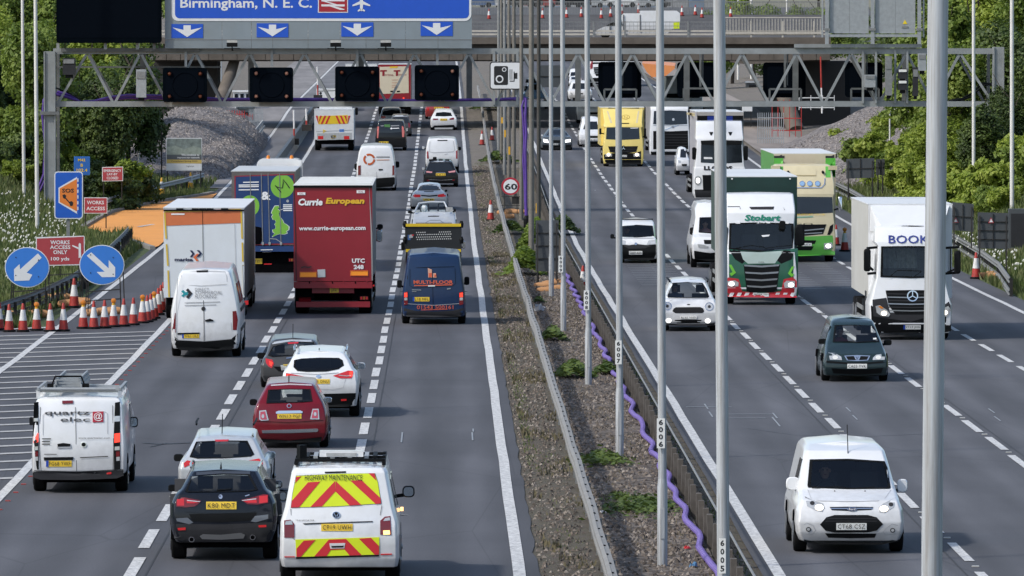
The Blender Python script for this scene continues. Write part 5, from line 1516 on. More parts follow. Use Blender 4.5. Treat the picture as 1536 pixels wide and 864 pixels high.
# backs of roadworks signs
SBK=paint('dark_sign_back',(0.065,0.073,0.08),rough=.55,dirt=.2)
def backsign(lab,Y,x0,y0,x1,y1,foot,tilt=0,nh=2,sticker=None,group='dark backs of roadworks signs',legs=True,nv=1):
    global Q
    t,Q=panel_sign('roadworks_sign',lab,'sign',Y,[((x0+x1)/2,y1)],foot,group)
    PR('panel',[(x0,y0+tilt),(x1,y0),(x1,y1-tilt),(x0,y1)],-.01,.02,SBK,t)
    for k in range(nh):
        yy=y0+(y1-y0)*(k+1)/(nh+1); PR('batten',[(x0,yy-.5+tilt*.5),(x1,yy-.5-tilt*.2),(x1,yy+.5-tilt*.2),(x0,yy+.5+tilt*.5)],-.05,-.012,BLKM,t)
    for k in range(nv):
        xx=x0+(x1-x0)*(k+1)/(nv+1); PR('batten',[(xx-.5,y0+1),(xx+.5,y0+1),(xx+.5,y1-1),(xx-.5,y1-1)],-.052,-.014,BLKM,t)
    if legs:
        for lx in (x0+3,x1-3): p,q=Q(lx,y0+4),Q(lx-1,foot); obj('leg',MB().bar((p[0],-.06,p[1]),(q[0],-.3,q[1]),.05),BLKM,t)
        for lx in (x0+3,x1-3): p,q=Q(lx,y1-4),Q(lx+2,foot-4); obj('leg',MB().bar((p[0],.06,p[1]),(q[0],.7,q[1]),.05),BLKM,t)
    if sticker:
        sx,sy=sticker; pl=PR('sticker',[(sx-4.5,sy+4),(sx+4.5,sy+4),(sx,sy-4.5)],-.06,-.053,SRED,t); PR('sticker_centre',[(sx-2.7,sy+2.8),(sx+2.7,sy+2.8),(sx,sy-2.4)],-.066,-.061,SWHITE,pl)
    return t
backsign('larger dark sign back on the right verge beside the green and cream lorry',352,1269.5,237,1311.5,268,300,tilt=1.5,nh=1,sticker=None)
backsign('smaller dark sign back partly hidden behind another at the right verge',366,1314,238.5,1327,263,290,tilt=.5,nh=1)
backsign('dark sign back beyond the foreground column with a triangle sticker',283,1428,306,1460.5,345,372,tilt=-3,nh=1,sticker=(1433.5,330))
backsign('dark sign back at the far right above the guardrail with a red triangle sticker',270,1466.5,319.5,1512.5,372.5,408,tilt=-1,nh=3,sticker=(1486.5,330.5))
backsign('tall dark sign back on the central reserve behind the lighting columns',262,803.5,330.5,838,407,438,nh=3,nv=0)
t=thing('cabinet','dark grey roadside equipment cabinet behind the sign back at the right edge','cabinet',W(1524,372,290)+Vector((0,0,0)))
obj('housing',MB().box((.25,0,.75),(1.1,.6,1.6)),SBK,t); obj('door',MB().box((.25,-.31,.72),(.95,.03,1.3)),GREYP,t); obj('plinth',MB().box((.25,0,-.15),(1.2,.7,.3)),CONC,t)
backsign('grey sign back seen through the gantry truss left of the tall columns',372,809,98,845,131,240,nh=1,nv=0,legs=False)
# striped marker posts in the left grass
for px,py,lb in ((190,305,'left'),(227,301,'right')):
    g=Gp(px,py); t=thing('marker_post',f'striped black and white marker post in the grass, {lb} of two','post',g)
    obj('lower_half',MB().box((0,0,.25),(.12,.08,.5)),WHITE2,t); obj('upper_half',MB().box((0,0,.65),(.12,.08,.3)),BLKM,t); obj('band',MB().box((0,0,.84),(.122,.082,.08)),SRED,t)
# litter
LIT=paint('litter_white',(.6,.6,.6),dirt=.2)
for px,py,w,nm,lb,mt in ((808,466,.5,'plastic_bag','torn grey plastic bag lying on the reserve beside the guardrail',paint('bag_grey',(.35,.36,.37))),(815,462,.15,'rag','white scrap on the torn grey bag',LIT),(1030,823,.13,'can','crushed red can lying beside the purple duct',paint('can_red',(.5,.03,.03))),
                          (1040,851,.2,'bottle','blue plastic bottle lying at the bottom beside the purple duct',paint('bottle_blue',(.06,.16,.3))),(903,770,.12,'paper_scrap','white scrap in the weeds beside column 6006',LIT),(911,769,.12,'paper_scrap','second white scrap next to the weeds beside column 6006',LIT),
                          (788,400,.8,'tarpaulin','dark blue crumpled tarpaulin beside the left guardrail',paint('tarp',(.02,.05,.08)))):
    g=Gp(px,py,.07); r_=random.Random(px)
    m_=MB(); n_=8; vs_=[(r_.uniform(.5,1)*w*math.cos(6.28*k/n_)*.6,r_.uniform(.5,1)*w*math.sin(6.28*k/n_),0) for k in range(n_)]+[(r_.uniform(.2,.5)*w*math.cos(6.28*k/n_)*.6,r_.uniform(.2,.5)*w*math.sin(6.28*k/n_),w*r_.uniform(.1,.5)) for k in range(n_)]
    o=obj(nm,m_.add(vs_,[(k,(k+1) % n_,n_+(k+1) % n_,n_+k) for k in range(n_)]+[tuple(range(n_,2*n_))]),mt); o.location=g; tag(o,lb,nm.replace('_',' '))

# ================================================================== GUARDRAILS
def wbeam(name,label,pts,h,side,mat,post_mat,step,holes=True,cat='guardrail',double=False,postw=.1,rail_h=.31,wob=0.0,parts_lim=130):
    """pts: ground points (Vector) of the rail line; side: -1 the rail face looks left, +1 right"""
    t=thing(name,label,cat,pts[0])
    o=t.location
    # resample
    seg=[]; 
    for a,b in zip(pts,pts[1:]):
        n_=max(1,int((b-a).length/2.0))
        for i in range(n_): seg.append(a.lerp(b,i/n_))
    seg.append(pts[-1])
    prof=[(-.00,.5),(.05,.33),(.0,.12),(0,-.12),(.05,-.33),(0,-.5)]
    rail_h *= .8
    prof=[(0,.5),(.055,.38),(.055,.22),(0,.06),(0,-.06),(.055,-.22),(.055,-.38),(0,-.5)]
    m_=MB(); vs_=[]
    for i,p in enumerate(seg):
        a=seg[max(0,i-1)]; b=seg[min(len(seg)-1,i+1)]; d_=(b-a); d_.z=0; d_.normalize(); nrm=Vector((d_.y,-d_.x,0))*side
        w_=wob*MN.noise((p.y*.12,0,side))
        for (u,v_) in prof: vs_.append(p-o+nrm*(u+w_)+Vector((0,0,h+v_*rail_h+w_*.6)))
    n_=len(prof); m_.add(vs_,[(i*n_+j,i*n_+j+1,(i+1)*n_+j+1,(i+1)*n_+j) for i in range(len(seg)-1) for j in range(n_-1)])
    r=obj('rail',m_,mat,t); r.modifiers.new('s','SOLIDIFY').thickness=.012
    if double:
        r_=obj('rail',MB().add([(v[0],v[1],v[2]-.42) for v in vs_],m_.f),mat,t); r_.modifiers.new('s','SOLIDIFY').thickness=.012
    if holes:
        hm=MB(); 
        for i,p in enumerate(seg):
            for q in (.0,): hm.box((p.x-o.x+.01*side+.02,p.y-o.y,p.z-o.z+h+rail_h*.5+.006),(.035,.25,.006))
        ho=obj('bolt_slots',hm,UNDER,t); ho['kind']='stuff'
        tp_=MB(); vs2=[]
        for i,p in enumerate(seg):
            w_=wob*MN.noise((p.y*.12,0,side))
            for u in (-.01,.075): vs2.append(p-o+Vector((side*-u+side*w_,0,h+rail_h*.5+w_*.6)))
        obj('top_flange',tp_.add(vs2,[(2*i,2*i+1,2*i+3,2*i+2) for i in range(len(seg)-1)]),mat,t)
    dist=0; last=pts[0]; cnt=0
    pm=MB().box((0,0,(h-.1)/2+.02),(postw,postw,h+.12)).mesh('post'); pm.materials.append(post_mat)
    L_=0; acc=step
    for a,b in zip(seg,seg[1:]):
        L_ += (b-a).length
        if L_ >= acc and cnt<parts_lim:
            k=bpy.data.objects.new('post',pm); COL.objects.link(k); k.parent=t; k.location=b-o+Vector((-side*.09,0,0)); acc += step; cnt += 1
    return t
def line_pts(f,y0,y1,st=4): return [Vector((f(y),y,zr(y))) for y in [y0+i*st for i in range(int((y1-y0)/st)+1)]]
lx = lambda y: 2.55 + .04 * MN.noise((y * .09,1,0)) + .15 * smooth(400,560,y)
wbeam('guardrail','long pale steel guardrail on the left edge of the central reserve',line_pts(lx,90,620),.62,-1,paint('reserve_rail_steel',(.27,.265,.25),rough=.6,metal=.15,dirt=.3,scale=6),GALVD,3.2,wob=.03)
# right side of the reserve: dark timber-like post barrier with a thin pale top rail
t=thing('post_barrier','low dark barrier of close set posts beside the purple duct','barrier',(4.62,95,0))
PB=paint('dark_weathered_post',(0.13,0.115,0.10),rough=.85,dirt=.45,scale=5)
pm=MB().box((0,0,.30),(.10,.20,.62)).mesh('post'); pm.materials.append(PB)
y=96.0; c_=0; far=MB()
while y<470:
    if c_<230:
        k=bpy.data.objects.new('post',pm); COL.objects.link(k); k.parent=t; k.location=(rng.uniform(-.015,.015)+(.25*smooth(300,420,y)),y-95,zr(y)+rng.uniform(-.02,.02)); k.rotation_euler=(rng.uniform(-.03,.03),rng.uniform(-.03,.03),0)
    else: far.box((.25*smooth(300,420,y),y-95,zr(y)+.3),(.14,.16,.62))
    c_ += 1; y += 2.1
o=obj('far_posts',far,PB,t); o['kind']='stuff'
sh_=[Vector((.13+.25*smooth(300,420,q),q-95,zr(q))) for q in range(95,470,5)]
obj('gap_shade_sheet',MB().add([v_+Vector((0,0,k)) for v_ in sh_ for k in (.02,.40)],[(2*i,2*i+1,2*i+3,2*i+2) for i in range(len(sh_)-1)]),paint('gap_shade_and_dirt',(.022,.02,.018),rough=.9,dirt=.5,scale=8),t)  # added sheet: shade and dirt between the posts put into its dark colour
obj('top_cable',MB().tube([Vector((.13+.25*smooth(300,420,q),q-95,zr(q)+.66+.01*MN.noise((q*.2,0,0)))) for q in range(95,470,3)],.022,6),GALVD,t)
# purple corrugated duct snaking along it
d=thing('purple_duct','light purple corrugated duct snaking along the reserve beside the dark posts','cable duct',(4.4,100,.1))
pts=[]; y=100.0
while y<272:
    pts.append(Vector((.02+.058*math.sin(y*.95+2.2*math.sin(y*.13))+.05*MN.noise((y*.3,0,0)),y-100,zr(y)+.06+.03*MN.noise((y*.7,1,0))))); y += .55
obj('duct',MB().tube(pts,.052,9),PURPL,d,smooth=True)
rb=MB()
for a,b in zip(pts,pts[1:]):
    for q in (0.25,.75):
        c=a.lerp(b,q); dd=(b-a).normalized()*.05; rb.tube([c-dd,c+dd],.059,8)
o=obj('duct_ribs',rb,PURPL,d); o['kind']='stuff'
# left verge rails
def gp(px,py,h,up=1.0):
    """ground point under a rail top seen at px,py"""
    return Gp(px,py,h)
def railpts(l,h):
    out=[]
    for px,py in l:
        p=Gp(px,py,h); out.append(Vector((p.x,p.y,p.z-h)))
    return out
wbeam('guardrail','weathered double guardrail beside the works access sign, ending at the orange lay-by',railpts([(-25,462),(5,453),(45,440),(75,428),(110,411),(140,390),(165,369),(185,350),(194,340)],.72),.6,-1,GALVD,BLKM,2.4,double=True,holes=False)
wbeam('guardrail','guardrail on the far side of the orange lay-by running to the project board',railpts([(150,303),(162,297),(195,286),(240,275.5),(275,267.5),(305,259.5)],.7),.58,1,GALV,BLKM,2.4,holes=False)
wbeam('guardrail','guardrail on the right verge curving down to its end beside the sign backs',railpts([(1250,270),(1275,282),(1300,296),(1340,315),(1385,333),(1430,350),(1470,373),(1497,392),(1513,414)],.7),.58,-1,GALVD,BLKM,2.4,double=True,holes=False)
# steel temporary barrier between works road and live lane
tb=thing('steel_barrier','dark steel temporary barrier beside the white council lorry','barrier',(-9.75,398,zr(398)))
TBM=paint('barrier_steel_blue_grey',(.10,.115,.125),rough=.5,metal=.3,dirt=.35)
y=398
while y<560:
    z0=zr(y)-zr(398); z1=zr(y+5.9)-zr(398)
    pr=[(-.28,0),(.28,0),(.12,.3),(.1,.85),(-.1,.85),(-.12,.3)]
    vs_=[(a,y-398,z0+b) for a,b in pr]+[(a,y+5.9-398,z1+b) for a,b in pr]
    obj('barrier_section',MB().add(vs_,[tuple(range(6))[::-1],tuple(range(6,12))]+[(i,(i+1) % 6,6+(i+1) % 6,6+i) for i in range(6)]),TBM,tb); y += 6
# striped height poles on the works road
WR=paint('pole_white',(.7,.7,.7))

for px,y0,y1,lb in ((441.5,165,216,'tall red and white pole standing on the works road'),(460,163,195,'red and white pole in a black block at the barrier'),(1233,85,170,'leaning red and white pole under the right end of the bridge'),(477,100,150,'thin red and white pole left of the third signal')):
    Y=470 if px<470 else 505
    a=W(px,y1,Y); b=W(px-(2 if px == 1233 else 1),y0,Y); t=thing('striped_pole',lb,'striped pole',a,'red and white poles')
    dd=b-a; obj('upper_half',MB().tube([dd*.45,dd],.055,8),WR if px<1000 else CRED,t); obj('lower_half',MB().tube([dd*0,dd*.45],.055,8),CRED if px<1000 else WR,t)
    if px != 1233: obj('base_block',MB().box((0,0,.15),(.6,.5,.4)),BLKM,t)

# ================================================================== GRAVEL MOUNDS AND WORKS
MG=gravel_mat('grey_rubble',(0.07,0.063,0.06),(0.15,0.136,0.128),(0.27,0.245,0.235),7)
def mound(name,label,cx,cy,rx,ry,h,seed,z=None):
    n_=40; m_=MB(); vs_=[]
    for j in range(n_+1):
        for i in range(n_+1):
            u,v_=i/n_*2-1,j/n_*2-1
            q=max(0,1-(abs(u) ** 2.2+abs(v_) ** 2.2)); x,y=cx+u*rx*1.1,cy+v_*ry*1.1
            hh=h*q ** .75*(1+.25*MN.noise((x*.35,y*.12,seed)))+.12*MN.noise((x*1.6,y*.8,seed))*(q>0)
            vs_.append((x-cx,y-cy,hh-.1+zr(y)+bank(x,y)-zr(cy)))
    m_.add(vs_,[(j*(n_+1)+i,j*(n_+1)+i+1,(j+1)*(n_+1)+i+1,(j+1)*(n_+1)+i) for j in range(n_) for i in range(n_)])
    o=obj(name,m_,MG,smooth=True); o.location=(cx,cy,zr(cy)); tag(o,label,'gravel heap')
    o['kind']='stuff'
    r_=random.Random(seed); bm_=bpy.data.objects[o.name]
    def ar(rr_):
        while True:
            u,v_=rr_.uniform(-1,.95),rr_.uniform(-1,.3)
            q=1-(abs(u) ** 2.2+abs(v_) ** 2.2)
            if q>0:
                x,y=cx+u*rx*1.1,cy+v_*ry*1.1
                hh=h*q ** .75*(1+.25*MN.noise((x*.35,y*.12,seed)))+.12*MN.noise((x*1.6,y*.8,seed))
                return x,y,zr(y)+bank(x,y)+hh-.12
    tag(obj('rubble',stones(9000,ar,.062,seed+5),STONE2),'broken stones lying on the '+label,'rubble',kind='stuff')
STONE2=stone_mat('grey_rubble_stone',[(0.07,0.063,0.06),(0.16,0.145,0.137),(0.20,0.18,0.17),(0.36,0.33,0.31)])
mound('gravel_mound','large grey gravel mound on the left behind the project board',-15.6,466,3.7,50,2.5,3)
mound('gravel_mound','lower tongue of the grey gravel mound reaching the works road',-13.6,442,2.0,32,1.6,9)
mound('gravel_mound','dark grey gravel slope under the right end of the bridge',24.0,430,4.6,38,1.7,13)
RWH=paint('red_water_barrier',(.45,.03,.025),rough=.5,dirt=.2)
def wfence(name,lab,px,py,w,h,Y,mat,n_=8,cat='barrier',rails=3):
    p=W(px,py,Y); t=thing(name,lab,cat,p)
    for i in range(rails): obj('rail',MB().bar((-w/2,0,h*(i+.5)/rails),(w/2,0,h*(i+.5)/rails),.06),mat,t)
    for i in range(n_+1): obj('bar',MB().bar((-w/2+w*i/n_,0,0),(-w/2+w*i/n_,0,h),.045),mat,t)
wfence('red_barrier','red plastic pedestrian barrier stacked at the foot of the gravel mound',352,200,1.3,1.5,480,RWH)
wfence('red_barrier','second red and white barrier beside the stacked one',366,196,1.2,1.2,500,RWH,6)
wfence('mesh_fence','silver mesh fence panel beside the red barriers',384,200,.9,1.6,485,GALV,10,'fence')
wfence('red_barrier','red barrier at the foot of the right hand leaning pier',1180,205,1.9,2.4,478,RWH,5)
wfence('mesh_fence','silver mesh panels stacked below the right pier',1156,215,1.6,1.9,455,GALV,12,'fence')
wfence('white_handrail','white tubular handrail on the slope under the bridge at right',1225,165,2.4,1.0,500,WHITE2,3,'handrail')
wfence('white_handrail','white tubular handrail above the left gravel mound',320,172,3.0,.8,505,WHITE2,4,'handrail',1)
CAB=paint('site_cabin_white',(.62,.64,.66),dirt=.15)
def cabin(lab,x0,y0,x1,y1,Y,mat,name='site_cabin',cat='cabin',nwin=3):
    a=W(x0,y1,Y); b=W(x1,y0,Y); w,h=b.x-a.x,b.z-a.z; t=thing(name,lab,cat,((a.x+b.x)/2,Y,a.z))
    obj('wall',MB().box((0,1.2,h/2),(w,2.4,h)),mat,t); obj('roof',MB().box((0,1.15,h+.05),(w+.15,2.6,.12)),WHITE2,t)
    for i in range(nwin): obj('window',MB().box((-w/2+w*(i+.5)/nwin,-.02,h*.6),(w/nwin*.6,.06,h*.4)),DARKGLASS,t)
cabin('white site van body parked beyond the left pier',350,138,376,152,560,CAB)
cabin('pale stack of panels beside the red barriers',356,163,380,190,520,paint('pale_panel',(.55,.58,.6),dirt=.3,scale=5),'panel_stack','panels',1)
cabin('grey storage container beyond the bridge on the right',1120,124,1137,140,640,SBK,'container','container',1)
simple('yellow_notice','small yellow and white notice board beyond the white lorry roof',500,1113,158,1128.5,167,190,WHITE2,[],edge=WHITE2)
# orange sheeting heap seen beyond the bridge
p0=W(1000,118,700); pts_=[(963,95),(1012,99),(1012,103),(994,118),(980,118),(970,108)]
t=thing('orange_sheet','orange tarpaulin spread on the slope beyond the bridge','tarpaulin',W(985,118,700))
A_=[W(x,y,700)-t.location for x,y in pts_]; B_=[q+Vector((.2,3,.3)) for q in A_]
obj('sheet',MB().add(A_+B_,[tuple(range(6)),tuple(range(6,12))[::-1]]+[(i,(i+1) % 6,6+(i+1) % 6,6+i) for i in range(6)]),paint('orange_cloth',(.72,.27,.09),dirt=.1),t)
# digger bucket near the barrier
g=Gp(374,216); t=thing('digger_bucket','dark grey steel digger bucket lying beside the works road','bucket',g)
obj('shell',MB().prism([(-.45,.1),(-.3,0),(.3,0),(.5,.25),(.5,.6),(.35,.6),(.3,.25),(-.2,.2)],-.5,.5),paint('steel_dark',(.12,.13,.14),rough=.5,metal=.4),t)
obj('arm',MB().bar((.1,0,.5),(.9,.5,1.5),.16).bar((.4,0,.4),(1.0,.5,1.2),.1),GALV,t)
# dark hedge mass under the bridge sides comes from the shade of the trees; slopes beyond the bridge
def slope(name,pl,Y0,Y1,mat):
    a=[W(x,y,Y0) for x,y in pl]; b=[W(x,y-18,Y1) for x,y in pl]
    n_=len(pl); obj(name,MB().add(a+b,[(i,i+1,n_+i+1,n_+i) for i in range(n_-1)]),mat,kind='structure')
slope('far_bank',[(900,150),(960,150),(1040,146),(1150,142),(1260,138)],650,760,paint('dusty_bank',(.2,.175,.15),dirt=.3,scale=.7))
slope('far_bank',[(200,200),(300,180),(380,165)],640,760,paint('dusty_bank',(.2,.175,.15)))
# ================================================================== VEHICLES (rear views, left carriageway)
def g4(x,y): return (x,y,4.0)
CA,CB,CC,CD,CE,CF,CG,CH=(240,640,4.115),(360,490,4.32),(1060,240,3.757),(1260,280,3.6),(590,320,4.8),(240,280,3.2),(430,240,3.6),(980,400,7.855)
ROADG='traffic on the motorway'
YEL=paint('fluorescent_yellow',(0.62,0.74,0.01),rough=.45,dirt=.04)
CHR=paint('chevron_red',(0.55,0.02,0.03),rough=.4,dirt=.04)
def person(seat,label,cloth,hair,sc=1.0,facing=-1,hands=True):
    """a driver: one skinned figure, sitting, arms to the wheel"""
    t=thing('person',label,'person',seat)
    V=[(0,0,0),(0,-.02,.28),(0,-.02,.48),(0,-.03,.56),(0,-.05,.68),(.17,-.02,.46),(.25,-.18,.26),(.17,-.42,.30),(-.17,-.02,.46),(-.25,-.18,.26),(-.17,-.42,.30),(.12,-.1,-.04),(.14,-.5,.02),(-.12,-.1,-.04),(-.14,-.5,.02)]
    E=[(0,1),(1,2),(2,3),(3,4),(2,5),(5,6),(6,7),(2,8),(8,9),(9,10),(0,11),(11,12),(0,13),(13,14)]
    rad=[.15,.17,.12,.055,.09,.075,.052,.036,.075,.052,.036,.09,.07,.09,.07]
    me=bpy.data.meshes.new('body'); me.from_pydata(V,E,[])
    o=link('body',me,cloth,t)
    o.modifiers.new('s','SKIN'); sv=me.skin_vertices[0].data
    for i,r in enumerate(rad): sv[i].radius=(r,r); sv[i].use_root=(i == 0)
    o.modifiers.new('u','SUBSURF').levels=2
    dg=bpy.context.evaluated_depsgraph_get(); m2=bpy.data.meshes.new_from_object(o.evaluated_get(dg)); o.modifiers.clear(); o.data=m2
    m2.materials.clear(); m2.materials.append(cloth); m2.shade_smooth()
    h=MB().lathe((0,-.06,.60),[(.05,-.02),(.075,.03),(.088,.10),(.09,.15),(.075,.21),(.04,.25)],14)
    hd=obj('head',h,SKIN,t,smooth=True)
    obj('nose',MB().lathe((0,-.155,.70),[(.006,.04),(.018,-.01),(.01,-.025)],6),SKIN,hd)
    for sx in (-1,1): obj('eye',MB().box((sx*.034,-.143,.735),(.026,.02,.014)),INK,hd); obj('ear',MB().box((sx*.092,-.05,.72),(.02,.04,.06)),SKIN,hd)
    obj('mouth',MB().box((0,-.142,.655),(.045,.02,.01)),paint('lips',(.3,.08,.07)),hd)
    obj('hair',MB().lathe((0,-.045,.74),[(.094,.0),(.098,.05),(.085,.10),(.045,.135)],14),hair,hd,smooth=True)
    for sx in (-1,1):
        hnd=obj('hand',MB().lathe((sx*.17,-.46,.31),[(.02,-.03),(.045,0),(.04,.04),(.02,.06)],8),SKIN,t,smooth=True)
        for q in range(4): obj('finger',MB().tube([(sx*(.15+q*.018),-.47,.33),(sx*(.15+q*.018),-.51,.345),(sx*(.15+q*.018),-.52,.31)],.009,5),SKIN,hnd)
        obj('thumb',MB().tube([(sx*.14,-.46,.31),(sx*.125,-.49,.34)],.01,5),SKIN,hnd)
    t.scale=(sc,sc,sc)
    return t
SKIN=paint('skin',(.58,.34,.24),rough=.5,dirt=.1)
HAIRD=paint('dark_hair',(.03,.02,.015),rough=.7)

# ---- highway maintenance van
v=Veh('van','white highway maintenance van with red and yellow chevrons nearest the camera','van',g4(384,648),500,888,.9)
v.body([(812,172,830,.05),(760,160,842,0),(640,162,842,0),(540,166,838,.04),(450,180,800,.12),(243,218,760,.25),(215,232,742,.34),(208,262,712,.5)],4.95,WHITE,full=.05,r=.16,crown=.03,belt=3,nose=(3.3,4.0))
w=v.patch('rear_window',[(240,262),(480,250),(714,247),(732,300),(753,430),(480,447),(208,455),(218,370)],DARKGLASS,1)
cp=v.patch('chevron_board',[(242,264),(480,251),(712,248),(730,300),(750,428),(480,446),(210,453),(220,370)],YEL,2)
for pl in ([(240,270),(272,266),(236,306)],[(312,302),(386,297),(258,452),(210,453),(214,414)],[(474,294),(476,356),(396,446),(326,450)],[(478,294),(632,437),(562,441),(476,356)],[(566,292),(634,289),(746,396),(750,428),(718,432)],[(676,248.5),(711,248),(722,292)]):
    v.patch('red_stripe',pl,CHR,3,cp)
v.text('HIGHWAY MAINTENANCE',293,256,638,291,INK,4,cp,y1r=0,bold=.0)
v.patch('window_rim',[(412,238),(540,235),(538,244),(414,247)],BLACKP,2)
lp=v.patch('lower_chevron_board',[(236,645),(740,631),(740,735),(242,750)],YEL,2)
for pl in ([(286,652),(357,648),(270,748),(243,749),(243,700)],[(436,646),(540,642),(634,738),(562,741),(530,704),(448,708),(424,744),(350,746)],[(617,640),(690,635),(738,684),(738,735),(712,736)]): v.patch('red_stripe',pl,CHR,3,lp)
h=v.patch('tailgate_handle',[(440,668),(536,666),(530,698),(446,700)],WHITE,4); v.patch('handle_recess',[(450,684),(528,682),(522,692),(455,694)],BLACKP,5,h)
v.patch('bumper_gap',[(240,750),(738,737),(738,746),(240,762)],BLACKP,3)
v.patch('bumper_reflector',[(170,746),(232,746),(232,752),(170,752)],REDL,3); v.patch('bumper_reflector',[(748,731),(815,729),(815,736),(748,738)],REDL,3)
for x0,x1,s_ in ((168,230,0),(745,812,1)):
    p=v.patch('tail_light',[(x0,530),(x0+40,526),(x1,552),(x1,634),(x0+2,634)] if not s_ else [(x0+28,508),(x1-6,504),(x1,618),(x0,616),(x0,532)],REDDK,2)
    v.patch('reverse_lens',[(x0+10,536),(x1-16,530),(x1-10,555),(x0+6,556)] if not s_ else [(x0+30,516),(x1-10,512),(x1-8,530),(x0+18,534)],LENS,3,p)
    if s_: v.patch('indicator',[(x0+18,592),(x1-10,590),(x1-8,614),(x0+20,616)],AMBERLIT,3,p)
p=v.patch('tailgate_crease',[(280,548),(480,541),(700,534),(700,540),(480,547),(290,555)],GREYP,2)
v.line('panel_gap',[(208,460),(222,640),(236,645)],3,GREYP,2); v.line('panel_gap',[(755,440),(745,500)],3,GREYP,2)
v.plate('CP19 UWH',391,551,580,594)
b=v.patch('badge',ell(481,497,24,21),CHROME,3); v.patch('badge_face',ell(481,497,19,16.5),BLACKP,4,b); v.line('badge_letter',[(469,487),(478,508),(482,498),(486,508),(494,487)],3.5,CHROME,6,b)
v.text('TRANSPORTER',236,526,350,534,GREYP,3)
v.wheels((.9,3.95),.34,.24); v.underbody(.3,4.4)
v.mirror(878,322,952,392,3.4,glass=True,depth=.16); v.mirror(140,355,184,412,3.4,glass=True)
x=v.L(872,463,3.5); obj('side_indicator',MB().box((v.cx+v.hw+.02,3.55,x.z),(.05,.12,.06)),AMBERLIT,v.root)
# roof bars and equipment
zr_=v.L(480,206,.6).z
for xx in (-.72,.72): obj('roof_rail',MB().bar((v.cx+xx,.55,zr_+.05),(v.cx+xx,3.2,zr_+.07),.06),BLACKP,v.root)
for yy in (.6,1.5,2.5): obj('roof_bar',MB().bar((v.cx-.74,yy,zr_+.1),(v.cx+.74,yy,zr_+.1),.05),BLACKP,v.root)
lb_=obj('light_bar',MB().box((v.cx+.02,1.0,zr_+.19),(.72,.25,.1)),WHITE,v.root); obj('light_bar_lens',MB().box((v.cx+.02,.87,zr_+.18),(.5,.02,.05)),LENS,lb_)
for k in range(9): obj('roof_slat',MB().box((v.cx-.55+.14*k,1.6+.12*(k % 3),zr_+.12),(.07,1.2,.04)),GALV if k % 2 else BLACKP,v.root)
obj('roof_camera',MB().box((v.cx-.63,.8,zr_+.22),(.12,.15,.24),.4),BLACKP,v.root)
# side window and door seam
for (y0,y1,z0,z1) in ((2.6,3.25,1.12,1.66),(.9,2.3,1.2,1.66)): v.sidewin(1,(y0+y1)/2,(z0+z1)/2,y1-y0,z1-z0)

# ---- black SUV
NAVY=car('blue_black_paint',(0.007,0.010,0.017),rough=.22)
v=Veh('car','blue-black SUV with large red tail lights, plate K80 MDT','car',CA,398,812,.8)
win=[(185,302),(390,288),(555,293),(605,388),(560,398),(390,402),(170,404),(155,396)]
v.body([(715,130,680,.06),(640,90,694,0),(560,82,700,0),(470,86,688,.03),(418,120,672,.10),(385,150,640,.20),(300,180,578,.55),(276,190,560,.62)],4.4,NAVY,full=.055,r=.15,crown=.035,belt=4,nose=(2.4,3.2),cuts=[(win,3.2)])
v.glass('rear_window',win); v.seats(1.1,.95,3,.42); v.seats(1.9,.95,2)
v.patch('rear_wiper',[(350,388),(440,380),(440,386),(352,394)],BLACKP,5)
sp=v.patch('roof_spoiler',[(184,284),(390,270),(556,276),(556,292),(390,288),(184,302)],car('spoiler_blue_sheen',(.05,.06,.08)),3)
for pl in ([(97,443),(150,436),(252,456),(250,466),(215,492),(160,498),(100,494)],[(500,452),(560,440),(640,416),(668,420),(668,470),(600,480),(540,478)]):
    p=v.patch('tail_light',pl,REDDK,2); cxp=sum(a for a,b in pl)/len(pl)
    if cxp<400: v.patch('light_bar',[(104,448),(148,444),(150,488),(106,488)],REDL,3,p); v.patch('light_bar',[(164,450),(248,462),(210,474),(166,472)],REDL,3,p); v.patch('reverse_lens',[(166,452),(250,461),(246,465),(168,458)],LENS,4,p)
    else: v.patch('light_bar',[(612,428),(664,424),(664,466),(612,474)],REDL,3,p); v.patch('light_bar',[(506,456),(594,448),(598,470),(548,470)],REDL,3,p); v.patch('reverse_lens',[(504,454),(594,442),(594,448),(508,458)],LENS,4,p)
v.plate('K80 MDT',285,463,472,510)
b=v.patch('badge',ell(374,432,12,14),CHROME,2); v.patch('badge_quarter',[(366,424),(374,424),(374,432),(366,432)],NAVY,3,b)
v.line('model_lettering',[(525,428),(552,420)],6,CHROME,2)
v.line('crease',[(150,524),(240,530),(375,532),(520,528),(600,518)],5,NAVY,2); v.patch('lower_tailgate',[(180,540),(600,530),(570,575),(375,588),(200,582)],BLACKP,2)
for pl in ([(98,566),(170,562),(205,592),(180,602),(104,584)],[(585,552),(668,542),(668,568),(592,590),(560,585)]): v.patch('bumper_crease_shading',pl,car('blue_sheen',(.12,.14,.17)),2)  # pale blue sheen along the bumper painted as patches
v.patch('lower_bumper',[(84,600),(390,604),(696,590),(690,690),(640,712),(150,712),(88,690)],GREYP,2)
v.patch('skid_plate',[(245,676),(265,664),(375,668),(500,656),(525,668),(515,690),(375,698),(260,694)],RIM,4)
for x,y in ((195,697),(572,684)):
    e=v.patch('exhaust',ell(x,y,18,17),CHROME,4); v.patch('exhaust_bore',ell(x,y,13,12),UNDER,5,e)
v.patch('bumper_reflector',[(108,626),(158,622),(158,638),(112,640)],REDL,3); v.patch('bumper_reflector',[(608,608),(656,606),(656,620),(610,622)],REDL,3)
v.wheels((.8,3.45),.36,.25); v.underbody(.25,4.0,.22,.5)
v.mirror(690,332,756,380,2.2,NAVY,glass=True); v.mirror(50,356,112,400,2.2)
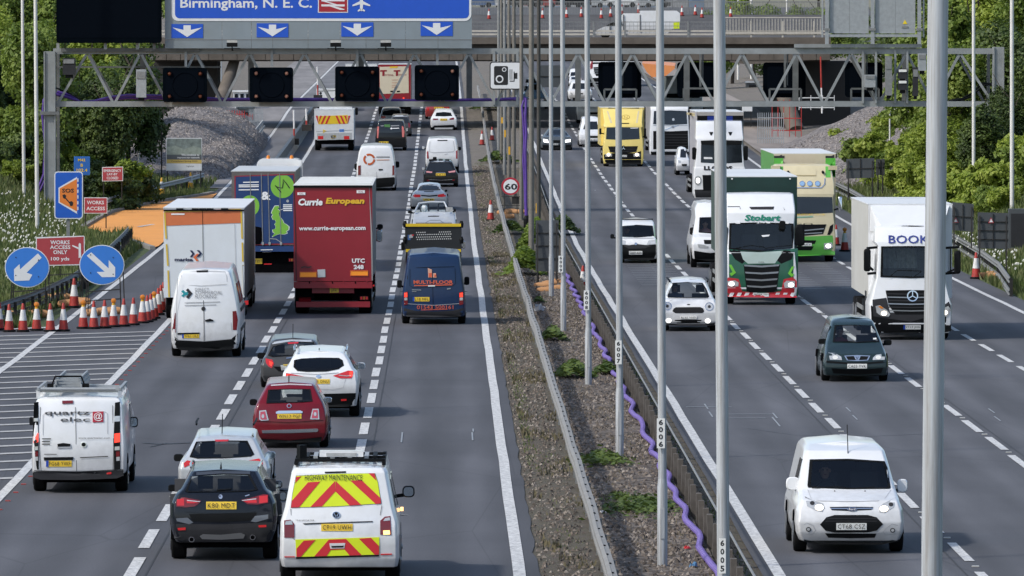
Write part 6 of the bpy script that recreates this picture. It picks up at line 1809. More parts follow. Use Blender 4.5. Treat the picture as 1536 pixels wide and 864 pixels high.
r=v.L(376,262,.9); obj('roof_aerial',MB().add([(r.x-.02,.9,r.z),(r.x+.02,.9,r.z),(r.x+.015,1.05,r.z),(r.x-.015,1.05,r.z),(r.x,1.05,r.z+.13),(r.x,1.0,r.z+.13)],[(0,1,2,3),(0,4,5),(1,5,4),(0,1,5),(2,3,4),(0,3,4),(1,2,4)]),BLACKP,v.root)
for sg in (-1,1): obj('roof_rail',MB().tube([(v.cx+sg*.58,.8,1.56),(v.cx+sg*.6,1.4,1.60),(v.cx+sg*.6,2.2,1.60),(v.cx+sg*.58,2.6,1.55)],.022,6),CHROME,v.root)
v.sidewin(1,1.55,1.2,1.7,.3)

# ---- silver hatch ahead of it
SILV=car('silver_paint',(0.56,0.59,0.62),metal=.25)
v=Veh('car','silver hatchback with dark rear window directly ahead of the blue-black SUV','car',(240,640,4.115),400,455,.8)
win=[(222,92),(380,84),(540,86),(582,170),(560,184),(400,194),(230,196),(182,186)]
v.body([(400,170,640,.06),(340,128,662,0),(260,126,664,0),(215,140,652,.06),(196,165,630,.12),(90,205,565,.55),(72,214,552,.65),(60,232,530,.8)],4.2,SILV,full=.05,r=.15,crown=.03,belt=4,nose=(2.4,3.1),cuts=[(win,3.2)])
v.glass('rear_window',win); v.seats(1.2,.9,2,.46); v.seats(2.0,.9,2)
v.patch('brake_light_bar',[(338,80),(424,78),(420,90),(345,92)],REDL,4)
for pl in ([(145,225),(168,207),(240,222),(236,232),(190,232),(150,252)],[(525,212),(612,196),(634,222),(632,246),(600,232),(560,222)]): v.patch('tail_light',pl,REDL,2)
v.mirror(655,152,714,196,2.2,SILV,glass=True); v.mirror(85,168,144,214,2.2)
r=v.L(382,64,1.1); obj('aerial',MB().tube([(r.x,1.1,r.z-.02),(r.x,1.5,r.z+.42)],.01,5),BLACKP,v.root)
for sg in (-1,1): obj('roof_rail',MB().tube([(v.cx+sg*.55,.75,1.47),(v.cx+sg*.57,1.3,1.50),(v.cx+sg*.57,2.3,1.5)],.022,6),BLACKP,v.root)
v.wheels((.8,3.4),.32,.22); v.underbody(.3,3.9)
v.sidewin(1,1.6,1.12,1.6,.28)

# ---- quartz elec van
v=Veh('van','white van with grey writing, a red square logo and ladders on its roof rack','van',g4(0,648),460,352,.9)
v.body([(250,205,740,.05),(235,200,745,0),(100,198,745,0),(0,200,735,.02),(-60,203,730,.05),(-165,212,726,.10),(-196,228,712,.14),(-210,255,690,.22)],5.0,WHITE,full=.03,r=.16,crown=.04,belt=4,nose=(3.3,4.0))
v.patch('rear_bumper',[(200,236),(460,242),(740,228),(742,262),(700,278),(460,288),(240,286),(204,274)],GREYP,2)
for x0,x1 in ((196,232),(682,722)):
    p=v.patch('light_column',[(x0+8,-176),(x1-2,-182),(x1,225),(x0+2,232),(x0,20)],BLACKP,2)
    v.patch('reverse_lens',[(x0+3,-82 if x0<400 else -95),(x1-2,-84 if x0<400 else -97),(x1-2,-64),(x0+3,-62)],LENS,3,p)
    v.patch('brake_light',[(x0+4,10),(x1-2,6),(x1-2,60),(x0+4,65)],BRAKE,3,p)
    v.patch('reverse_lens',[(x0+6,88),(x1-4,86),(x1-4,108),(x0+6,110)],LENS,3,p)
    v.patch('reverse_lens',[(x0+16,150),(x1-4,148),(x1-4,172),(x0+16,174)],LENS,3,p)
    v.patch('red_lens',[(x0+14,118),(x1-4,116),(x1-4,146),(x0+14,148)],REDDK,3,p)
v.line('door_gap',[(452,-150),(455,0),(460,236)],3,GREYP,2)
v.line('panel_line',[(242,-150),(236,100),(246,236)],3,GREYP,2); v.line('panel_line',[(675,-160),(682,100),(678,232)],3,GREYP,2)
v.line('panel_crease',[(258,20),(258,-100),(270,-112),(440,-116)],3,paint('panel_shade_line',(.4,.41,.43)),2); v.line('panel_crease',[(466,-118),(630,-122),(645,-110),(645,10)],3,MATS['panel_shade_line'],2)  # flat grey strips: shade of pressed creases put into colour; gaps share it
v.line('body_seam',[(206,232),(460,240),(740,224)],4,GREYP,3)
DKI=paint('dark_grey_lettering',(.05,.05,.055))
v.text('quartz',268,-126,540,-94,DKI,3,bold=.012); v.text('elec',362,-89,540,-62,DKI,3,bold=.012)
p=v.patch('logo_square',[(556,-122),(620,-124),(620,-60),(556,-58)],paint('logo_red',(.42,.02,.04)),3); v.text('@',562,-118,614,-66,WINK,5,p)
v.text('www.quartzelec.com',470,30,660,44,GREYP,3,bold=0); v.line('small_print',[(252,41),(306,41)],6,GREYP,3); v.line('small_print',[(252,57),(300,57)],6,GREYP,3); v.line('small_print',[(252,73),(300,73)],6,GREYP,3); v.line('small_print',[(265,133.5),(340,133.5)],4,GREYP,3)
h=v.patch('door_handle',[(344,72),(380,66),(422,72),(420,86),(346,88)],BLACKP,4); v.patch('handle_recess',[(340,88),(428,86),(424,96),(345,98)],MATS['panel_shade_line'],3,h)
b=v.patch('badge',ell(502,76,17,16),CHROME,3); v.patch('badge_face',ell(502,76,13,12),BLACKP,4,b)
v.patch('plate_light_bar',[(262,152),(440,150),(438,168),(264,170)],BLACKP,3); v.plate('FG68 YWF',276,172,430,208,blue=True)
v.line('door_crease',[(480,154),(560,150),(648,146)],5,GREYP,3)
v.patch('brake_light_bar',[(373,-188),(438,-190),(438,-172),(373,-170)],REDDK,4)
v.patch('bumper_reflector',[(254,250),(286,249),(286,262),(254,263)],REDL,4); v.patch('bumper_reflector',[(640,242),(668,240),(668,252),(640,254)],REDL,4)
v.wheels((.9,4.0),.34,.24); v.underbody(.3,4.5)
v.mirror(776,-92,828,-28,3.4,glass=True); v.mirror(176,-90,200,-40,3.4)
zt=v.L(460,-210,.3).z
for yy in (.25,1.2,2.2): obj('roof_bar',MB().bar((v.cx-.85,yy,zt+.12),(v.cx+.85,yy,zt+.12),.05),GALV,v.root)
for xx in (-.8,.8):
    obj('roof_rack_side',MB().bar((v.cx+xx,.2,zt+.16),(v.cx+xx,3.0,zt+.16),.05),GALV,v.root)
    for yy in (.25,1.2,2.2): obj('rack_foot',MB().box((v.cx+xx,yy,zt+.06),(.07,.07,.14)),WHITE,v.root)
obj('rear_roller',MB().tube([(v.cx-.75,.16,zt+.16),(v.cx+.72,.16,zt+.16)],.035,8),GALV,v.root)
t=thing('ladder_stack','stack of aluminium ladders strapped to the roof rack of the leftmost white van','ladders',v.loc+Vector((v.cx-.22,.3,zt+.18)))
for k in range(3):
    for xx in (-.26+.02*k,.26-.02*k): obj('stile',MB().bar((xx,-.1+.1*k,.03+.06*k),(xx,3.3,.03+.06*k),.035,.08),GALV,t)
    for q in range(7): obj('rung',MB().bar((-.25,.1+q*.42,.03+.06*k),(.25,.1+q*.42,.03+.06*k),.03),GALV,t)
for xx in (-.34,.34): obj('clamp',MB().box((xx,.1,.0),(.14,.16,.16)),BLACKP,t); obj('strap',MB().bar((xx,.1,0),(xx*.75,.1,.22),.03),BLACKP,t)
obj('strap',MB().bar((-.26,.1,.22),(.26,.1,.22),.035),BLACKP,t)
v.sidewin(1,3.0,1.4,.8,.45)

# ---- red city car
REDP=car('dark_red_paint',(0.15,0.004,0.012),coat=.5,rough=.2,spec=.2)
v=Veh('car','small dark red hatchback with rounded tail lights, plate WN13 PGF','car',CB,330,778,.65)
win=[(182,408),(320,402),(456,404),(470,484),(400,490),(320,492),(170,496)]
v.body([(742,120,530,.08),(690,98,555,.0),(610,94,556,0),(540,104,545,.04),(496,122,530,.10),(400,166,474,.42),(382,172,464,.5),(370,185,450,.62)],3.55,REDP,full=.045,r=.14,crown=.035,belt=4,nose=(2.1,2.7),cuts=[(win,3.2)])
v.glass('rear_window',win); v.seats(1.1,.88,2,.44); v.seats(1.7,.88,2)
v.patch('roof_edge_trim',[(168,378),(320,368),(464,374),(466,382),(320,376),(170,386)],paint('roof_edge_pale',(.5,.45,.47)),3)
for pl in ([(124,545),(168,540),(186,606),(140,610),(124,600)],[(470,532),(510,532),(514,600),(454,600)]):
    p=v.patch('tail_light',pl,LENS,2); c0=sum(a for a,b in pl)/len(pl); c1=sum(b for a,b in pl)/len(pl)
    v.patch('red_lens',[(c0+(a-c0)*.7,c1+(b-c1)*.8) for a,b in pl],paint('pink_red_lens',(.5,.08,.12),rough=.2),3,p); v.patch('lens_centre',ell(c0,c1,9,13),LENS,4,p)
v.patch('boot_handle_chrome',[(232,552),(250,545),(390,543),(406,550),(404,560),(234,564)],CHROME,3); v.plate('WN13 PGF',242,564,398,596)
b=v.patch('badge',ell(318,513,15,14),CHROME,3); v.patch('badge_face',ell(318,513,11,10),REDP,4,b)
v.patch('bumper_chrome',[(140,672),(240,668),(400,664),(500,660),(508,668),(500,682),(320,690),(145,690)],CHROME,3)
v.patch('lower_valance',[(122,725),(320,738),(530,715),(525,748),(320,752),(130,750)],BLACKP,3)
v.line('bumper_gap',[(100,612),(320,622),(540,606)],3,UNDER,2)
r=v.L(316,374,.65); obj('aerial',MB().tube([(r.x,.65,r.z),(r.x,.8,r.z+.2)],.014,5),BLACKP,v.root)
v.wheels((.65,2.95),.30,.19); v.underbody(.3,3.3)
v.mirror(545,456,596,492,1.9,CHROME,glass=True); v.mirror(62,468,112,510,1.9,BLACKP)
v.sidewin(1,1.3,1.06,1.4,.28)

# ---- white crossover
v=Veh('car','white crossover with glowing red lights behind the small red hatchback','car',CB,532,578,.8)
win=[(350,216),(400,206),(520,200),(640,202),(664,216),(674,250),(640,274),(560,290),(430,292),(370,286),(346,262)]
v.body([(515,300,738,.08),(430,284,752,0),(370,282,756,0),(300,294,745,.06),(270,318,720,.14),(215,342,690,.4),(180,366,668,.58),(164,390,640,.75)],4.35,WHITE,full=.055,r=.15,crown=.03,belt=4,nose=(2.4,3.2),cuts=[(win,3.2)])
v.glass('rear_window',win,dark=False); v.seats(1.2,.95,2,.5)
v.patch('lower_bumper',[(284,436),(520,436),(752,430),(745,500),(700,520),(340,520),(290,500)],BLACKP,2)
for pl in ([(296,300),(330,305),(412,322),(390,342),(330,348),(298,348)],[(602,318),(700,284),(732,286),(735,300),(722,335),(650,335)]):
    p=v.patch('tail_light',pl,REDL,2); c0=sum(a for a,b in pl)/len(pl); c1=sum(b for a,b in pl)/len(pl); k=1 if c0>500 else -1
    v.patch('lit_bar',[(c0+k*20,c1-18),(c0+k*40,c1-20),(c0+k*38,c1+14),(c0+k*18,c1+12)],BRAKE,3,p); v.line('light_edge',[(c0-k*50,c1+4),(c0,c1+10),(c0+k*30,c1+6)],4,LENS,4,p)
v.plate('GY15 ONU',442,340,582,370); v.patch('badge',ell(508,322,16,10),CHROME,3)
v.line('tailgate_crease',[(330,300),(500,308),(640,298)],3,MATS['panel_shade_line'],2); v.line('tailgate_gap',[(440,400),(600,408),(670,395),(684,340)],3,MATS['panel_shade_line'],2)
v.patch('bumper_reflector',[(654,470),(690,468),(690,480),(656,482)],REDL,4)
v.wheels((.8,3.45),.35,.24); v.underbody(.3,3.9)
v.mirror(756,232,812,274,2.2,WHITE,glass=True)
for sg in (-1,1): obj('roof_rail',MB().tube([(v.cx+sg*.6,.55,1.55),(v.cx+sg*.62,.9,1.63),(v.cx+sg*.62,1.9,1.63),(v.cx+sg*.6,2.3,1.58)],.026,6),CHROME,v.root)
r=v.L(512,170,.9); obj('aerial',MB().tube([(r.x,.9,r.z-.02),(r.x,1.1,r.z+.1)],.012,5),BLACKP,v.root)
v.sidewin(1,1.6,1.22,1.6,.3)

# ---- grey hatch ahead
DGREY=car('dark_grey_paint',(0.07,0.072,0.075),metal=.3)
v=Veh('car','dark grey hatchback partly hidden by the white crossover','car',CB,345,392,.7)
win=[(212,128),(330,98),(478,100),(502,150),(470,170),(340,186),(210,196),(180,186)]
v.body([(360,170,520,.08),(320,150,540,.0),(250,146,542,0),(205,165,530,.1),(188,182,515,.18),(110,205,495,.5),(92,220,486,.62),(82,240,470,.75)],3.95,DGREY,full=.05,r=.15,crown=.04,belt=4,nose=(2.2,3.0),cuts=[(win,3.2)])
v.glass('rear_window',win); v.seats(1.2,.9,2)
v.patch('roof_painted_sheen',[(206,100),(330,82),(486,86),(490,100),(330,94),(210,114)],SILV,3)  # silver patch painted on the dark roof as sky sheen
v.patch('brake_light_bar',[(308,102),(378,98),(378,108),(312,112)],REDL,4)
p=v.patch('tail_light',[(165,205),(210,215),(220,240),(205,270),(185,258),(168,235)],REDL,2); v.patch('lit_bar',[(190,222),(212,232),(204,256),(192,248)],BRAKE,3,p)
v.patch('tail_light',[(520,210),(480,218),(474,240),(490,262),(514,240)],REDL,2)
v.patch('plate_recess',[(262,250),(322,245),(330,275),(268,284)],LENS,2); v.plate('KN12',280,244,326,256)
v.patch('bumper_band',[(215,258),(330,262),(322,290),(250,290)],BLACKP,1); v.line('handle_chrome',[(300,204),(345,199)],7,CHROME,3)
r=v.L(342,92,.9); obj('aerial',MB().tube([(r.x,.9,r.z),(r.x,1.15,r.z+.42)],.01,5),BLACKP,v.root)
v.wheels((.7,3.2),.31,.2); v.underbody(.3,3.6); v.mirror(112,168,168,208,2.0,BLACKP)

# ---- direct commercial flooring van
v=Veh('van','white high roof van with a teal arrow logo close behind the orange and white lorry','van',CF,225,812,1.2)
v.body([(778,75,368,.05),(742,62,372,0),(700,60,374,0),(600,58,372,.0),(520,70,356,.04),(450,84,338,.09),(415,95,326,.13),(402,110,316,.2)],6.3,WHITE,full=.05,r=.18,crown=.05,belt=3,nose=(4.7,5.4))
v.patch('rear_bumper',[(58,712),(90,735),(215,742),(340,732),(374,705),(374,760),(340,782),(220,790),(100,785),(64,765)],BLACKP,2)
for pl in ([(56,610),(74,606),(76,700),(58,700)],[(348,598),(366,596),(374,640),(368,688),(350,688)]): v.patch('tail_light',pl,REDDK,2)
v.line('door_gap',[(205,405),(210,580),(212,742)],3,GREYP,3); v.line('panel_line',[(84,470),(200,476),(322,468)],2.5,MATS['panel_shade_line'],3); v.line('panel_line',[(100,430),(104,410),(200,405),(312,408),(320,430),(345,690)],2.5,MATS['panel_shade_line'],3); v.line('panel_line',[(84,440),(76,690),(80,735),(212,742),(345,730)],3,MATS['panel_shade_line'],3)
TEAL=paint('teal_print',(.01,.26,.30)); v.patch('logo_arrow',[(101,502),(112,496),(122,506),(140,504),(132,513),(140,522),(122,520),(112,530),(102,524),(112,514)],TEAL,3); v.patch('logo_arrow',[(124,496),(134,488),(156,512),(136,538),(124,530),(138,512)],GREYP,3)
GI=paint('pale_grey_lettering',(.25,.26,.28)); v.text('DIRECT',168,486,236,500,GI,3,bold=0); v.text('COMMERCIAL',168,500,300,517,GI,3,bold=0); v.text('FLOORING',168,518,270,536,GI,3,bold=0)
v.line('small_print',[(118,558),(288,553)],3,GI,3); v.line('small_print',[(118,571),(270,567)],3,GI,3)
v.patch('badge',ell(208,586,10,10),INK,3); v.patch('door_handle',[(216,640),(240,634),(256,640),(256,646),(218,648)],BLACKP,4)
v.patch('plate_light_bar',[(84,702),(190,700),(190,707),(84,710)],BLACKP,3); v.plate('YF61 LBZ',106,708,188,727,blue=True)
v.patch('brake_light_bar',[(175,403),(230,401),(230,409),(176,410)],BLACKP,4)
v.wheels((1.2,5.1),.35,.24); v.underbody(.3,5.8); obj('spare_wheel',MB().lathe((v.cx,1.5,.38),[(.3,-.1),(.34,0),(.3,.1)],16),RUBBER,v.root)
for k,(y0,y1) in enumerate(((1.1,2.6),(3.0,4.2))): v.sidewin(1,(y0+y1)/2,1.75,y1-y0,.55)
for z in (.75,1.3): obj('side_rubbing_strip',MB().box((v.cx+v.hw+.01,3.0,z),(.03,4.2,.1)),GREYP,v.root)

# ---- multi floor van
NAVY2=car('navy_paint',(0.010,0.030,0.085))
v=Veh('van','navy blue van with orange writing on its rear doors in the fast lane','van',CE,292,792,1.0)
v.body([(742,85,500,.05),(712,78,506,0),(655,74,508,0),(560,78,502,0),(460,88,484,.03),(385,98,474,.06),(312,108,462,.1),(298,125,445,.18)],5.2,NAVY2,full=.05,r=.16,crown=.06,belt=3,nose=(3.7,4.4))
v.patch('rear_bumper',[(76,682),(160,702),(290,708),(430,700),(506,680),(506,730),(480,742),(290,748),(100,744),(78,730)],GREYP,2)
v.line('door_gap',[(277,300),(283,500),(288,700)],3,UNDER,3); v.line('body_crease',[(100,395),(280,388),(440,384)],3,UNDER,3); v.line('panel_line',[(120,400),(118,520),(140,535),(270,530)],2.5,UNDER,3); v.line('panel_line',[(300,528),(430,522),(448,505),(444,395)],2.5,UNDER,3); v.line('bumper_line',[(78,650),(290,662),(505,648)],3,MATS['panel_shade_line'],3)
for x0,x1 in ((76,104),(474,504)):
    p=v.patch('tail_light',[(x0,568),(x1-2,562),(x1,655),(x0,662)],REDDK,3)
    v.patch('brake_light',[(x0+3,574),(x1-4,570),(x1-3,602),(x0+3,604)],BRAKE,4,p); v.patch('reverse_lens',[(x0+4,608),(x1-4,606),(x1-4,625),(x0+4,627)],LENS,4,p)
OPR=paint('orange_red_print',(.60,.10,.04)); v.text('MULTI-FLOOR',146,482,430,508,OPR,4,bold=.03); v.line('small_print',[(150,520),(250,519),(424,514)],7,OPR,3); v.text('01543 500161',170,662,432,690,OPR,4,bold=0); v.line('small_print',[(200,696),(390,690)],4,OPR,4)
v.patch('logo_block',[(248,394),(276,404),(280,462),(252,462)],paint('logo_peach',(.6,.32,.22)),4); v.patch('logo_block',[(254,430),(276,428),(278,458),(256,460)],OPR,5); v.patch('logo_block',[(286,432),(306,430),(312,462),(286,462)],MATS['logo_peach'],4); v.patch('logo_block',[(296,440),(308,440),(308,456),(294,456)],OPR,5)
v.line('door_handle',[(250,523),(300,522)],8,CHROME,4); v.line('side_handle',[(386,545),(412,540)],8,RIM,4); v.line('lettering_strip',[(134,550),(200,552)],5,RIM,4); v.line('lettering_strip',[(134,562),(166,563)],5,RIM,4)
v.plate('L18 MFL',140,603,260,634,blue=True)
v.wheels((1.0,4.3),.34,.23); v.underbody(.3,4.8); obj('tow_bar',MB().bar((v.cx-.55,.1,.33),(v.cx+.55,.1,.33),.07),GALV,v.root)
v.mirror(510,456,548,516,3.7,glass=False); v.mirror(26,480,62,536,3.7); v.patch('light_bracket',[(86,452),(102,450),(102,470),(86,472)],BLACKP,3)
# ================================================================== LORRIES (rear views)
def boxbody(v,x0,x1,yt,yb,L,mat,roofm=None,sidem=None,dy=0.0,name='box_body',trim=None,bev=.03):
    a=v.L(x0,yb,dy); b=v.L(x1,yt,dy)
    v.cx=(a.x+b.x)/2; v.hw=(b.x-a.x)/2
    m_=MB().box((v.cx,dy+L/2,(a.z+b.z)/2),(b.x-a.x,L,b.z-a.z)); me=m_.mesh(name)
    o=link(name,me,mat,v.root); v.target(me)
    if sidem:
        me.materials.append(sidem)
        for p in me.polygons:
            if abs(p.normal.x)>.5: p.material_index=1
    if roofm:
        obj('roof',MB().box((v.cx,dy+L/2,b.z+.012),(b.x-a.x+.03,L+.02,.03)),roofm,v.root)
    if trim:
        obj('top_rail',MB().box((v.cx,dy-.01,b.z-.03),(b.x-a.x+.04,.05,.10)),trim,v.root)
        for sg in (-1,1): obj('corner_post',MB().box((v.cx+sg*(v.hw-.03),dy-.012,(a.z+b.z)/2),(.08,.05,b.z-a.z)),trim,v.root)
    v.zt,v.zb=b.z,a.z
    return o
def artic(v,L,axles=(1.2,2.5,3.8),cab=True,cabmat=None,r=.5,y0=.2,ztop=3.4):
    """frame, wheels, bumper bar, and the tractor at the far end"""
    obj('chassis',MB().box((v.cx-.45,L/2,v.zb-.12),(.16,L-.6,.26)).box((v.cx+.45,L/2,v.zb-.12),(.16,L-.6,.26)).box((v.cx,L*.4,v.zb-.1),(1.1,L*.7,.1)),UNDER,v.root)
    for y in axles:
        for sg in (-1,1): v.wheel(v.cx+sg*(v.hw-.24),y,r,.42)
        obj('axle',MB().tube([(v.cx-v.hw+.4,y,r),(v.cx+v.hw-.4,y,r)],.1,8),UNDER,v.root)
    for sg in (-1,1): obj('side_guard',MB().box((v.cx+sg*(v.hw-.04),L*.55,.75),(.04,L*.35,.12)).box((v.cx+sg*(v.hw-.04),L*.55,.45),(.04,L*.35,.12)),GALVD,v.root)
    if cab:
        c=obj('cab',MB().box((v.cx,L+1.3,1.9),(2.45,2.1,2.9)),cabmat or WHITE,v.root)
        for y in (L-1.2,L+1.7):
            for sg in (-1,1): v.wheel(v.cx+sg*(v.hw-.2),y,r,.32)
def lamps(v,pls,mat=REDDK,lit=None):
    for (x0,y0,x1,y1) in pls:
        p=v.patch('light_cluster',[(x0,y0),(x1,y0),(x1,y1),(x0,y1)],mat,2,flat=True)
        n_=3
        for k in range(n_):
            cx=x0+(x1-x0)*(k+.5)/n_; v.patch('lens',ell(cx,(y0+y1)/2,(x1-x0)/n_*.38,(y1-y0)*.38,12),REDL if k != 1 else AMBER,3,p,flat=True)
# ---- Currie European
CUR=paint('deep_red_trailer',(.27,.012,.022),rough=.42,coat=.2,dirt=.12,scale=1.5)
v=Veh('lorry','dark red articulated lorry with white and yellow writing on its rear','lorry',CG,262,826,1.2)
DOOR=paint('dusty_grey_curtain',(.19,.185,.19),rough=.7,dirt=.25,scale=2)
boxbody(v,38,462,140,655,13.0,CUR,paint('dusty_white_roof',(.62,.63,.62),rough=.6,dirt=.2,scale=1),DOOR)
obj('top_frame',MB().box((v.cx,-.02,v.zt-.02),(2*v.hw,.06,.07)),BLACKP,v.root)
for k in range(12): obj('roof_bow',MB().box((v.cx,.5+1.05*k,v.zt+.045),(2*v.hw-.1,.06,.03)),WHITE2,v.root)
v.line('edge_trim',[(40,146),(48,400),(52,650)],4,GREYP,2); v.line('edge_trim',[(448,140),(458,400),(462,650)],7,paint('faded_edge',(.35,.33,.32)),2)
YI=paint('golden_lettering',(.75,.45,.03))
v.text('Currie',62,208,194,246,WINK,3,bold=.045,shear=.18); v.text('European',210,204,420,246,YI,3,bold=.045,shear=.18)
v.text('www.currie-european.com',66,358,426,388,WINK,3,bold=.03,y1r=-3)
v.text('UTC',352,532,422,556,WINK,3,bold=.045); v.text('248',362,566,416,590,WINK,3,bold=.045)
for x0,y0,x1,y1 in ((58,175,101,189),(378,163,422,179)): p=v.patch('small_white_label',[(x0,y0),(x1,y0),(x1,y1),(x0,y1)],WINK,3); v.text('XXL',x0+8,y0+3,x1-8,y1-3,CUR,5,p)
OMK=paint('orange_marker',(.85,.28,.02),rough=.4,emit=(1,.35,.03),es=.12)  # marker board is no lamp; a faint glow is added to its colour
for x0,y0,x1,y1 in ((71,604,161,634),(344,597,439,626)): p=v.patch('orange_marker_board',[(x0,y0),(x1,y0),(x1,y1),(x0,y1)],OMK,3); v.line('board_edge',[(x0+2,y0+2),(x1-2,y0+2),(x1-2,y1-2),(x0+2,y1-2),(x0+2,y0+2)],3,paint('board_red_edge',(.6,.08,.02)),5,p)
v.patch('white_label',[(166,592),(208,590),(209,632),(168,634)],paint('label_grey_white',(.5,.53,.55)),3); v.line('scuff_marks',[(78,582),(95,576),(118,580),(134,574)],6,paint('scuff',(.05,.02,.025)),2)
a,b=v.L(62,820,.1),v.L(465,655,.1)
obj('rear_frame',MB().box((v.cx,.12,v.zb-.12),(2*v.hw,.25,.2)),CUR,v.root)
z = lambda y: v.L(0,y,0).z
me=MB().box((v.cx,.2,(z(672)+z(720))/2),(v.L(375,0,0).x-v.L(148,0,0).x,.12,z(672)-z(720))).mesh('centre_panel'); link('centre_panel',me,CUR,v.root); v.target(me)
me=MB().box((v.cx,.12,(z(765)+z(795))/2),(2*v.hw-.15,.12,z(765)-z(795))).mesh('bumper'); link('bumper',me,CUR,v.root); v.target(me)
for sg in (-1,1): me=MB().box((v.cx+sg*(v.hw-.35),.3,(z(680)+z(760))/2),(.6,.1,z(680)-z(760))).mesh('mudflap'); link('mudflap',me,UNDER,v.root); v.target(me)
p=v.patch('number_plate',[(233,682),(281,680),(281,715),(233,717)],YPLATE,3,flat=True); v.text('WX59',238,684,276,697,INK,5,p); v.text('JFK',240,700,274,713,INK,5,p)
for x0,y0,x1,y1 in ((66,742,132,766),(396,735,440,756)): lamps(v,[(x0,y0,x1,y1)])
v.patch('marker_lamp',ell(470,678,5,5),REDL,2)
for k in range(7): v.line('hinge_bar',[(60+62*k,655),(62+62*k,668)],6,UNDER if k % 2 else CUR,3)
artic(v,13.0,(1.2,2.5,3.8),cabmat=car('deep_red_cab',(.25,.01,.02)))
v.mirror(484,374,516,442,13.4,CHROME,glass=True); v.mirror(488,346,520,374,13.4,BLACKP)
obj('mudguard',MB().box((v.cx+v.hw+.02,3.0,.9),(.06,2.2,.5)),UNDER,v.root)
# ---- marisa lorry
MW=paint('pale_lorry_white',(.67,.71,.74),rough=.45,dirt=.08,scale=1.2)
v=Veh('lorry','white lorry with orange top band, yellow edges and a small chevron logo','lorry',CF,220,632,1.2)
boxbody(v,18,404,104,532,12.5,MW,WHITE2,paint('shaded_grey_side',(.16,.155,.15),rough=.6,dirt=.3))  # side of the white box: its shade put into a darker grey
v.patch('orange_band',[(20,116),(387,106),(390,174),(24,188)],paint('pale_lorry_orange',(.62,.17,.06),rough=.5,dirt=.1),2)
YE=paint('yellow_edge',(.65,.46,.05),rough=.5); v.line('yellow_edge_strip',[(22,120),(390,110)],7,YE,3)
for pts in ([(22,125),(30,250)],[(31,276),(38,380)],[(39,402),(44,530)],[(390,112),(394,250)],[(395,268),(398,360)],[(399,376),(404,520)]): v.line('yellow_edge_strip',pts,8,YE,3)
v.line('door_gap',[(204,108),(210,530)],2.5,UNDER,3); v.line('panel_line',[(358,178),(364,400)],2,MATS['panel_shade_line'],3)
v.text('marisa',70,342,158,358,paint('deep_navy_print',(.01,.015,.06)),3,bold=.04)
NP=MATS['deep_navy_print']; OP=paint('logo_orange',(.7,.16,.05))
v.patch('chevron_logo',[(143,306),(154,306),(166,322),(154,338),(143,338),(155,322)],NP,3); v.patch('chevron_logo',[(176,305),(188,305),(201,320),(188,337),(176,337),(190,320)],NP,4); v.patch('chevron_logo',[(186,322),(176,322),(160,339),(174,357),(186,357),(173,340)],OP,5)
v.line('small_print',[(305,392.5),(358,392.5)],8,INK,3); v.line('small_print',[(54,132),(118,132)],7,WINK,4)
for x in (95,170,205,240,310): obj('roof_catch',MB().box((v.L(x,100,0).x,-.03,v.zt-.03),(.22,.06,.07)),BLACKP,v.root)
obj('top_frame',MB().box((v.cx,-.015,v.zt-.06),(2*v.hw,.05,.05)),BLACKP,v.root)
artic(v,12.5,(1.4,2.6,3.8))
me=MB().box((v.cx,.2,.55),(2*v.hw-.2,.15,.2)).mesh('bumper'); link('bumper',me,UNDER,v.root); v.target(me)
v.patch('tail_light',[(406,548),(424,546),(424,566),(406,568)],REDL,2)
# ---- M lorry with map of Britain
v=Veh('lorry','dark blue lorry with green discs, a big M and a green map of Britain','lorry',(340,230,4.32),300,768,1.2)
MBL=paint('lorry_blue',(.012,.045,.155),rough=.45,dirt=.2,scale=1.2); FR=paint('door_frame_grey',(.14,.125,.12),rough=.6,dirt=.3)
boxbody(v,32,442,118,600,10.5,FR,paint('grubby_white_roof',(.6,.61,.6),dirt=.25,scale=1),paint('dark_side',(.10,.10,.10),dirt=.3))
v.patch('red_frame',[(50,146),(438,132),(440,590),(56,598)],CUR,1)
bp_=v.patch('blue_doors',[(58,152),(432,140),(434,582),(60,590)],MBL,2)
GRN=paint('lime_green_print',(.20,.47,.05),rough=.45,dirt=.06)
v.patch('green_disc',[(x,y) for x,y in ell(361,214,76,76,32) if True and y>140],GRN,3,bp_); v.patch('green_disc',ell(150,340,62,68,28),GRN,3,bp_)
v.line('letter_m',[(352,252),(314,208),(338,222),(360,224),(366,192),(364,168),(384,192),(408,226)],6,INK,5,bp_); v.line('letter_a',[(150,350),(165,300),(172,350)],7,INK,5,bp_)
v.text('&',222,248,286,302,WINK,4,bp_,bold=.04)
for y in (188,206,217,237): v.line('small_lettering',[((106 if y<200 else 78),y),(208,y-2)],7,WINK,4,bp_)
mapo=[(312,342),(336,340),(340,352),(330,362),(345,372),(338,392),(342,410),(352,420),(364,436),(370,452),(385,460),(402,474),(400,495),(385,505),(392,516),(372,524),(340,522),(318,530),(300,540),(296,536),(312,518),(300,510),(298,494),(316,488),(318,470),(310,460),(320,446),(312,430),(302,432),(292,412),(300,398),(290,390),(296,370)]
cxm,cym=342,445; v.patch('map_outline',[(cxm+(x-cxm)*1.08+1,cym+(y-cym)*1.03) for x,y in mapo],WINK,3,bp_); v.patch('green_map',mapo,GRN,4,bp_)
for y in (334,346,358,370): v.line('small_lettering',[(366,y),(424,y)],7,WINK,4,bp_)
v.line('map_pointer',[(346,368),(366,360)],3,WINK,4,bp_); v.patch('small_ring',ell(395,309,9,9),MATS['kerb'] if 'kerb' in MATS else LENS,4,bp_)
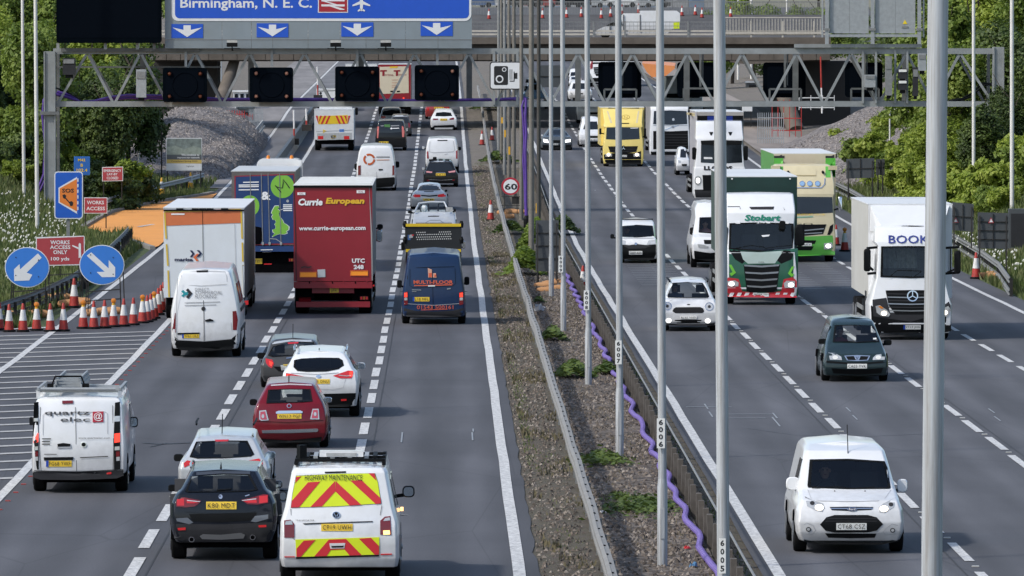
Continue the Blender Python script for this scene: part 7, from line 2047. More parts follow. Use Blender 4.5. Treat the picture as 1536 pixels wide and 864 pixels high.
for xs in ((152,162),(224,234),(268,278),(342,352)):
    v.line('lock_rod',[(xs[0],130),(xs[1],598)],5,GALVD,5); v.patch('rod_bracket',[(xs[1]-7,575),(xs[1]+7,575),(xs[1]+7,592),(xs[1]-7,592)],GALV,6)
v.line('door_handle',[(275,552),(320,556),(348,574)],5,GALV,5)
v.patch('spray_grime',[(170,470),(225,480),(232,560),(215,590),(168,590)],UNDER,4)
me=MB().box((v.cx,.1,(z(0)*0+v.L(0,616,0).z)),(2*v.hw,.2,.24)).mesh('blue_sill'); link('blue_sill',me,MBL,v.root); v.target(me)
me=MB().box((v.cx,.35,v.L(0,690,0).z),(2*v.hw-.1,.2,.95)).mesh('rear_underbody'); link('rear_underbody',me,UNDER,v.root); v.target(me)
v.line('small_lettering',[(220,626),(298,624)],5,WINK,3); v.line('small_lettering',[(232,640),(290,638)],5,WINK,3)
v.plate('YX17',182,682,230,716); lamps(v,[(402,680,442,702)]); v.line('red_strip',[(242,718),(292,717)],7,REDL,3)
for sg in (-1,1):
    for y in (1.2,2.5): v.wheel(v.cx+sg*(v.hw-.24),y,.5,.42)
# cab rising ahead of the box
ca=v.L(196,110,11.4); cb=v.L(488,34,11.4)
ob=obj('cab',MB().prism(rrect(ca.x,.6,cb.x,cb.z,.25),10.9,13.2),WHITE,v.root); obj('cab_wing',MB().box((cb.x-.06,11.0,cb.z-.55),(.12,.9,1.0)),WHITE,v.root)
for x in (270,421):
    q=v.L(x,32,11.2); bl_=obj('beacon',MB().lathe((q.x,11.2,q.z-.07),[(.09,0),(.09,.05),(.075,.07),(.07,.15),(.03,.19)],12),AMBER,v.root,smooth=True)
# ---- recovery truck carrying a silver convertible, seen behind the navy van
v=Veh('recovery_truck','flatbed recovery truck with black and yellow tail panel in front of the navy van','truck',CE,292,372,.9)
a=v.L(84,262,0); b=v.L(492,92,0); v.cx=(a.x+b.x)/2; v.hw=(b.x-a.x)/2
me=MB().box((v.cx,.1,(a.z+b.z)/2),(b.x-a.x,.16,b.z-a.z)).mesh('tail_panel'); link('tail_panel',me,paint('panel_black',(.012,.014,.016),rough=.5),v.root); v.target(me)
YB=paint('bright_yellow_bar',(.75,.52,.02),rough=.45)
for yy in (85,268): q=v.L(290,yy,0); obj('yellow_bar',MB().box((v.cx,.06,q.z),(2*v.hw-.06,.18,.11)),YB,v.root)
for xx in (84,490):
    for yy in (76,190): q=v.L(xx,yy,0); obj('hinge_knob',MB().lathe((q.x,.05,q.z),[(.07,-.15),(.09,0),(.05,.12)],8),BLACKP,v.root)
HL=paint('ramp_hole_glint',(.62,.63,.62),rough=.4); hm=None
for j in range(4):
    for k in range(17):
        xx=168+k*15+(j % 2)*6; yy=(138,154,172,188)[j]-k*.3
        if j == 0 and 4<k<11: continue
        if xx>415 or (j == 0 and xx<168): continue
        v.patch('ramp_hole',ell(xx,yy,4.5,4.5,6),HL,2,flat=True)
v.patch('logo_blue',[(104,156),(124,154),(124,192),(104,192)],paint('mid_blue',(.05,.12,.3)),2,flat=True); v.patch('logo_white',[(118,154),(146,152),(140,176),(112,178)],LENS,3,flat=True); v.patch('logo_red',[(132,154),(148,152),(148,160),(134,162)],REDL,4,flat=True)
obj('flatbed',MB().box((v.cx,3.6,.95),(2*v.hw-.1,6.6,.14)),BLACKP,v.root); obj('chassis',MB().box((v.cx,4.0,.62),(.9,7.4,.3)),UNDER,v.root)
zb_=v.L(290,300,0).z
for sg in (-1,1):
    obj('bed_side',MB().box((v.cx+sg*(v.hw-.02),3.6,.98),(.06,6.6,.22)),WHITE2,v.root)
    for y in (.9,1.9,6.4): v.wheel(v.cx+sg*(v.hw-.16),y,.38,.26)
obj('bumper',MB().box((v.cx,.25,.5),(2*v.hw-.2,.14,.16)),WHITE2,v.root)
obj('cab',MB().prism([(v.cx-.95,.5),(v.cx+.95,.5),(v.cx+.95,1.3),(v.cx+.85,1.95),(v.cx-.85,1.95),(v.cx-.95,1.3)],7.1,8.8),WHITE,v.root)
v.mirror(496,198,518,254,7.3,CHROME); v.mirror(56,206,84,266,7.3,BLACKP)
deck=v
# convertible on the deck (faces the camera)
c6=(600,230,7.2)
rec=v
v=Veh('convertible','silver open-top roadster carried on the recovery truck','car',c6,365,900,.0)
v.Y0=rec.Y0+.5; v.loc=Vector((0,v.Y0,1.05)); g=W(*v.P(368,780),v.Y0); v.loc.x=g.x; v.root.location=v.loc; v.k=K(v.Y0); v.zoom=v.k*7.2
v.body([(850,150,590,.1),(790,140,598,0),(752,150,590,.08),(700,150,582,.7),(655,150,578,1.1),(640,165,565,1.25)],4.1,SILV,crown=.04,bevel=.05,belt=4)
wp=[(205,545),(330,530),(470,530),(490,560),(515,622),(330,630),(165,640)]
q=[v.L(x,y,1.55-(y-530)/110*.12) for x,y in wp]
obj('windscreen',MB().add(q,[tuple(range(7))]),GLASS,v.root,fix=False)
obj('windscreen_frame',MB().tube([v.L(155,640,1.05),v.L(205,540,1.55),v.L(335,524,1.58),v.L(478,526,1.55),v.L(525,625,1.05)],.035,8),SILV,v.root)
obj('cabin',MB().box((v.cx,2.1,.78),(1.3,1.3,.12)),UNDER,v.root); v.seats(2.2,.80,2,.45)
for x in (268,455): q=v.L(x,545,2.4); obj('roll_hoop',MB().tube([q+Vector((-.16,0,-.3)),q+Vector((-.14,0,0)),q+Vector((.14,0,0)),q+Vector((.16,0,-.3))],.035,6),BLACKP,v.root)
q=v.L(262,585,1.6); obj('white_headrest_cover',MB().lathe((q.x,q.y,q.z-.1),[(.05,-.1),(.12,0),(.13,.12),(.06,.2)],10),WHITE,v.root)
q=v.L(532,605,.9); obj('paper_notice',MB().box(q,(.26,.02,.17)),LENS,v.root)
v.patch('bonnet_vent',[(300,676),(365,672),(425,674),(420,682),(305,684)],UNDER,2); v.line('bonnet_crease',[(275,748),(330,722),(430,722),(470,750)],4,GREYP,2)
v.line('small_print',[(170,753),(560,753)],12,GREYP,3)
v.wheels((.75,3.2),.3,.2); v.mirror(85,618,128,648,1.3,BLACKP); v.mirror(578,598,604,632,1.3,BLACKP)
# ---- silver roadster ahead
v=Veh('car','low silver sports car with dark soft top ahead of the recovery truck','car',c6,315,600,.8)
win=[(225,352),(320,342),(420,348),(440,385),(320,395),(205,390)]
v.body([(575,135,505,.06),(520,125,508,0),(470,130,505,.0),(435,150,490,.1),(408,185,465,.5),(402,200,455,.8),(350,218,430,1.3),(338,245,410,1.5)],4.2,SILV,crown=.04,belt=3,nose=(2.2,2.8))
v.patch('soft_top',[(190,400),(222,345),(320,336),(425,342),(460,396),(320,402)],paint('soft_top_cloth',(.03,.035,.045),rough=.8),1); v.glass('rear_window',[(245,352),(320,346),(400,350),(415,385),(320,392),(230,388)],dark=True,lay=2)
for pl in ([(140,440),(215,446),(225,458),(215,474),(165,476),(140,462)],[(410,446),(470,434),(495,444),(495,464),(450,472),(408,470)]): v.patch('tail_light',pl,REDL,2)
v.patch('spoiler_gap',[(228,448),(318,456),(405,446),(405,460),(318,468),(230,460)],BLACKP,2); v.plate('AB',250,488,370,512); v.patch('bonnet_vent',[(260,410),(365,408),(362,416),(262,418)],BLACKP,2)
v.mirror(486,390,512,414,2.1,BLACKP); v.wheels((.7,3.1),.31,.24); v.underbody(.3,3.9)
# ---- black SUV with roof rack
BLK=car('black_paint',(.010,.011,.013),coat=1.0,rough=.2)
v=Veh('car','black SUV with roof box rails ahead of the silver sports car','car',c6,440,360,.8)
win=[(325,110),(430,104),(540,110),(575,182),(440,196),(300,190)]
v.body([(325,268,612,.06),(290,262,618,0),(225,262,618,0),(200,278,602,.08),(112,310,558,.5),(90,325,545,.6),(82,345,528,.75)],4.5,BLK,crown=.03,belt=3,nose=(2.6,3.3))
v.patch('roof_painted_sheen',[(318,98),(345,84),(430,80),(520,82),(552,100),(430,92)],SILV,1)  # sky reflection on the black roof painted as a silver patch
v.glass('rear_window',win,dark=True); v.plate('KX12',388,217,492,243); v.line('chrome_line',[(310,284),(440,290),(565,282)],5,CHROME,2); v.line('chrome_line',[(390,208),(490,208)],5,RIM,2)
for pl in ([(285,190),(350,198),(345,212),(285,208)],[(520,196),(595,184),(598,202),(530,210)]): v.patch('tail_light',pl,paint('pale_pink_lens',(.55,.25,.27),rough=.15),2)
for pl in ([(290,284),(318,284),(318,302),(290,302)],[(565,282),(590,280),(590,296),(565,296)]): v.patch('bumper_reflector',pl,REDDK,2)
for x in (335,380,440,510): q=v.L(x,70,1.2); obj('roof_bar_clamp',MB().box((q.x,1.2,q.z-.02),(.22,.5,.10)),BLACKP,v.root)
q=v.L(375,55,1.3); obj('roof_clamp',MB().box((q.x,1.3,q.z),(.2,.3,.16)),BLACKP,v.root)
v.mirror(238,152,268,180,2.2,SILV); v.wheels((.8,3.5),.35,.25); v.underbody(.3,4.0)
# ---- white van with orange logo ring
c7=g4(384,216)
v=Veh('van','white van with an orange ring logo on its rear doors','van',c7,715,278,1.0)
v.body([(262,612,828,.05),(235,606,834,0),(200,606,834,0),(120,612,832,.03),(50,622,820,.1),(22,632,808,.14),(12,648,795,.22)],5.4,WHITE,r=.16,crown=.05,belt=3,nose=(3.9,4.6))
v.patch('rear_bumper',[(606,200),(720,206),(834,198),(832,255),(720,262),(610,258)],BLACKP,2)
LO=paint('logo_burnt_orange',(.5,.10,.02)); r_=ell(679,92,36,35,24)
for k0 in (0,8,16):
    ar=[(679+36*math.cos(2*math.pi*(k0+i)/24),92+35*math.sin(2*math.pi*(k0+i)/24)) for i in range(8)]; inn=[(679+24*math.cos(2*math.pi*(k0+i)/24),92+23*math.sin(2*math.pi*(k0+i)/24)) for i in range(7,-1,-1)]
    v.patch('logo_arc',ar+inn,LO,3)
v.line('small_print',[(722,78),(802,78)],7,GI,3); v.line('small_print',[(724,96),(800,95)],5,MATS['logo_peach'],3); v.line('door_gap',[(720,20),(724,200)],2.5,MATS['panel_shade_line'],3)
v.patch('door_handle',[(736,150),(760,150),(760,158),(736,158)],BLACKP,4); v.plate('HN15',668,210,720,226)
for x0,x1 in ((612,628),(818,830)): v.patch('tail_light',[(x0,130),(x1,128),(x1,185),(x0,188)],REDDK,3)
v.wheels((1.0,4.2),.35,.23); v.underbody(.3,5.0); v.mirror(834,104,860,142,3.9); v.mirror(590,118,612,156,3.9)
# ---- farther vehicles: same build, crop at (530,150) 9x
c9=(530,150,9.0)
v=Veh('van','black van with green and white lettering ahead of the white van with orange logo','van',c9,520,680,.9)
v.body([(640,315,700,.05),(600,308,706,0),(500,306,706,0),(400,318,690,.05),(300,340,672,.2),(284,355,655,.3)],4.9,BLK,r=.15,belt=3,nose=(3.4,4.0))
v.patch('rear_window',[(345,300),(500,292),(660,300),(680,430),(500,445),(335,440)],DARKGLASS,1); v.patch('green_print',[(418,330),(495,330),(495,368),(418,362)],paint('dim_green_print',(.06,.18,.04)),3); v.line('white_print',[(505,350),(620,345)],14,GI,3); v.line('white_print',[(370,350),(410,348)],12,GI,3); v.line('white_print',[(500,385),(618,380)],10,WINK,3); v.patch('white_dot',ell(512,384,12,12),WINK,4)
for pl in ([(320,360),(345,355),(345,430),(335,515),(318,515)],[(655,350),(675,360),(690,430),(685,500),(660,500),(655,430)]): v.patch('tail_light',pl,paint('rosy_lens',(.6,.16,.14),rough=.2),2)
v.plate('BF61',345,560,475,596); v.wheels((.9,3.9),.33,.24); v.underbody(.3,4.4)
v=Veh('car','dark grey estate car half hidden behind the black van','car',c9,640,488,.8)
v.body([(455,500,770,.05),(420,495,775,0),(360,498,775,0),(320,505,765,.08),(225,530,735,.45),(208,545,720,.55)],4.6,DGREY,belt=3,nose=(2.8,3.4))
v.patch('roof_painted_sheen',[(520,230),(545,206),(720,205),(738,228),(720,222),(545,224)],SILV,1); v.glass('rear_window',[(525,240),(640,228),(730,238),(750,310),(640,318),(515,305)],dark=True)  # silver roof patch stands for reflected sky
v.patch('tail_light',[(740,300),(770,310),(768,375),(745,372)],REDDK,2); v.patch('white_reflector',[(710,380),(735,378),(735,420),(715,422)],LENS,2); v.wheels((.8,3.5),.33,.22); v.underbody(.3,4); v.mirror(770,280,800,310,2.3,BLACKP)
v=Veh('car','silver hatchback furthest of the group in the middle lane','car',c9,515,330,.8)
v.body([(300,365,655,.05),(260,362,658,0),(215,372,655,.06),(130,400,628,.45),(112,415,610,.6)],4.2,SILV,belt=2,nose=(2.6,3.2)); v.glass('rear_window',[(405,150),(515,132),(620,140),(640,200),(515,205),(385,205)],dark=True)
v.patch('tail_light',[(372,220),(430,218),(440,235),(410,250),(378,245)],paint('rosy_lens',(.6,.16,.14)),2); v.wheels((.8,3.3),.31,.2); v.underbody(.3,3.9)
v=Veh('car','white saloon with a black rear valance in the fast lane','car',c9,1220,405,.8)
v.body([(370,1060,1385,.05),(320,1050,1392,0),(255,1052,1390,0),(222,1068,1375,.15),(150,1108,1330,.9),(135,1125,1315,1.1)],4.6,WHITE,belt=3,nose=(2.9,3.5))
v.glass('rear_window',[(1120,170),(1220,162),(1315,170),(1335,215),(1220,222),(1108,218)],dark=True)
for pl in ([(1070,250),(1145,250),(1145,268),(1075,272)],[(1295,250),(1350,235),(1365,250),(1355,264),(1300,268)]): v.patch('tail_light',pl,REDDK,2)
v.plate('AV65',1172,250,1268,280); v.patch('rear_valance',[(1090,345),(1355,335),(1380,370),(1220,375),(1062,375)],BLACKP,2); v.patch('bumper_insert',[(1098,374),(1345,372),(1340,394),(1100,396)],LENS,3)
v.wheels((.8,3.7),.33,.24); v.mirror(1368,200,1398,222,2.4,GREYP)
v=Veh('car','red car just below the gantry beam, left of the white saloon','car',c9,1140,255,.8)
v.body([(225,985,1290,.05),(180,978,1300,0),(120,980,1300,0),(80,995,1285,.15),(0,1040,1240,.6),(-15,1060,1220,.7)],4.2,car('bright_red_paint',(.30,.03,.03)),belt=3,nose=(2.6,3.2)); v.glass('rear_window',[(1050,5),(1140,0),(1235,5),(1260,65),(1140,70),(1020,65)],dark=True)
for x in (1010,1285): v.patch('tail_light',ell(x,125,14,22),REDL,2)
v.plate('EK08',1090,96,1220,118); v.wheels((.8,3.3),.31,.2); v.underbody(.3,3.8)
v=Veh('van','plain white van in the fast lane behind the black SUV with roof bars','van',c9,1200,985,.9)
v.body([(900,1000,1400,.05),(850,985,1412,0),(760,985,1412,0),(660,992,1405,.04),(570,1005,1385,.1),(535,1018,1370,.14),(522,1040,1350,.2)],4.9,WHITE,r=.16,crown=.05,belt=4,nose=(3.4,4.0))
v.line('door_gap',[(1203,540),(1206,880)],6,MATS['panel_shade_line'],2); v.line('panel_line',[(1035,560),(1030,700),(1080,712),(1340,700),(1370,680),(1350,555)],6,MATS['panel_shade_line'],2)
v.patch('brake_light_bar',[(1135,540),(1270,538),(1270,552),(1138,553)],BLACKP,2); v.line('crease',[(1230,740),(1275,725)],7,MATS['panel_shade_line'],2)
for pl in ([(988,680),(1012,690),(1018,790),(995,790)],[(1385,690),(1405,675),(1408,790),(1385,795)]): v.patch('tail_light',pl,paint('rosy_dark_lens',(.3,.04,.05),rough=.2),2)
v.wheels((.9,3.9),.33,.23); v.underbody(.3,4.4); v.mirror(1412,630,1455,680,3.2,BLACKP); v.mirror(928,625,960,665,3.2,SILV)
# ---- white council lorry with yellow and red chevrons
v=Veh('lorry','white welfare lorry with red and yellow chevron window at the left edge of traffic','lorry',g4(384,0),460,862+40,1.0)
boxbody(v,350,586,658,838,7.0,WHITE2,WHITE,WHITE2)
p=v.patch('chevron_board',[(374,697),(550,690),(550,742),(374,746)],YB,2)
for k in range(4):
    for sg in (-1,1):
        xx=462+sg*(14+k*26); v.patch('red_stripe',[(xx,694),(xx+sg*12,694),(xx+sg*34 if abs(xx+sg*34-462)<88 else 462+sg*88,743),(xx+sg*22 if abs(xx+sg*22-462)<88 else 462+sg*88,743)],CHR,3,p)
v.patch('lower_panel',[(366,800),(575,795),(575,836),(366,842)],LENS,2)
for x0 in (372,528): v.patch('tail_light',[(x0,816),(x0+32,816),(x0+32,836),(x0,836)],REDL,3)
v.plate('EY',450,810,480,832); v.patch('blue_notice',[(500,776),(528,775),(528,790),(500,791)],SBL,2); v.patch('yellow_notice_patch',[(402,776),(425,786),(402,798)],YB,2); v.line('panel_line',[(360,790),(580,780)],3,MATS['panel_shade_line'],2)
obj('chassis',MB().box((v.cx,3.5,.75),(2.0,6.8,.7)),UNDER,v.root)
for sg in (-1,1):
    for y in (1.3,5.2): v.wheel(v.cx+sg*(v.hw-.2),y,.42,.34)
v.mirror(594,645,612,690,7.2,BLACKP); obj('cab',MB().box((v.cx,8.0,1.7),(2.1,1.8,2.3)),WHITE,v.root)
# ---- red and cream T lorry
v=Veh('lorry','cream backed lorry with dark red frame and two big red letters T','lorry',(460,80,9.6),1250,880,1.2)
boxbody(v,1030,1500,160,700,11,CUR,WHITE2,WHITE2)
p=v.patch('cream_doors',[(1050,195),(1465,185),(1470,570),(1055,585)],paint('cream_panel',(.66,.60,.46),dirt=.08),2)
for x in (1105,1300): v.patch('letter_bar',[(x-48,242),(x+48,240),(x+48,262),(x-48,264)],CUR,4,p); v.patch('letter_stem',[(x-16,262),(x+16,262),(x+16,325),(x-16,325)],CUR,4,p)
v.text('EXTERNAL',1130,300,1250,325,CUR,4,p); v.text('TRANSPORT',1320,298,1440,322,CUR,4,p)
for y in (385,425,460,488): v.line('small_print',[(1225,y),(1320,y-3)],8,MATS['logo_peach'],4,p)
v.patch('plate_above',[(1195,190),(1310,188),(1310,210),(1195,212)],YPLATE,4); v.patch('red_sill',[(1060,590),(1480,575),(1480,700),(1060,700)],CUR,2); v.patch('marker_lamp',ell(1395,645,14,10),BRAKE,3)
for x in (1225,1320): v.patch('vent',[(x-22,540),(x+22,538),(x+22,558),(x-22,560)],BLACKP,4)
artic(v,11,(1.3,2.5),cabmat=CUR)
# white pick-up topped vehicle and roof seen beside the third signal
v=Veh('lorry','flat fronted white lorry body partly behind the third lane signal','lorry',(460,80,9.6),300,830,1.0)
boxbody(v,140,520,515,770,6,WHITE2,WHITE,WHITE2); v.line('frame_line',[(165,625),(165,545),(500,535)],9,BLACKP,2); v.patch('round_mark',ell(200,575,18,20),GREYP,2)
for sg in (-1,1): v.wheel(v.cx+sg*(v.hw-.2),1.2,.42,.3)
v=Veh('lorry','white lorry roof showing above the third lane signal','lorry',(460,80,9.6),780,640,1.0)
boxbody(v,560,1010,160,560,8,WHITE2,WHITE,WHITE2); v.patch('tail_light',[(600,520),(660,520),(660,545),(600,545)],REDDK,2)
for sg in (-1,1): v.wheel(v.cx+sg*(v.hw-.2),1.2,.42,.3)
# ================================================================== VEHICLES (front views, right carriageway)
BLUEW=paint('blue_tint_white',(.70,.73,.77),rough=.3,coat=.6,dirt=.05)
# ---- white small van nearest on the right
c=g4(1152,648)
v=Veh('van','white compact van with driver, plate CT68 CSZ, nearest on the right carriageway','van',c,490,714,.8)
ws=[(250,164),(480,160),(700,174),(718,215),(736,330),(730,340),(480,342),(240,332),(236,320)]
v.body([(655,215,780,.10),(600,192,800,.02),(540,185,803,0),(470,190,795,.08),(410,208,775,.22),(345,214,766,.95),(165,240,712,1.55),(110,245,690,1.8),(72,262,650,2.4)],4.6,WHITE,full=.055,r=.22,crown=.05,bevel=.07,belt=5,cuts=[(ws,1.6)])
v.glass('windscreen',ws); v.seats(2.15,.98,2,.5)
v.line('bonnet_gap',[(222,395),(300,412),(480,416),(660,412),(765,392)],3,MATS['panel_shade_line'],2)
v.line('bonnet_crease',[(238,345),(260,400)],3,MATS['panel_shade_line'],2); v.line('bonnet_crease',[(740,345),(700,400)],3,MATS['panel_shade_line'],2)
v.patch('lower_grille',[(312,556),(350,512),(400,498),(600,498),(652,512),(690,552),(652,592),(600,602),(400,604),(345,592)],BLACKP,2)
for y in (520,535): v.line('grille_bar',[(345,y),(655,y)],3,GREYP,3)
p=v.patch('upper_grille',[(370,450),(480,448),(632,450),(620,466),(480,472),(382,468)],BLACKP,2); v.line('chrome_bar',[(376,459),(628,458)],7,CHROME,3,p)
b=v.patch('badge',ell(505,462,30,12),CHROME,4); v.patch('badge_face',ell(505,462,26,9.5),paint('badge_navy',(.01,.02,.07)),5,b); v.text('Ford',486,456,524,469,WINK,6,b)
for pl,cc in (([(220,385),(250,402),(330,428),(340,455),(325,476),(285,470),(235,445)],(308,452)),([(765,395),(755,450),(700,484),(668,480),(664,455),(690,430),(740,405)],(696,460))):
    p=v.patch('headlight',pl,LENS,2); c0,c1=cc; v.patch('lamp',ell(c0,c1,26,18),LAMPON,3,p); k=-1 if c0<400 else 1
    v.patch('inner_lamp',ell(c0+k*42,c1-26,14,12),GREYP,3,p)
v.patch('lower_intake',[(342,608),(650,610),(640,634),(500,638),(362,634)],BLACKP,2)
for cc in ((243,584),(748,590)):
    p=v.patch('fog_light',ell(cc[0],cc[1],15,14),BLACKP,2); v.patch('lens',ell(cc[0],cc[1],10,9),LENS,3,p)
for pts in ([(215,556),(232,545),(270,560),(285,590),(270,612),(225,612)],[(780,560),(745,552),(712,575),(690,600),(705,618),(770,612)]): v.line('bumper_crease_shading',pts,3,MATS['panel_shade_line'],1)
v.plate('CT68 CSZ',410,547,592,588,front=True,lay=4)
for x in (400,582): v.patch('washer_jet',ell(x,354,5,3),BLACKP,2)
v.patch('front_skirt',[(215,645),(300,662),(680,664),(785,640),(780,656),(680,676),(300,674),(220,660)],BLACKP,2)
v.line('wiper',[(262,336),(420,326),(470,332)],4,BLACKP,5); v.line('wiper',[(500,338),(640,328)],4,BLACKP,5)
v.wheels((.8,3.45),.33,.22); v.underbody(.4,4.1,.2,.45)
v.mirror(108,270,190,350,1.6,WHITE,depth=.2); v.mirror(775,282,838,362,1.6,WHITE,depth=.2)
q=v.L(480,140,1.7); obj('aerial',MB().tube([q,q+Vector((0,.3,.52))],.009,5),BLACKP,v.root)
q=v.L(342,245,2.0); person(v.loc+Vector((q.x,2.1,q.z-.68)),'driver in dark clothes behind the windscreen of the white compact van',paint('dark_jacket',(.04,.045,.05),rough=.9),HAIRD)
obj('steering_wheel',MB().tube([(q.x+.19*math.cos(a),1.62,.98+.19*math.sin(a)) for a in [i*math.pi/8 for i in range(17)]],.014,5),BLACKP,v.root)
obj('dashboard',MB().box((v.cx,1.32,.92),(1.35,.5,.22)),UNDER,v.root)
v.sidewin(-1,2.1,1.35,.8,.4)
# ---- dark green people carrier
GRNC=car('dark_green_paint',(.016,.034,.040),rough=.2)
c=g4(1152,432)
v=Veh('car','dark green people carrier with driver, plate CA03 YVK','car',c,528,555,.8)
ws=[(400,222),(520,220),(636,224),(652,260),(668,322),(530,328),(388,324)]
v.body([(525,350,705,.1),(480,342,714,0),(440,346,712,.02),(395,358,704,.12),(330,376,694,.85),(222,396,640,1.5),(200,400,632,1.7),(185,415,615,2.1)],4.3,GRNC,full=.05,r=.2,crown=.05,bevel=.06,belt=4,cuts=[(ws,4.2)])
v.glass('windscreen',ws); v.seats(2.0,.88,2,.5)
for pl in ([(362,388),(400,390),(440,412),(444,432),(372,430)],[(704,394),(650,400),(630,418),(628,432),(700,430)]):
    p=v.patch('headlight',pl,LENS,2); c0=sum(a for a,b in pl)/5; v.patch('lamp',ell(c0,416,16,12),WPLATE,3,p)
p=v.patch('grille',[(458,406),(535,402),(614,406),(600,434),(535,438),(474,434)],CHROME,2); v.patch('grille_mesh',[(468,410),(515,408),(528,432),(480,431)],BLACKP,3,p); v.patch('grille_mesh',[(556,408),(604,410),(594,430),(546,432)],BLACKP,3,p)
v.patch('badge',ell(535,420,11,10),CHROME,4); v.line('badge_mark',[(528,412),(535,426),(542,412)],3,BLACKP,6)
v.plate('CA03 YVK',476,455,594,483,front=True,lay=3)
v.patch('bumper_strip',[(350,436),(474,446),(600,446),(712,436),(710,446),(600,456),(474,456),(352,448)],BLACKP,2); v.patch('lower_intake',[(380,480),(470,488),(600,488),(690,478),(680,512),(535,520),(392,512)],BLACKP,2)
v.line('wiper',[(400,322),(520,318)],4,BLACKP,5); v.line('wiper',[(540,326),(650,318)],4,BLACKP,5); v.patch('tax_disc',[(630,300),(650,298),(650,308),(632,309)],WPLATE,4)
v.wheels((.8,3.5),.32,.21); v.underbody(.4,3.9,.2,.45); v.mirror(694,310,742,344,1.5,BLACKP); v.mirror(302,304,366,336,1.5,BLACKP)
q=v.L(430,275,1.9); person(v.loc+Vector((q.x,1.95,q.z-.66)),'driver in red at the wheel of the dark green people carrier',paint('red_top',(.30,.03,.04),rough=.9),HAIRD)
v.sidewin(-1,2.4,1.22,1.9,.34)
# ---- mini style hatch
v=Veh('car','white retro styled hatchback with round headlights, plate BL66 VHD','car',CH,435,752,.7)
ws=[(222,190),(400,180),(580,190),(625,260),(658,352),(640,365),(400,368),(175,362),(152,352),(185,260)]
v.body([(690,140,725,.08),(650,130,738,.0),(540,124,742,0),(460,128,735,.1),(385,145,705,.4),(368,150,690,.85),(190,210,600,1.35),(165,222,590,1.6),(152,240,570,2.0)],4.0,WHITE,full=.05,r=.2,crown=.04,bevel=.06,belt=4,cuts=[(ws,4.2)])
v.glass('windscreen',ws); v.seats(1.9,.95,2,.5)
v.patch('grille',[(225,525),(240,495),(265,478),(555,476),(585,492),(600,525),(580,545),(260,547)],BLACKP,2)
for y in (492,507,522,536): v.line('grille_bar',[(240,y),(588,y)],5,GREYP,3)
for cc in ((165,464),(660,470)):
    p=v.patch('headlight',ell(cc[0],cc[1],52,50),CHROME,2); v.patch('lens',ell(cc[0],cc[1],44,42),LENS,3,p); v.patch('lamp',ell(cc[0],cc[1],18,18),GREYP,4,p)
for cc in ((180,636),(642,640)):
    p=v.patch('fog_light',ell(cc[0],cc[1],32,26),LAMPWHITE,3)
p=v.plate('BL66 VHD',318,584,512,616,front=True,lay=4)
v.patch('lower_intake',[(248,628),(400,622),(570,626),(550,665),(280,668)],BLACKP,2); v.patch('lower_skirt',[(145,668),(300,680),(600,680),(725,660),(720,690),(600,700),(160,694)],GREYP,2)
v.patch('badge',ell(415,446,20,6),BLACKP,3); v.line('bonnet_gap',[(225,390),(180,410),(230,470)],4,MATS['panel_shade_line'],2); v.line('bonnet_gap',[(600,386),(650,405),(600,470)],4,MATS['panel_shade_line'],2)
for sg in (-1,1): obj('roof_rail',MB().tube([(v.cx+sg*.58,1.35,v.L(0,175,1.4).z),(v.cx+sg*.6,1.6,v.L(0,150,1.6).z),(v.cx+sg*.6,3.2,v.L(0,150,1.6).z)],.028,6),BLACKP,v.root)
q=v.L(415,154,2.0); obj('aerial_fin',MB().box(q,(.08,.2,.08)),WHITE,v.root)
v.wheels((.7,3.2),.31,.22); v.underbody(.4,3.6,.18,.42); v.mirror(695,340,745,402,1.3,BLACKP); v.mirror(90,330,130,392,1.3,BLACKP)
q=v.L(255,265,1.8); person(v.loc+Vector((q.x,1.85,q.z-.64)),'driver in a grey-blue top behind the windscreen of the white retro hatchback',paint('grey_blue_top',(.08,.12,.2),rough=.9),paint('brown_hair',(.12,.06,.03)),.95)

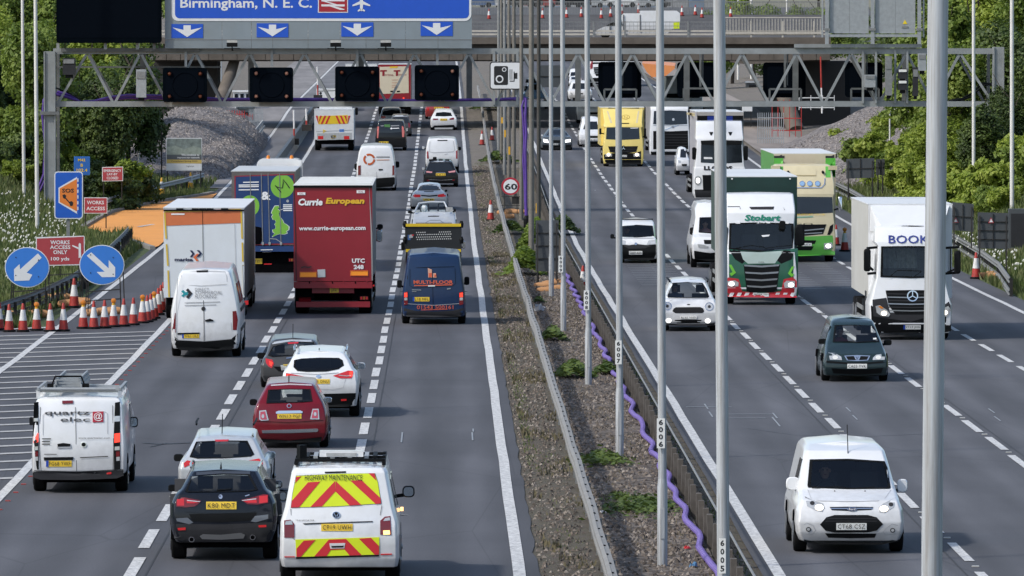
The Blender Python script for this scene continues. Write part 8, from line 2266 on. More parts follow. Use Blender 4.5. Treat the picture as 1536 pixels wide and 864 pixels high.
# ---- generic lorry front: cab with windscreen recess and body behind
def lorry(label,crop,gx,gy,cabL,cab,scr,mat,box=None,dyc=.9,name='lorry',boxdy=2.0,boxL=10,boxm=None,boxside=None,deep=False,bev=.06):
    v=Veh(name,label,'lorry',crop,gx,gy,dyc)
    if scr and deep:
        v.body(cab,cabL,mat,full=.03,r=.12,crown=.02,bevel=bev,cuts=[(scr,1.1)]); v.glass('windscreen',scr)
        v.seats(1.05,2.0,2,.5)
    else:
        v.body(cab,cabL,mat,full=.03,r=.12,crown=.02,bevel=bev)
        if scr: v.glass('windscreen',scr,dark=True)
    if box:
        x0,x1,yt,yb=box; hw,cx=v.hw,v.cx
        a=v.L(x0,yb,boxdy); b=v.L(x1,yt,boxdy)
        me=MB().box(((a.x+b.x)/2,boxdy+boxL/2,(a.z+b.z)/2),(b.x-a.x,boxL,b.z-a.z)).mesh('box_body')
        o=link('box_body',me,boxm or mat,v.root); v.target(me)
        if boxside:
            me.materials.append(boxside)
            for p in me.polygons:
                if abs(p.normal.x)>.5: p.material_index=1
        obj('roof',MB().box(((a.x+b.x)/2,boxdy+boxL/2,b.z+.015),(b.x-a.x+.03,boxL,.03)),WHITE2,v.root)
        v.bx=(a.x,b.x,a.z,b.z)
        obj('chassis',MB().box((cx,boxdy+boxL/2-.5,a.z-.15),(1.0,boxL+1,.3)),UNDER,v.root)
        for y in (boxdy+boxL-3.6,boxdy+boxL-2.3):
            for sg in (-1,1): v.wheel(cx+sg*(hw-.2),y,.5,.38)
        for sg in (-1,1): obj('side_guard',MB().box((cx+sg*(hw-.03),boxdy+boxL*.42,.8),(.04,boxL*.4,.12)).box((cx+sg*(hw-.03),boxdy+boxL*.42,.5),(.04,boxL*.4,.12)),GALVD,v.root)
    for sg in (-1,1): v.wheel(v.cx+sg*(v.hw-.2),1.3,.5,.32)
    obj('underbody',MB().box((v.cx,1.2,.45),(2*v.hw-.5,1.8,.4)),UNDER,v.root)
    return v
LWHITE=paint('lorry_white',(.72,.74,.76),rough=.3,coat=.4,dirt=.06)
# ---- BOOKER lorry
cabs=[(790,180,590,.08),(740,168,598,0),(640,165,600,.0),(600,178,590,.04),(492,200,560,.1),(322,218,560,.22),(300,196,570,.25),(225,205,565,.5),(212,215,560,.62)]
scr=[(222,322),(385,320),(560,322),(562,490),(385,494),(218,488)]
v=lorry('white box lorry with blue letters above its cab, half hidden by the foreground column',CD,385,822,2.3,cabs,scr,LWHITE,box=(152,606,98,600),boxdy=1.9,boxL=9.0,boxm=LWHITE,boxside=paint('pale_box_side',(.50,.50,.47),rough=.5,dirt=.12,scale=1),deep=True)
a=v.L(152,0,1.9).x
v.patch('lower_bumper',[(166,640),(250,690),(385,690),(600,640),(600,780),(540,792),(385,792),(200,790),(172,760)],BLACKP,1)
v.patch('dark_cab_lower',[(175,610),(250,600),(270,680),(480,690),(560,640),(596,615),(598,665),(385,730),(180,700)],GREYP,2)
g_=v.patch('grille',[(246,560),(385,558),(540,560),(530,680),(480,690),(300,690),(262,640)],BLACKP,3)
for y in (578,596,614,632,650,668): v.line('grille_slat',[(252+(y-560)*.12,y),(385,y+3),(530,y)],6,GREYP if y % 4 else RIM,5,g_)
p=v.patch('star_ring',ell(392,590,30,30,26),CHROME,6); v.patch('star_ground',ell(392,590,24,24,22),BLACKP,7,p)
for an in (90,210,330): v.line('star_arm',[(392,590),(392+26*math.cos(R(an)),590-26*math.sin(R(an)))],5,CHROME,9,p)
for pl,c0 in (([(192,645),(215,640),(255,668),(272,690),(262,702),(222,698),(198,680)],(238,684)),([(585,645),(600,665),(580,700),(548,702),(545,680),(560,655)],(566,680))):
    p=v.patch('headlight',pl,LENS,5); v.patch('lamp',ell(c0[0],c0[1],16,13),LAMPON,7,p)
v.patch('indicator',[(205,646),(220,644),(236,656),(222,660)],AMBER,7); v.plate('VT17 JHG',343,748,436,771,front=True,lay=5,blue=True)
v.text('BOOKER',262,262,566,306,paint('navy_lettering',(.02,.035,.22),rough=.4),4,bold=.01)
v.patch('roof_hatch',[(322,176),(385,170),(452,176),(452,212),(385,216),(318,208)],GREYP,3); v.patch('hatch_glass',[(345,176),(450,176),(450,196),(345,198)],BLACKP,4); v.patch('hatch_edge',[(325,200),(452,202),(450,216),(330,214)],LENS,4)
# wind deflector
D_=[v.L(165,102,1.85),v.L(590,102,1.85),v.L(556,212,.7),v.L(222,212,.7)]
obj('wind_deflector',MB().add(D_+[q+Vector((0,.1,-.05)) for q in D_],[(0,1,2,3),(7,6,5,4),(0,4,5,1),(1,5,6,2),(2,6,7,3),(3,7,4,0)]),LWHITE,v.root)
obj('deflector_wing',MB().add([v.L(165,102,1.85),v.L(222,212,.7),v.L(200,240,1.0),v.L(160,240,1.85)],[(0,1,2,3)]),LWHITE,v.root)
v.line('wiper',[(262,490),(310,452),(440,455)],4,BLACKP,8); v.line('wiper',[(390,492),(440,458)],4,BLACKP,8)
obj('crumpled_curtain',MB().add([v.L(232+14*k,330+(k % 2)*5,1.0+.12*(k % 2)) for k in range(14)]+[v.L(236+14*k,440,.9+.12*(k % 2)) for k in range(14)],[(k,k+1,15+k,14+k) for k in range(13)]),paint('curtain_grey',(.35,.37,.36),rough=.9,dirt=.5,scale=6),v.root)
v.mirror(128,335,166,458,.0+.2,BLACKP,depth=.15); v.mirror(616,346,652,470,.2,BLACKP,depth=.15)
for x0,x1 in ((150,215),(556,640)):
    for y in (332,470): a_,b_=v.L(x0,y,.25),v.L(x1,y-6,.4); obj('mirror_arm',MB().bar(a_,b_,.07),BLACKP,v.root)
for sg in (-1,1):
    x=v.cx+sg*(v.hw+.0); obj('side_window',MB().box((x-sg*.01,1.0,2.35),(.04,.9,.7)),DARKGLASS,v.root)
for sg in (-1,1): obj('fuel_tank',MB().box((v.cx+sg*(v.hw-.3),4.2,.75),(.5,1.3,.6)),BLACKP,v.root); obj('ladder_frame',MB().box((v.cx+sg*(v.hw-.1),3.0,.9),(.1,.6,.9)),GREYP,v.root)
# ---- Stobart
SG=paint('trailer_green',(.012,.10,.055),rough=.3,coat=.5,dirt=.15)
cabs=[(770,112,506,.08),(720,104,510,0),(640,108,508,0),(520,118,496,.05),(505,122,494,.1),(352,124,496,.25),(300,118,499,.30),(262,120,498,.5),(192,126,494,1.1),(186,140,488,1.4)]
scr=[(128,356),(300,350),(490,358),(494,502),(300,516),(124,502)]
v=lorry('lorry with white upper cab, green and red lower cab and dark green trailer',CC,306,812,2.3,cabs,scr,LWHITE,box=(104,510,96,560),boxdy=2.9,boxL=13.0,boxm=paint('trailer_dark',(.006,.035,.028),rough=.4,dirt=.3),boxside=paint('trailer_curtain',(.055,.085,.075),rough=.5,dirt=.3,scale=1.5),deep=True,bev=.05)
v.patch('green_lower_cab',[(100,498),(300,512),(514,498),(516,770),(306,775),(98,770)],SG,.5); v.text('Stobart',214,308,416,343,paint('trailer_lettering',(.01,.22,.14),rough=.4),3,bold=.04,shear=.15)
v.patch('roof_vent',[(240,264),(380,262),(376,278),(250,278)],GREYP,3); v.line('fairing_edge',[(118,262),(186,262),(190,276)],3,GREYP,3); v.line('fairing_edge',[(440,282),(432,266),(498,262)],3,GREYP,3)
for x in (176,285,315,345,450): v.patch('marker_lamp',[(x-13,350),(x+13,350),(x+13,359),(x-13,359)],WINK,3)
v.patch('dark_pillars',[(122,500),(200,512),(300,518),(420,512),(498,500),(480,560),(420,585),(390,560),(230,560),(200,585),(160,560)],BLACKP,1)
p=v.patch('bonnet_panel',[(190,516),(300,520),(432,512),(400,560),(385,582),(232,584),(205,560)],paint('bonnet_pale_green',(.42,.52,.48),rough=.3,coat=.4),2); v.text('SCANIA',292,572,324,579,INK,5,p)
g_=v.patch('grille',[(208,590),(412,588),(395,735),(225,740)],BLACKP,2)
for y,a_,b_ in ((590,210,410),(630,216,406),(668,220,400),(706,226,396)): v.patch('chrome_slat',[(a_,y),((a_+b_)/2,y+5),(b_,y-2),(b_-4,y+8),((a_+b_)/2,y+15),(a_+4,y+9)],RIM,4,g_)
for pl in ([(124,590),(140,590),(165,635),(140,655),(128,640),(146,632)],[(494,600),(480,600),(458,640),(480,660),(494,645),(474,636)]): v.patch('lime_flash',pl,paint('lime_flash',(.16,.5,.04)),3)
RS=paint('trailer_red',(.50,.02,.03),rough=.35,coat=.4)
v.patch('red_bumper',[(106,660),(180,670),(200,740),(306,752),(420,740),(434,672),(508,655),(508,775),(306,775),(108,770)],RS,1)
for k in range(9):
    x=122+k*43
    if 255<x<350: continue
    v.patch('white_dash',[(x,772),(x+12,748),(x+34,748),(x+22,772)],WINK,3)
v.plate('PO68 YKJ',266,750,350,770,front=True,lay=4)
for pl,cc in (([(116,682),(160,678),(180,690),(178,712),(120,712)],(140,698)),([(498,682),(450,680),(434,695),(440,720),(496,718)],(476,704))):
    p=v.patch('headlight',pl,LENS,3); v.patch('lamp',ell(cc[0],cc[1],17,13),LAMPWHITE,5,p)
v.patch('lower_intake',[(230,732),(390,730),(380,744),(240,746)],BLACKP,3)
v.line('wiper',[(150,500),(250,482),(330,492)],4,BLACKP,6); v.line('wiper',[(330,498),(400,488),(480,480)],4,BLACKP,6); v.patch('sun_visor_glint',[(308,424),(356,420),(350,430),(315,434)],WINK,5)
v.mirror(498,362,552,485,.2,BLACKP,depth=.15); v.mirror(88,372,118,480,.2,BLACKP,depth=.15); v.mirror(410,342,445,395,.0,BLACKP,arm=False)
for x in (143,470): v.patch('trailer_lamp',ell(x,106,5,4),WINK,3)
obj('fuel_tank',MB().box((v.cx-v.hw+.3,5.0,.75),(.5,1.6,.6)),GREYP,v.root)
# ---- green and cream lorry
CRM=paint('cream_paint',(.62,.55,.36),rough=.35,coat=.4,dirt=.1); BG=paint('bright_green_paint',(.10,.40,.06),rough=.35,coat=.4,dirt=.1)
cabs=[(550,500,718,.08),(500,496,724,0),(430,496,724,0),(360,500,722,.04),(310,505,718,.08),(205,500,715,.2),(180,490,720,.3),(120,470,712,.55),(50,430,700,.8),(40,450,690,1.1)]
c8=g4(1152,216)
cabs=[(668,30,398,.08),(620,22,402,0),(550,22,402,0),(480,26,398,.03),(420,32,392,.08),(318,34,392,.2),(300,26,398,.2),(230,26,396,.4),(130,48,378,.8),(122,60,360,1.0)]
scr=[(46,318),(170,316),(385,318),(390,412),(170,424),(42,420)]
v=lorry('cream and bright green lorry with spotlights behind the green and white one',c8,195,704,2.3,cabs,scr,CRM,box=(35,405,60,600),boxdy=2.8,boxL=12,boxm=paint('cream_headboard',(.55,.48,.36)),boxside=BG)
for (x0,x1) in ((36,90),(345,405)): v.patch('green_edge',[(x0,85),(x1,85),(x1,200),(x0,200)],BG,2); v.patch('grey_corner',[(x0,58),(x1+8,58),(x1+8,84),(x0,84)],GREYP,3)
v.patch('green_lower',[(24,552),(200,556),(402,548),(402,665),(200,672),(28,668)],BG,1)
v.patch('grille',[(50,485),(350,482),(330,540),(200,552),(40,550)],BLACKP,2); v.line('chrome_bar',[(30,512),(190,522),(335,508)],7,RIM,4); v.line('chrome_bar',[(40,535),(190,540),(325,532)],6,RIM,4)
v.patch('side_vent',[(355,545),(372,492),(392,480),(388,520),(372,545)],BLACKP,2); v.patch('lower_intake',[(60,575),(290,578),(280,600),(70,600)],BLACKP,2); v.patch('lower_intake',[(60,612),(275,614),(260,638),(80,636)],BLACKP,2)
v.plate('FX16 AKV',150,594,262,612,front=True,lay=4)
for pl,cc in (([(336,596),(384,590),(390,615),(376,632),(336,632)],(362,612)),([(34,600),(70,600),(72,632),(38,632)],(54,614))): p=v.patch('headlight',pl,LENS,3); v.patch('lamp',ell(cc[0],cc[1],16,13),LAMPWHITE,5,p)
v.line('light_bar',[(60,262),(200,262),(320,262),(340,240),(342,205)],6,CHROME,5)
for x in (65,120,205,250,297): p=v.patch('spotlight',ell(x,237,17,17),CHROME,5); v.patch('lens',ell(x,237,12,12),paint('spot_blue',(.25,.42,.65),rough=.1),6,p)
v.text('R.A.ADAMS TRANSPORT.CO.UK',30,418,345,428,YPLATE,5); v.line('green_lettering',[(60,448),(160,440),(270,436)],6,paint('sea_green',(.15,.4,.3)),3); v.text('IVECO',40,474,270,486,INK,4)
v.patch('roof_pod',[(168,150),(180,138),(275,138),(290,160),(285,188),(170,188)],CRM,3); v.line('pod_edge',[(165,188),(290,188)],5,paint('tan_edge',(.4,.33,.18)),5)
for x in (122,330): q=v.L(x,172,.5); obj('air_horn',MB().tube([q,q+Vector((0,.5,.1))],.05,6),BLACKP,v.root)
for sg,x in ((-1,60),(1,372)): q=v.L(x,135,.8); obj('visor_wing',MB().box(q+Vector((sg*.1,0,-.05)),(.35,.3,.16)),CRM,v.root)
v.mirror(420,316,446,404,.3,CHROME,depth=.1); v.mirror(186,490,220,608,-.0+.1,BLACKP,arm=False)
# ---- white LLOYDS lorry
c9=(1010,150,9.6)
cabs=[(1420,320,1010,.08),(1350,300,1040,0),(1100,300,1040,0),(985,310,1030,.04),(960,320,1020,.08),(600,345,985,.22),(560,320,1000,.26),(470,330,990,.5),(315,340,985,1.0),(300,345,970,1.2)]
scr=[(400,600),(680,592),(980,600),(990,900),(680,915),(395,900)]
v=lorry('white lorry with black letters under its windscreen, beyond the dark green trailer',c9,680,1405,2.3,cabs,scr,LWHITE,box=(338,1010,175,1100),boxdy=2.8,boxL=11,boxm=paint('curtain_off_white',(.45,.43,.40),dirt=.3),boxside=paint('curtain_side_grey',(.42,.42,.46),dirt=.25,scale=2))
v.patch('headboard_dark',[(345,225),(1005,225),(1005,300),(345,300)],BLACKP,1); v.patch('headboard_blue',[(490,230),(600,230),(600,298),(490,298)],paint('deep_blue_print',(.01,.03,.22)),2); v.patch('headboard_blue',[(765,230),(855,230),(855,298),(765,298)],MATS['deep_blue_print'],2); v.patch('yellowed_corner',[(192,180),(340,185),(340,240),(192,210)],CRM,2)
v.text('LLOYDS',440,950,850,1010,INK,4,bold=.06)
v.patch('sun_visor',[(395,585),(680,575),(990,585),(985,640),(680,655),(400,640)],BLACKP,4)
v.patch('grille',[(420,1080),(960,1075),(950,1300),(430,1305)],BLACKP,2); v.patch('lower_bumper',[(305,1290),(1035,1280),(1030,1400),(320,1405)],GREYP,1)
for x in (355,990): p=v.patch('headlight',ell(x,1160,50,70),LENS,3); v.patch('lamp',ell(x,1160,28,38),LAMPWHITE,5,p)
v.mirror(1010,660,1075,870,.2,BLACKP,depth=.15); v.mirror(270,680,330,860,.2,BLACKP,depth=.15)
for x in (545,820): v.patch('bracket',[(x-30,460),(x+30,460),(x+8,510),(x-8,510)],BLACKP,3)
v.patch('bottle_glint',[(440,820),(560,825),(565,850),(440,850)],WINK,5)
# ---- volvo lorry behind
cV=(860,160,9.6)
cabs=[(690,1280,1660,.08),(640,1270,1670,0),(480,1270,1670,0),(330,1280,1665,.05),(70,1290,1650,.25),(30,1280,1660,.3),(-60,1285,1650,.6)]
scr=[(1300,60),(1480,50),(1640,62),(1650,250),(1480,262),(1290,250)]
cabs=[(690,1120,1660,.08),(640,1110,1668,0),(480,1108,1670,0),(330,1115,1665,.05),(70,1130,1650,.25),(30,1120,1655,.3),(-10,1125,1650,.5)]
scr=[(1160,62),(1400,52),(1630,62),(1640,250),(1400,262),(1150,250)]
v=lorry('dark fronted lorry with slanted grille badge behind the thick grey column',cV,1390,690,2.3,cabs,scr,LWHITE,box=(1110,1670,-30,500),boxdy=2.8,boxL=11,boxm=GREYP,boxside=paint('mesh_side_grey',(.36,.35,.34),dirt=.5,scale=6))
v.patch('dark_front',[(1150,350),(1400,355),(1650,345),(1655,610),(1150,615)],BLACKP,1)
v.patch('lower_skirt',[(1115,650),(1665,650),(1660,692),(1120,692)],BLACKP,2)
for y in (400,440,480,520,560): v.line('grille_slat',[(1180,y),(1640,y)],10,GREYP,3)
v.line('slanted_bar',[(1290,345),(1430,290),(1520,265)],10,CHROME,4); v.patch('badge',ell(1432,290,20,16),RIM,5); v.line('chrome_bar',[(1150,265),(1400,272),(1640,265)],10,LENS,4); v.line('bumper_chrome',[(1160,630),(1640,630)],22,WHITE2,3); v.patch('warning_triangle',ell(1440,185,18,20),LENS,4)
v.mirror(1660,-10,1700,120,.3,BLACKP)
# ---- yellow lorry
YL=paint('yellow_lorry_paint',(.80,.64,.19),rough=.35,coat=.4,dirt=.08)
cabs=[(830,430,970,.08),(760,415,980,0),(660,415,985,0),(560,425,985,.03),(485,435,985,.06),(300,460,970,.2),(290,430,985,.2),(230,445,975,.4),(40,430,1000,1.3),(30,440,990,1.5)]
scr=[(480,300),(700,295),(945,300),(955,465),(700,478),(470,468)]
v=lorry('yellow box lorry with three pointed star badge in the middle lane',cV,700,858,2.2,cabs,scr,YL,box=(392,1020,14,560),boxdy=2.0,boxL=8,boxm=YL,boxside=YL)
v.patch('black_frame',[(425,35),(440,12),(1010,12),(1025,35),(1015,28),(700,24),(440,28)],BLACKP,3)
v.patch('fairing_ridge',[(480,60),(500,60),(560,230),(535,240)],CRM,2); v.patch('fairing_ridge',[(950,60),(930,62),(900,235),(925,235)],CRM,2)
v.patch('emblem',ell(755,150,60,34),paint('emblem_tan',(.45,.30,.05)),2); v.patch('emblem_inner',ell(755,150,50,26),YL,3); v.text('N',730,132,780,170,MATS['emblem_tan'],4)
v.patch('roof_slot',[(680,234),(805,234),(800,246),(690,246)],BLACKP,3)
g_=v.patch('grille',[(500,572),(930,568),(905,650),(700,680),(530,655)],BLACKP,2)
for y in (595,620,645): v.line('grille_slat',[(520,y),(910,y)],8,GREYP,4,g_)
v.patch('badge',ell(722,600,34,40),BLACKP,5); 
for an in (90,210,330): v.line('star_arm',[(722,600),(722+26*math.cos(R(an)),600-26*math.sin(R(an)))],6,CHROME,7)
v.patch('lower_bumper',[(440,690),(560,670),(880,668),(975,640),(975,830),(700,835),(445,830)],BLACKP,1)
for x in (508,915): p=v.patch('headlight',[(x-50,680),(x+48,676),(x+46,718),(x-46,722)],LENS,3); v.patch('lamp',ell(x,690,26,24),LAMPON,5,p)
v.plate('KX64 OYP',680,696,772,724,front=True,lay=4)
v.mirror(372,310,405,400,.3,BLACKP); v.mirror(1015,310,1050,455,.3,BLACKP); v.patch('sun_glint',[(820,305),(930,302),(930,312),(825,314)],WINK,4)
# ---- white vans around
def vanf(label,crop,gx,gy,lv,scr,mat=WHITE,L=5.2,ex=None,cat='van',name='van',belt=4,wr=.34,nose=None,cut=False):
    v=Veh(name,label,cat,crop,gx,gy,.8)
    v.body(lv,L,mat,full=.05,r=.18,crown=.05,bevel=.06,belt=belt,cuts=[(scr,1.3)] if cut else ())
    v.glass('windscreen',scr,dark=not cut)
    v.wheels((.85,L-1.1),wr,.23); v.underbody(.4,L-.5,.2,.45)
    return v
c7=g4(768,216)
v=vanf('small white van with black bumper, plate hidden, between two lighting columns',c7,755,712,[(690,655,862,.1),(650,650,866,0),(600,650,866,.05),(570,655,858,.2),(562,655,852,.8),(490,655,848,1.3),(468,655,838,1.6),(456,665,825,2.0)],[(652,490),(750,484),(844,490),(854,554),(750,560),(652,560)],L=4.0,cut=True)
v.seats(2.0,.95,2)
v.patch('black_bumper',[(652,604),(750,610),(864,602),(864,660),(850,695),(750,700),(655,690)],BLACKP,2); v.patch('grille',[(668,612),(750,600),(840,610),(800,626),(750,628),(700,628)],GREYP,3); v.plate('GK09 AXA',702,642,782,664,front=True,lay=4)
for pl in ([(655,574),(680,580),(680,604),(655,604)],[(820,578),(858,574),(860,600),(806,606)]): v.patch('headlight',pl,LENS,3)
v.patch('badge',ell(743,598,8,8),CHROME,4); v.line('bonnet_line',[(680,604),(750,612),(820,606)],3,MATS['panel_shade_line'],2); v.mirror(590,540,614,568,1.5,BLACKP); v.mirror(866,545,888,572,1.5,BLACKP)
for yy in (1.9,3.0): obj('roof_bar',MB().bar((v.cx-.62,yy,v.L(0,452,yy).z),(v.cx+.62,yy,v.L(0,452,yy).z),.045),BLACKP,v.root)
q=v.L(690,525,1.9); person(v.loc+Vector((q.x,1.95,q.z-.66)),'driver in a dark top seen through the windscreen of the small white van',MATS['dark_jacket'],HAIRD)
v=vanf('white high roof van following closely left of the green and white lorry',c7,1190,740,[(690,1095,1290,.1),(650,1090,1296,0),(600,1085,1298,0),(560,1092,1290,.15),(540,1098,1286,.7),(440,1118,1270,1.2),(390,1108,1265,1.5),(355,1125,1250,1.8)],[(1125,440),(1190,438),(1262,440),(1272,532),(1190,536),(1120,530)],L=6,cut=True)
v.seats(1.7,1.3,2); q=v.L(1160,500,1.6); person(v.loc+Vector((q.x,1.7,q.z-.6)),'van driver in a pale pink shirt, left of the dark green trailer',paint('pale_pink_shirt',(.45,.2,.18)),HAIRD)
v.patch('black_bumper',[(1092,640),(1190,655),(1296,640),(1290,695),(1190,705),(1096,690)],BLACKP,2); v.patch('headlight',[(1112,600),(1150,604),(1180,615),(1175,625),(1120,622)],LENS,3); v.patch('headlight',[(1285,600),(1250,604),(1225,615),(1232,625),(1280,620)],LENS,3); v.patch('grille',[(1150,575),(1240,575),(1236,600),(1155,600)],BLACKP,2)
v.mirror(1066,500,1098,545,1.4,BLACKP)
v=vanf('small white car behind the thick column, between the dark fronted and the black lettered lorries',c7,1025,186,[(160,992,1062,.08),(130,990,1064,0),(95,994,1062,.1),(80,1000,1058,.7),(30,1012,1050,1.3),(22,1018,1044,1.6)],[(1012,32),(1030,30),(1050,32),(1056,80),(1030,82),(1008,80)],WHITE,3.9,cat='car',name='car',belt=3,wr=.3)
v.patch('headlight',[(996,96),(1012,100),(1012,112),(998,112)],LENS,3); v.patch('grille',[(1018,120),(1050,120),(1048,132),(1020,132)],BLACKP,3); v.mirror(975,68,998,84,1.2,SILV)
v=vanf('white van with dark windscreen left of the yellow lorry',cV,250,575,[(545,105,400,.1),(480,95,410,0),(400,92,410,.05),(345,110,400,.5),(325,115,395,.8),(215,165,385,1.3),(170,160,380,1.6),(150,180,370,1.9)],[(175,215),(270,212),(372,215),(390,325),(270,330),(140,325)],L=5.4)
v.patch('grille',[(190,420),(370,420),(360,450),(200,450)],BLACKP,2); v.plate('YE',230,465,330,485,front=True,lay=3); v.patch('lower_bumper',[(180,500),(400,500),(395,560),(190,560)],BLACKP,2); v.mirror(70,310,95,340,1.5,BLACKP)
v=Veh('van','white van rear under the gantry beam, behind the first columns right of the purple duct','van',cV,230,240,.8)
v.body([(190,70,400,.05),(110,60,410,0),(60,62,408,0),(0,70,400,.05),(-40,75,395,.1),(-60,90,380,.2)],5.0,WHITE,belt=3); v.wheels((.9,3.9),.35,.3); v.underbody(.3,4.5); v.patch('black_panel',[(240,80),(350,78),(350,110),(240,112)],BLACKP,2)
cW=(850,80,9.6)
v=vanf('white van with dark windscreen and open grille seen above the gantry bottom beam',cW,190,690,[(660,40,350,.1),(600,30,360,0),(540,35,358,.1),(510,60,350,.7),(430,85,320,1.2),(405,95,310,1.5),(395,105,300,1.8)],[(95,432),(200,428),(310,432),(340,510),(200,516),(75,510)],L=4.8,belt=3)
v.patch('grille',[(125,565),(235,572),(230,590),(135,585)],BLACKP,3); v.patch('dark_slot',[(85,640),(180,635),(165,680),(90,680)],BLACKP,3)
for pl in ([(52,560),(80,570),(82,600),(55,590)],[(330,550),(355,545),(355,580),(320,590)]): v.patch('headlight',pl,LENS,3)
v.mirror(370,495,398,525,1.4,WHITE)
v=vanf('white car roof and bonnet just ahead of the van above the gantry beam',cW,130,480,[(450,45,215,.1),(420,40,220,0),(380,45,215,.5),(340,60,195,1.1),(332,70,185,1.4)],[(70,342),(130,338),(190,342),(205,375),(130,378),(62,375)],L=4.2,belt=2,cat='car',name='car',wr=.3)
v=vanf('white minibus with dark windscreen furthest ahead between the columns',cW,110,400,[(360,45,190,.1),(330,40,195,0),(270,55,175,.5),(235,60,165,.8),(228,70,155,1.0)],[(60,272),(110,270),(165,272),(172,325),(110,328),(55,325)],L=4.8,belt=2)
cX=(690,90,9.6)
v=vanf('bright blue pickup carrying white and dark goods behind the camera sign',cX,1060,700,[(560,915,1250,.1),(540,905,1260,0),(500,910,1250,.3),(440,920,1180,.6),(360,930,1120,.9),(265,940,1110,1.0),(250,955,1095,1.2)],[(955,272),(1025,268),(1095,272),(1112,325),(1025,332),(940,325)],car('bright_blue_paint',(.18,.34,.56)),4.8,cat='pickup',name='pickup',belt=3,wr=.32)
v.patch('dark_load',[(1060,350),(1112,350),(1112,430),(1058,430)],BLACKP,3); v.patch('white_bag',[(915,380),(965,370),(975,410),(1000,460),(1020,560),(975,570),(930,470)],WHITE2,3); v.line('headlight',[(1190,540),(1240,545)],14,LENS,3); v.line('bumper',[(960,570),(1240,575)],10,WHITE2,3)
cY=(690,180,9.6)
v=vanf('dark blue saloon with big pale headlights left of the yellow lorry',cY,1390,430,[(400,1185,1600,.08),(340,1180,1606,0),(280,1190,1600,.05),(240,1205,1590,.3),(225,1225,1580,.9),(140,1295,1510,1.6),(125,1310,1500,1.9)],[(1300,142),(1400,136),(1500,142),(1565,228),(1400,236),(1240,228)],car('slate_blue_paint',(.07,.085,.10)),4.5,cat='car',name='car',belt=3,wr=.31)
for pl in ([(1195,272),(1265,285),(1275,330),(1205,318)],[(1500,290),(1590,275),(1590,315),(1500,325)]): v.patch('headlight',pl,LAMPWHITE,3)
v.patch('grille',[(1340,290),(1450,292),(1445,330),(1345,330)],BLACKP,2); v.plate('YC',1335,338,1415,362,front=True,lay=3); v.patch('lower_bumper',[(1190,362),(1600,362),(1595,420),(1195,420)],BLACKP,2); v.mirror(1168,210,1196,232,1.4,WHITE)
# lorry with red cab part and white nose behind the left of the yellow lorry row (above the gantry)
cabs=[(420,330,620,.08),(360,325,625,0),(300,330,620,.1),(110,345,610,.2),(60,350,600,.6)]
v=lorry('red and white lorry with striped grille behind the black signal back',cW,475,480,2.2,cabs,None,LWHITE,box=(320,1040,90,300),boxdy=2.4,boxL=9,boxm=LWHITE,boxside=CUR)
v.patch('red_corner',[(320,100),(375,100),(375,215),(340,230),(322,215)],CUR,3); v.patch('grille',[(385,200),(480,195),(480,320),(425,330),(395,260)],BLACKP,3)
for y in (215,240,265,290): v.line('grille_slat',[(390,y),(478,y+4)],7,RIM,5)
v.patch('dark_band',[(375,130),(480,128),(480,150),(375,152)],BLACKP,3); v.patch('lower_bumper',[(330,355),(480,350),(480,410),(335,410)],BLACKP,3)
v=vanf('tall white lorry cab roof seen right of the black signal back',(980,80,9.6),400,900,[(860,170,690,.1),(800,160,700,0),(640,160,700,.1),(560,180,690,.3),(430,200,680,.8),(330,215,670,1.2)],[(200,580),(400,575),(660,580),(670,640),(400,645),(190,640)],paint('pale_blue_grey',(.55,.62,.66)),6,cat='lorry',name='lorry',belt=3)
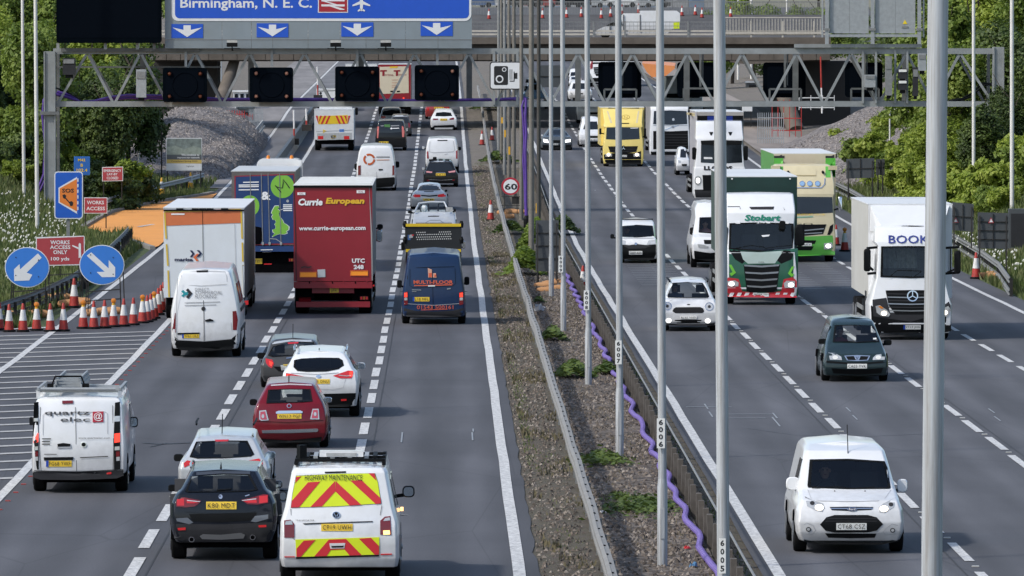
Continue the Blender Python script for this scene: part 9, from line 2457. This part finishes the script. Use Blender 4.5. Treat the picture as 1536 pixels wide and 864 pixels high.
# ---- van on the bridge, seen side on
Yb=517.0
a=W(892,52.5,Yb); b=W(1020,52.5,Yb)
t=thing('van','white van with open ladder frame crossing the road bridge at the top','van',(a.x,Yb,a.z)); o=t.location
def BQ(px,py): q=W(px,py,Yb); return (q.x-o.x,q.z-o.z)
me=obj('body',MB().prism([BQ(*p) for p in ((893,49),(894,46),(905,41),(917,36.5),(928,28),(936,20),(1006,20),(1007,45),(1000,51),(893,51.5))],-.1,1.9),WHITE,t)
obj('load_box',MB().prism([BQ(*p) for p in ((960,16),(1015,16),(1020,20),(1020,40),(1007,44),(962,44))],-.14,1.95),WHITE,t)
obj('side_window',MB().prism([BQ(*p) for p in ((908,39),(925,30),(930,26),(934,38))],-.13,-.09),DARKGLASS,t)
obj('rear_chevron',MB().prism([BQ(*p) for p in ((1010,34),(1019,33),(1019,43),(1010,43))],-.17,-.141),YEL,t)
for px in (915,935,960,985): obj('frame_upright',MB().prism([BQ(*p) for p in ((px-.4,22),(px+.4,22),(px+.4,48),(px-.4,48))],-.18,-.12),GREYP,t)
for px in (908,990): q=BQ(px,52); obj('wheel',MB().lathe((q[0],.1,q[1]+.1),[(.1,-.12),(.36,-.12),(.36,.12),(.1,.12)],16,'y'),RUBBER,t)
# small distant vehicles parked beyond the roundabout
pal=[car('distant_blue',(.06,.12,.25)),WHITE,SILV,DGREY,car('distant_red',(.3,.03,.03)),WHITE,NAVY,SILV]
proto=thing('distant_car','','car',(0,0,0)); 
for i in range(12):
    px=716+i*24; Y=858+(i % 3)*14
    q=W(px,12,Y); q.z=12.0
    t=thing('car',f'{["blue", "white", "silver", "grey", "red", "white", "navy", "silver"][i % 8]} parked car far away above the roundabout, {["left", "middle", "right"][i // 4]} of the distant row','car',q,'distant parked cars above the bridge')
    obj('body',MB().prism([(-2.1,.3),(-2.1,.75),(-1.3,.9),(-.8,1.4),(.9,1.4),(1.5,.9),(2.1,.8),(2.1,.3)],0,1.7),pal[i % 8],t)
    obj('side_window',MB().prism([(-1.15,.92),(-.75,1.3),(.85,1.3),(1.3,.92)],-.02,0),DARKGLASS,t)
    for x in (-1.3,1.3): obj('wheel',MB().lathe((x,.05,.32),[(.1,-.12),(.32,-.12),(.32,.12),(.1,.12)],12,'y'),RUBBER,t)
bpy.data.objects.remove(proto)
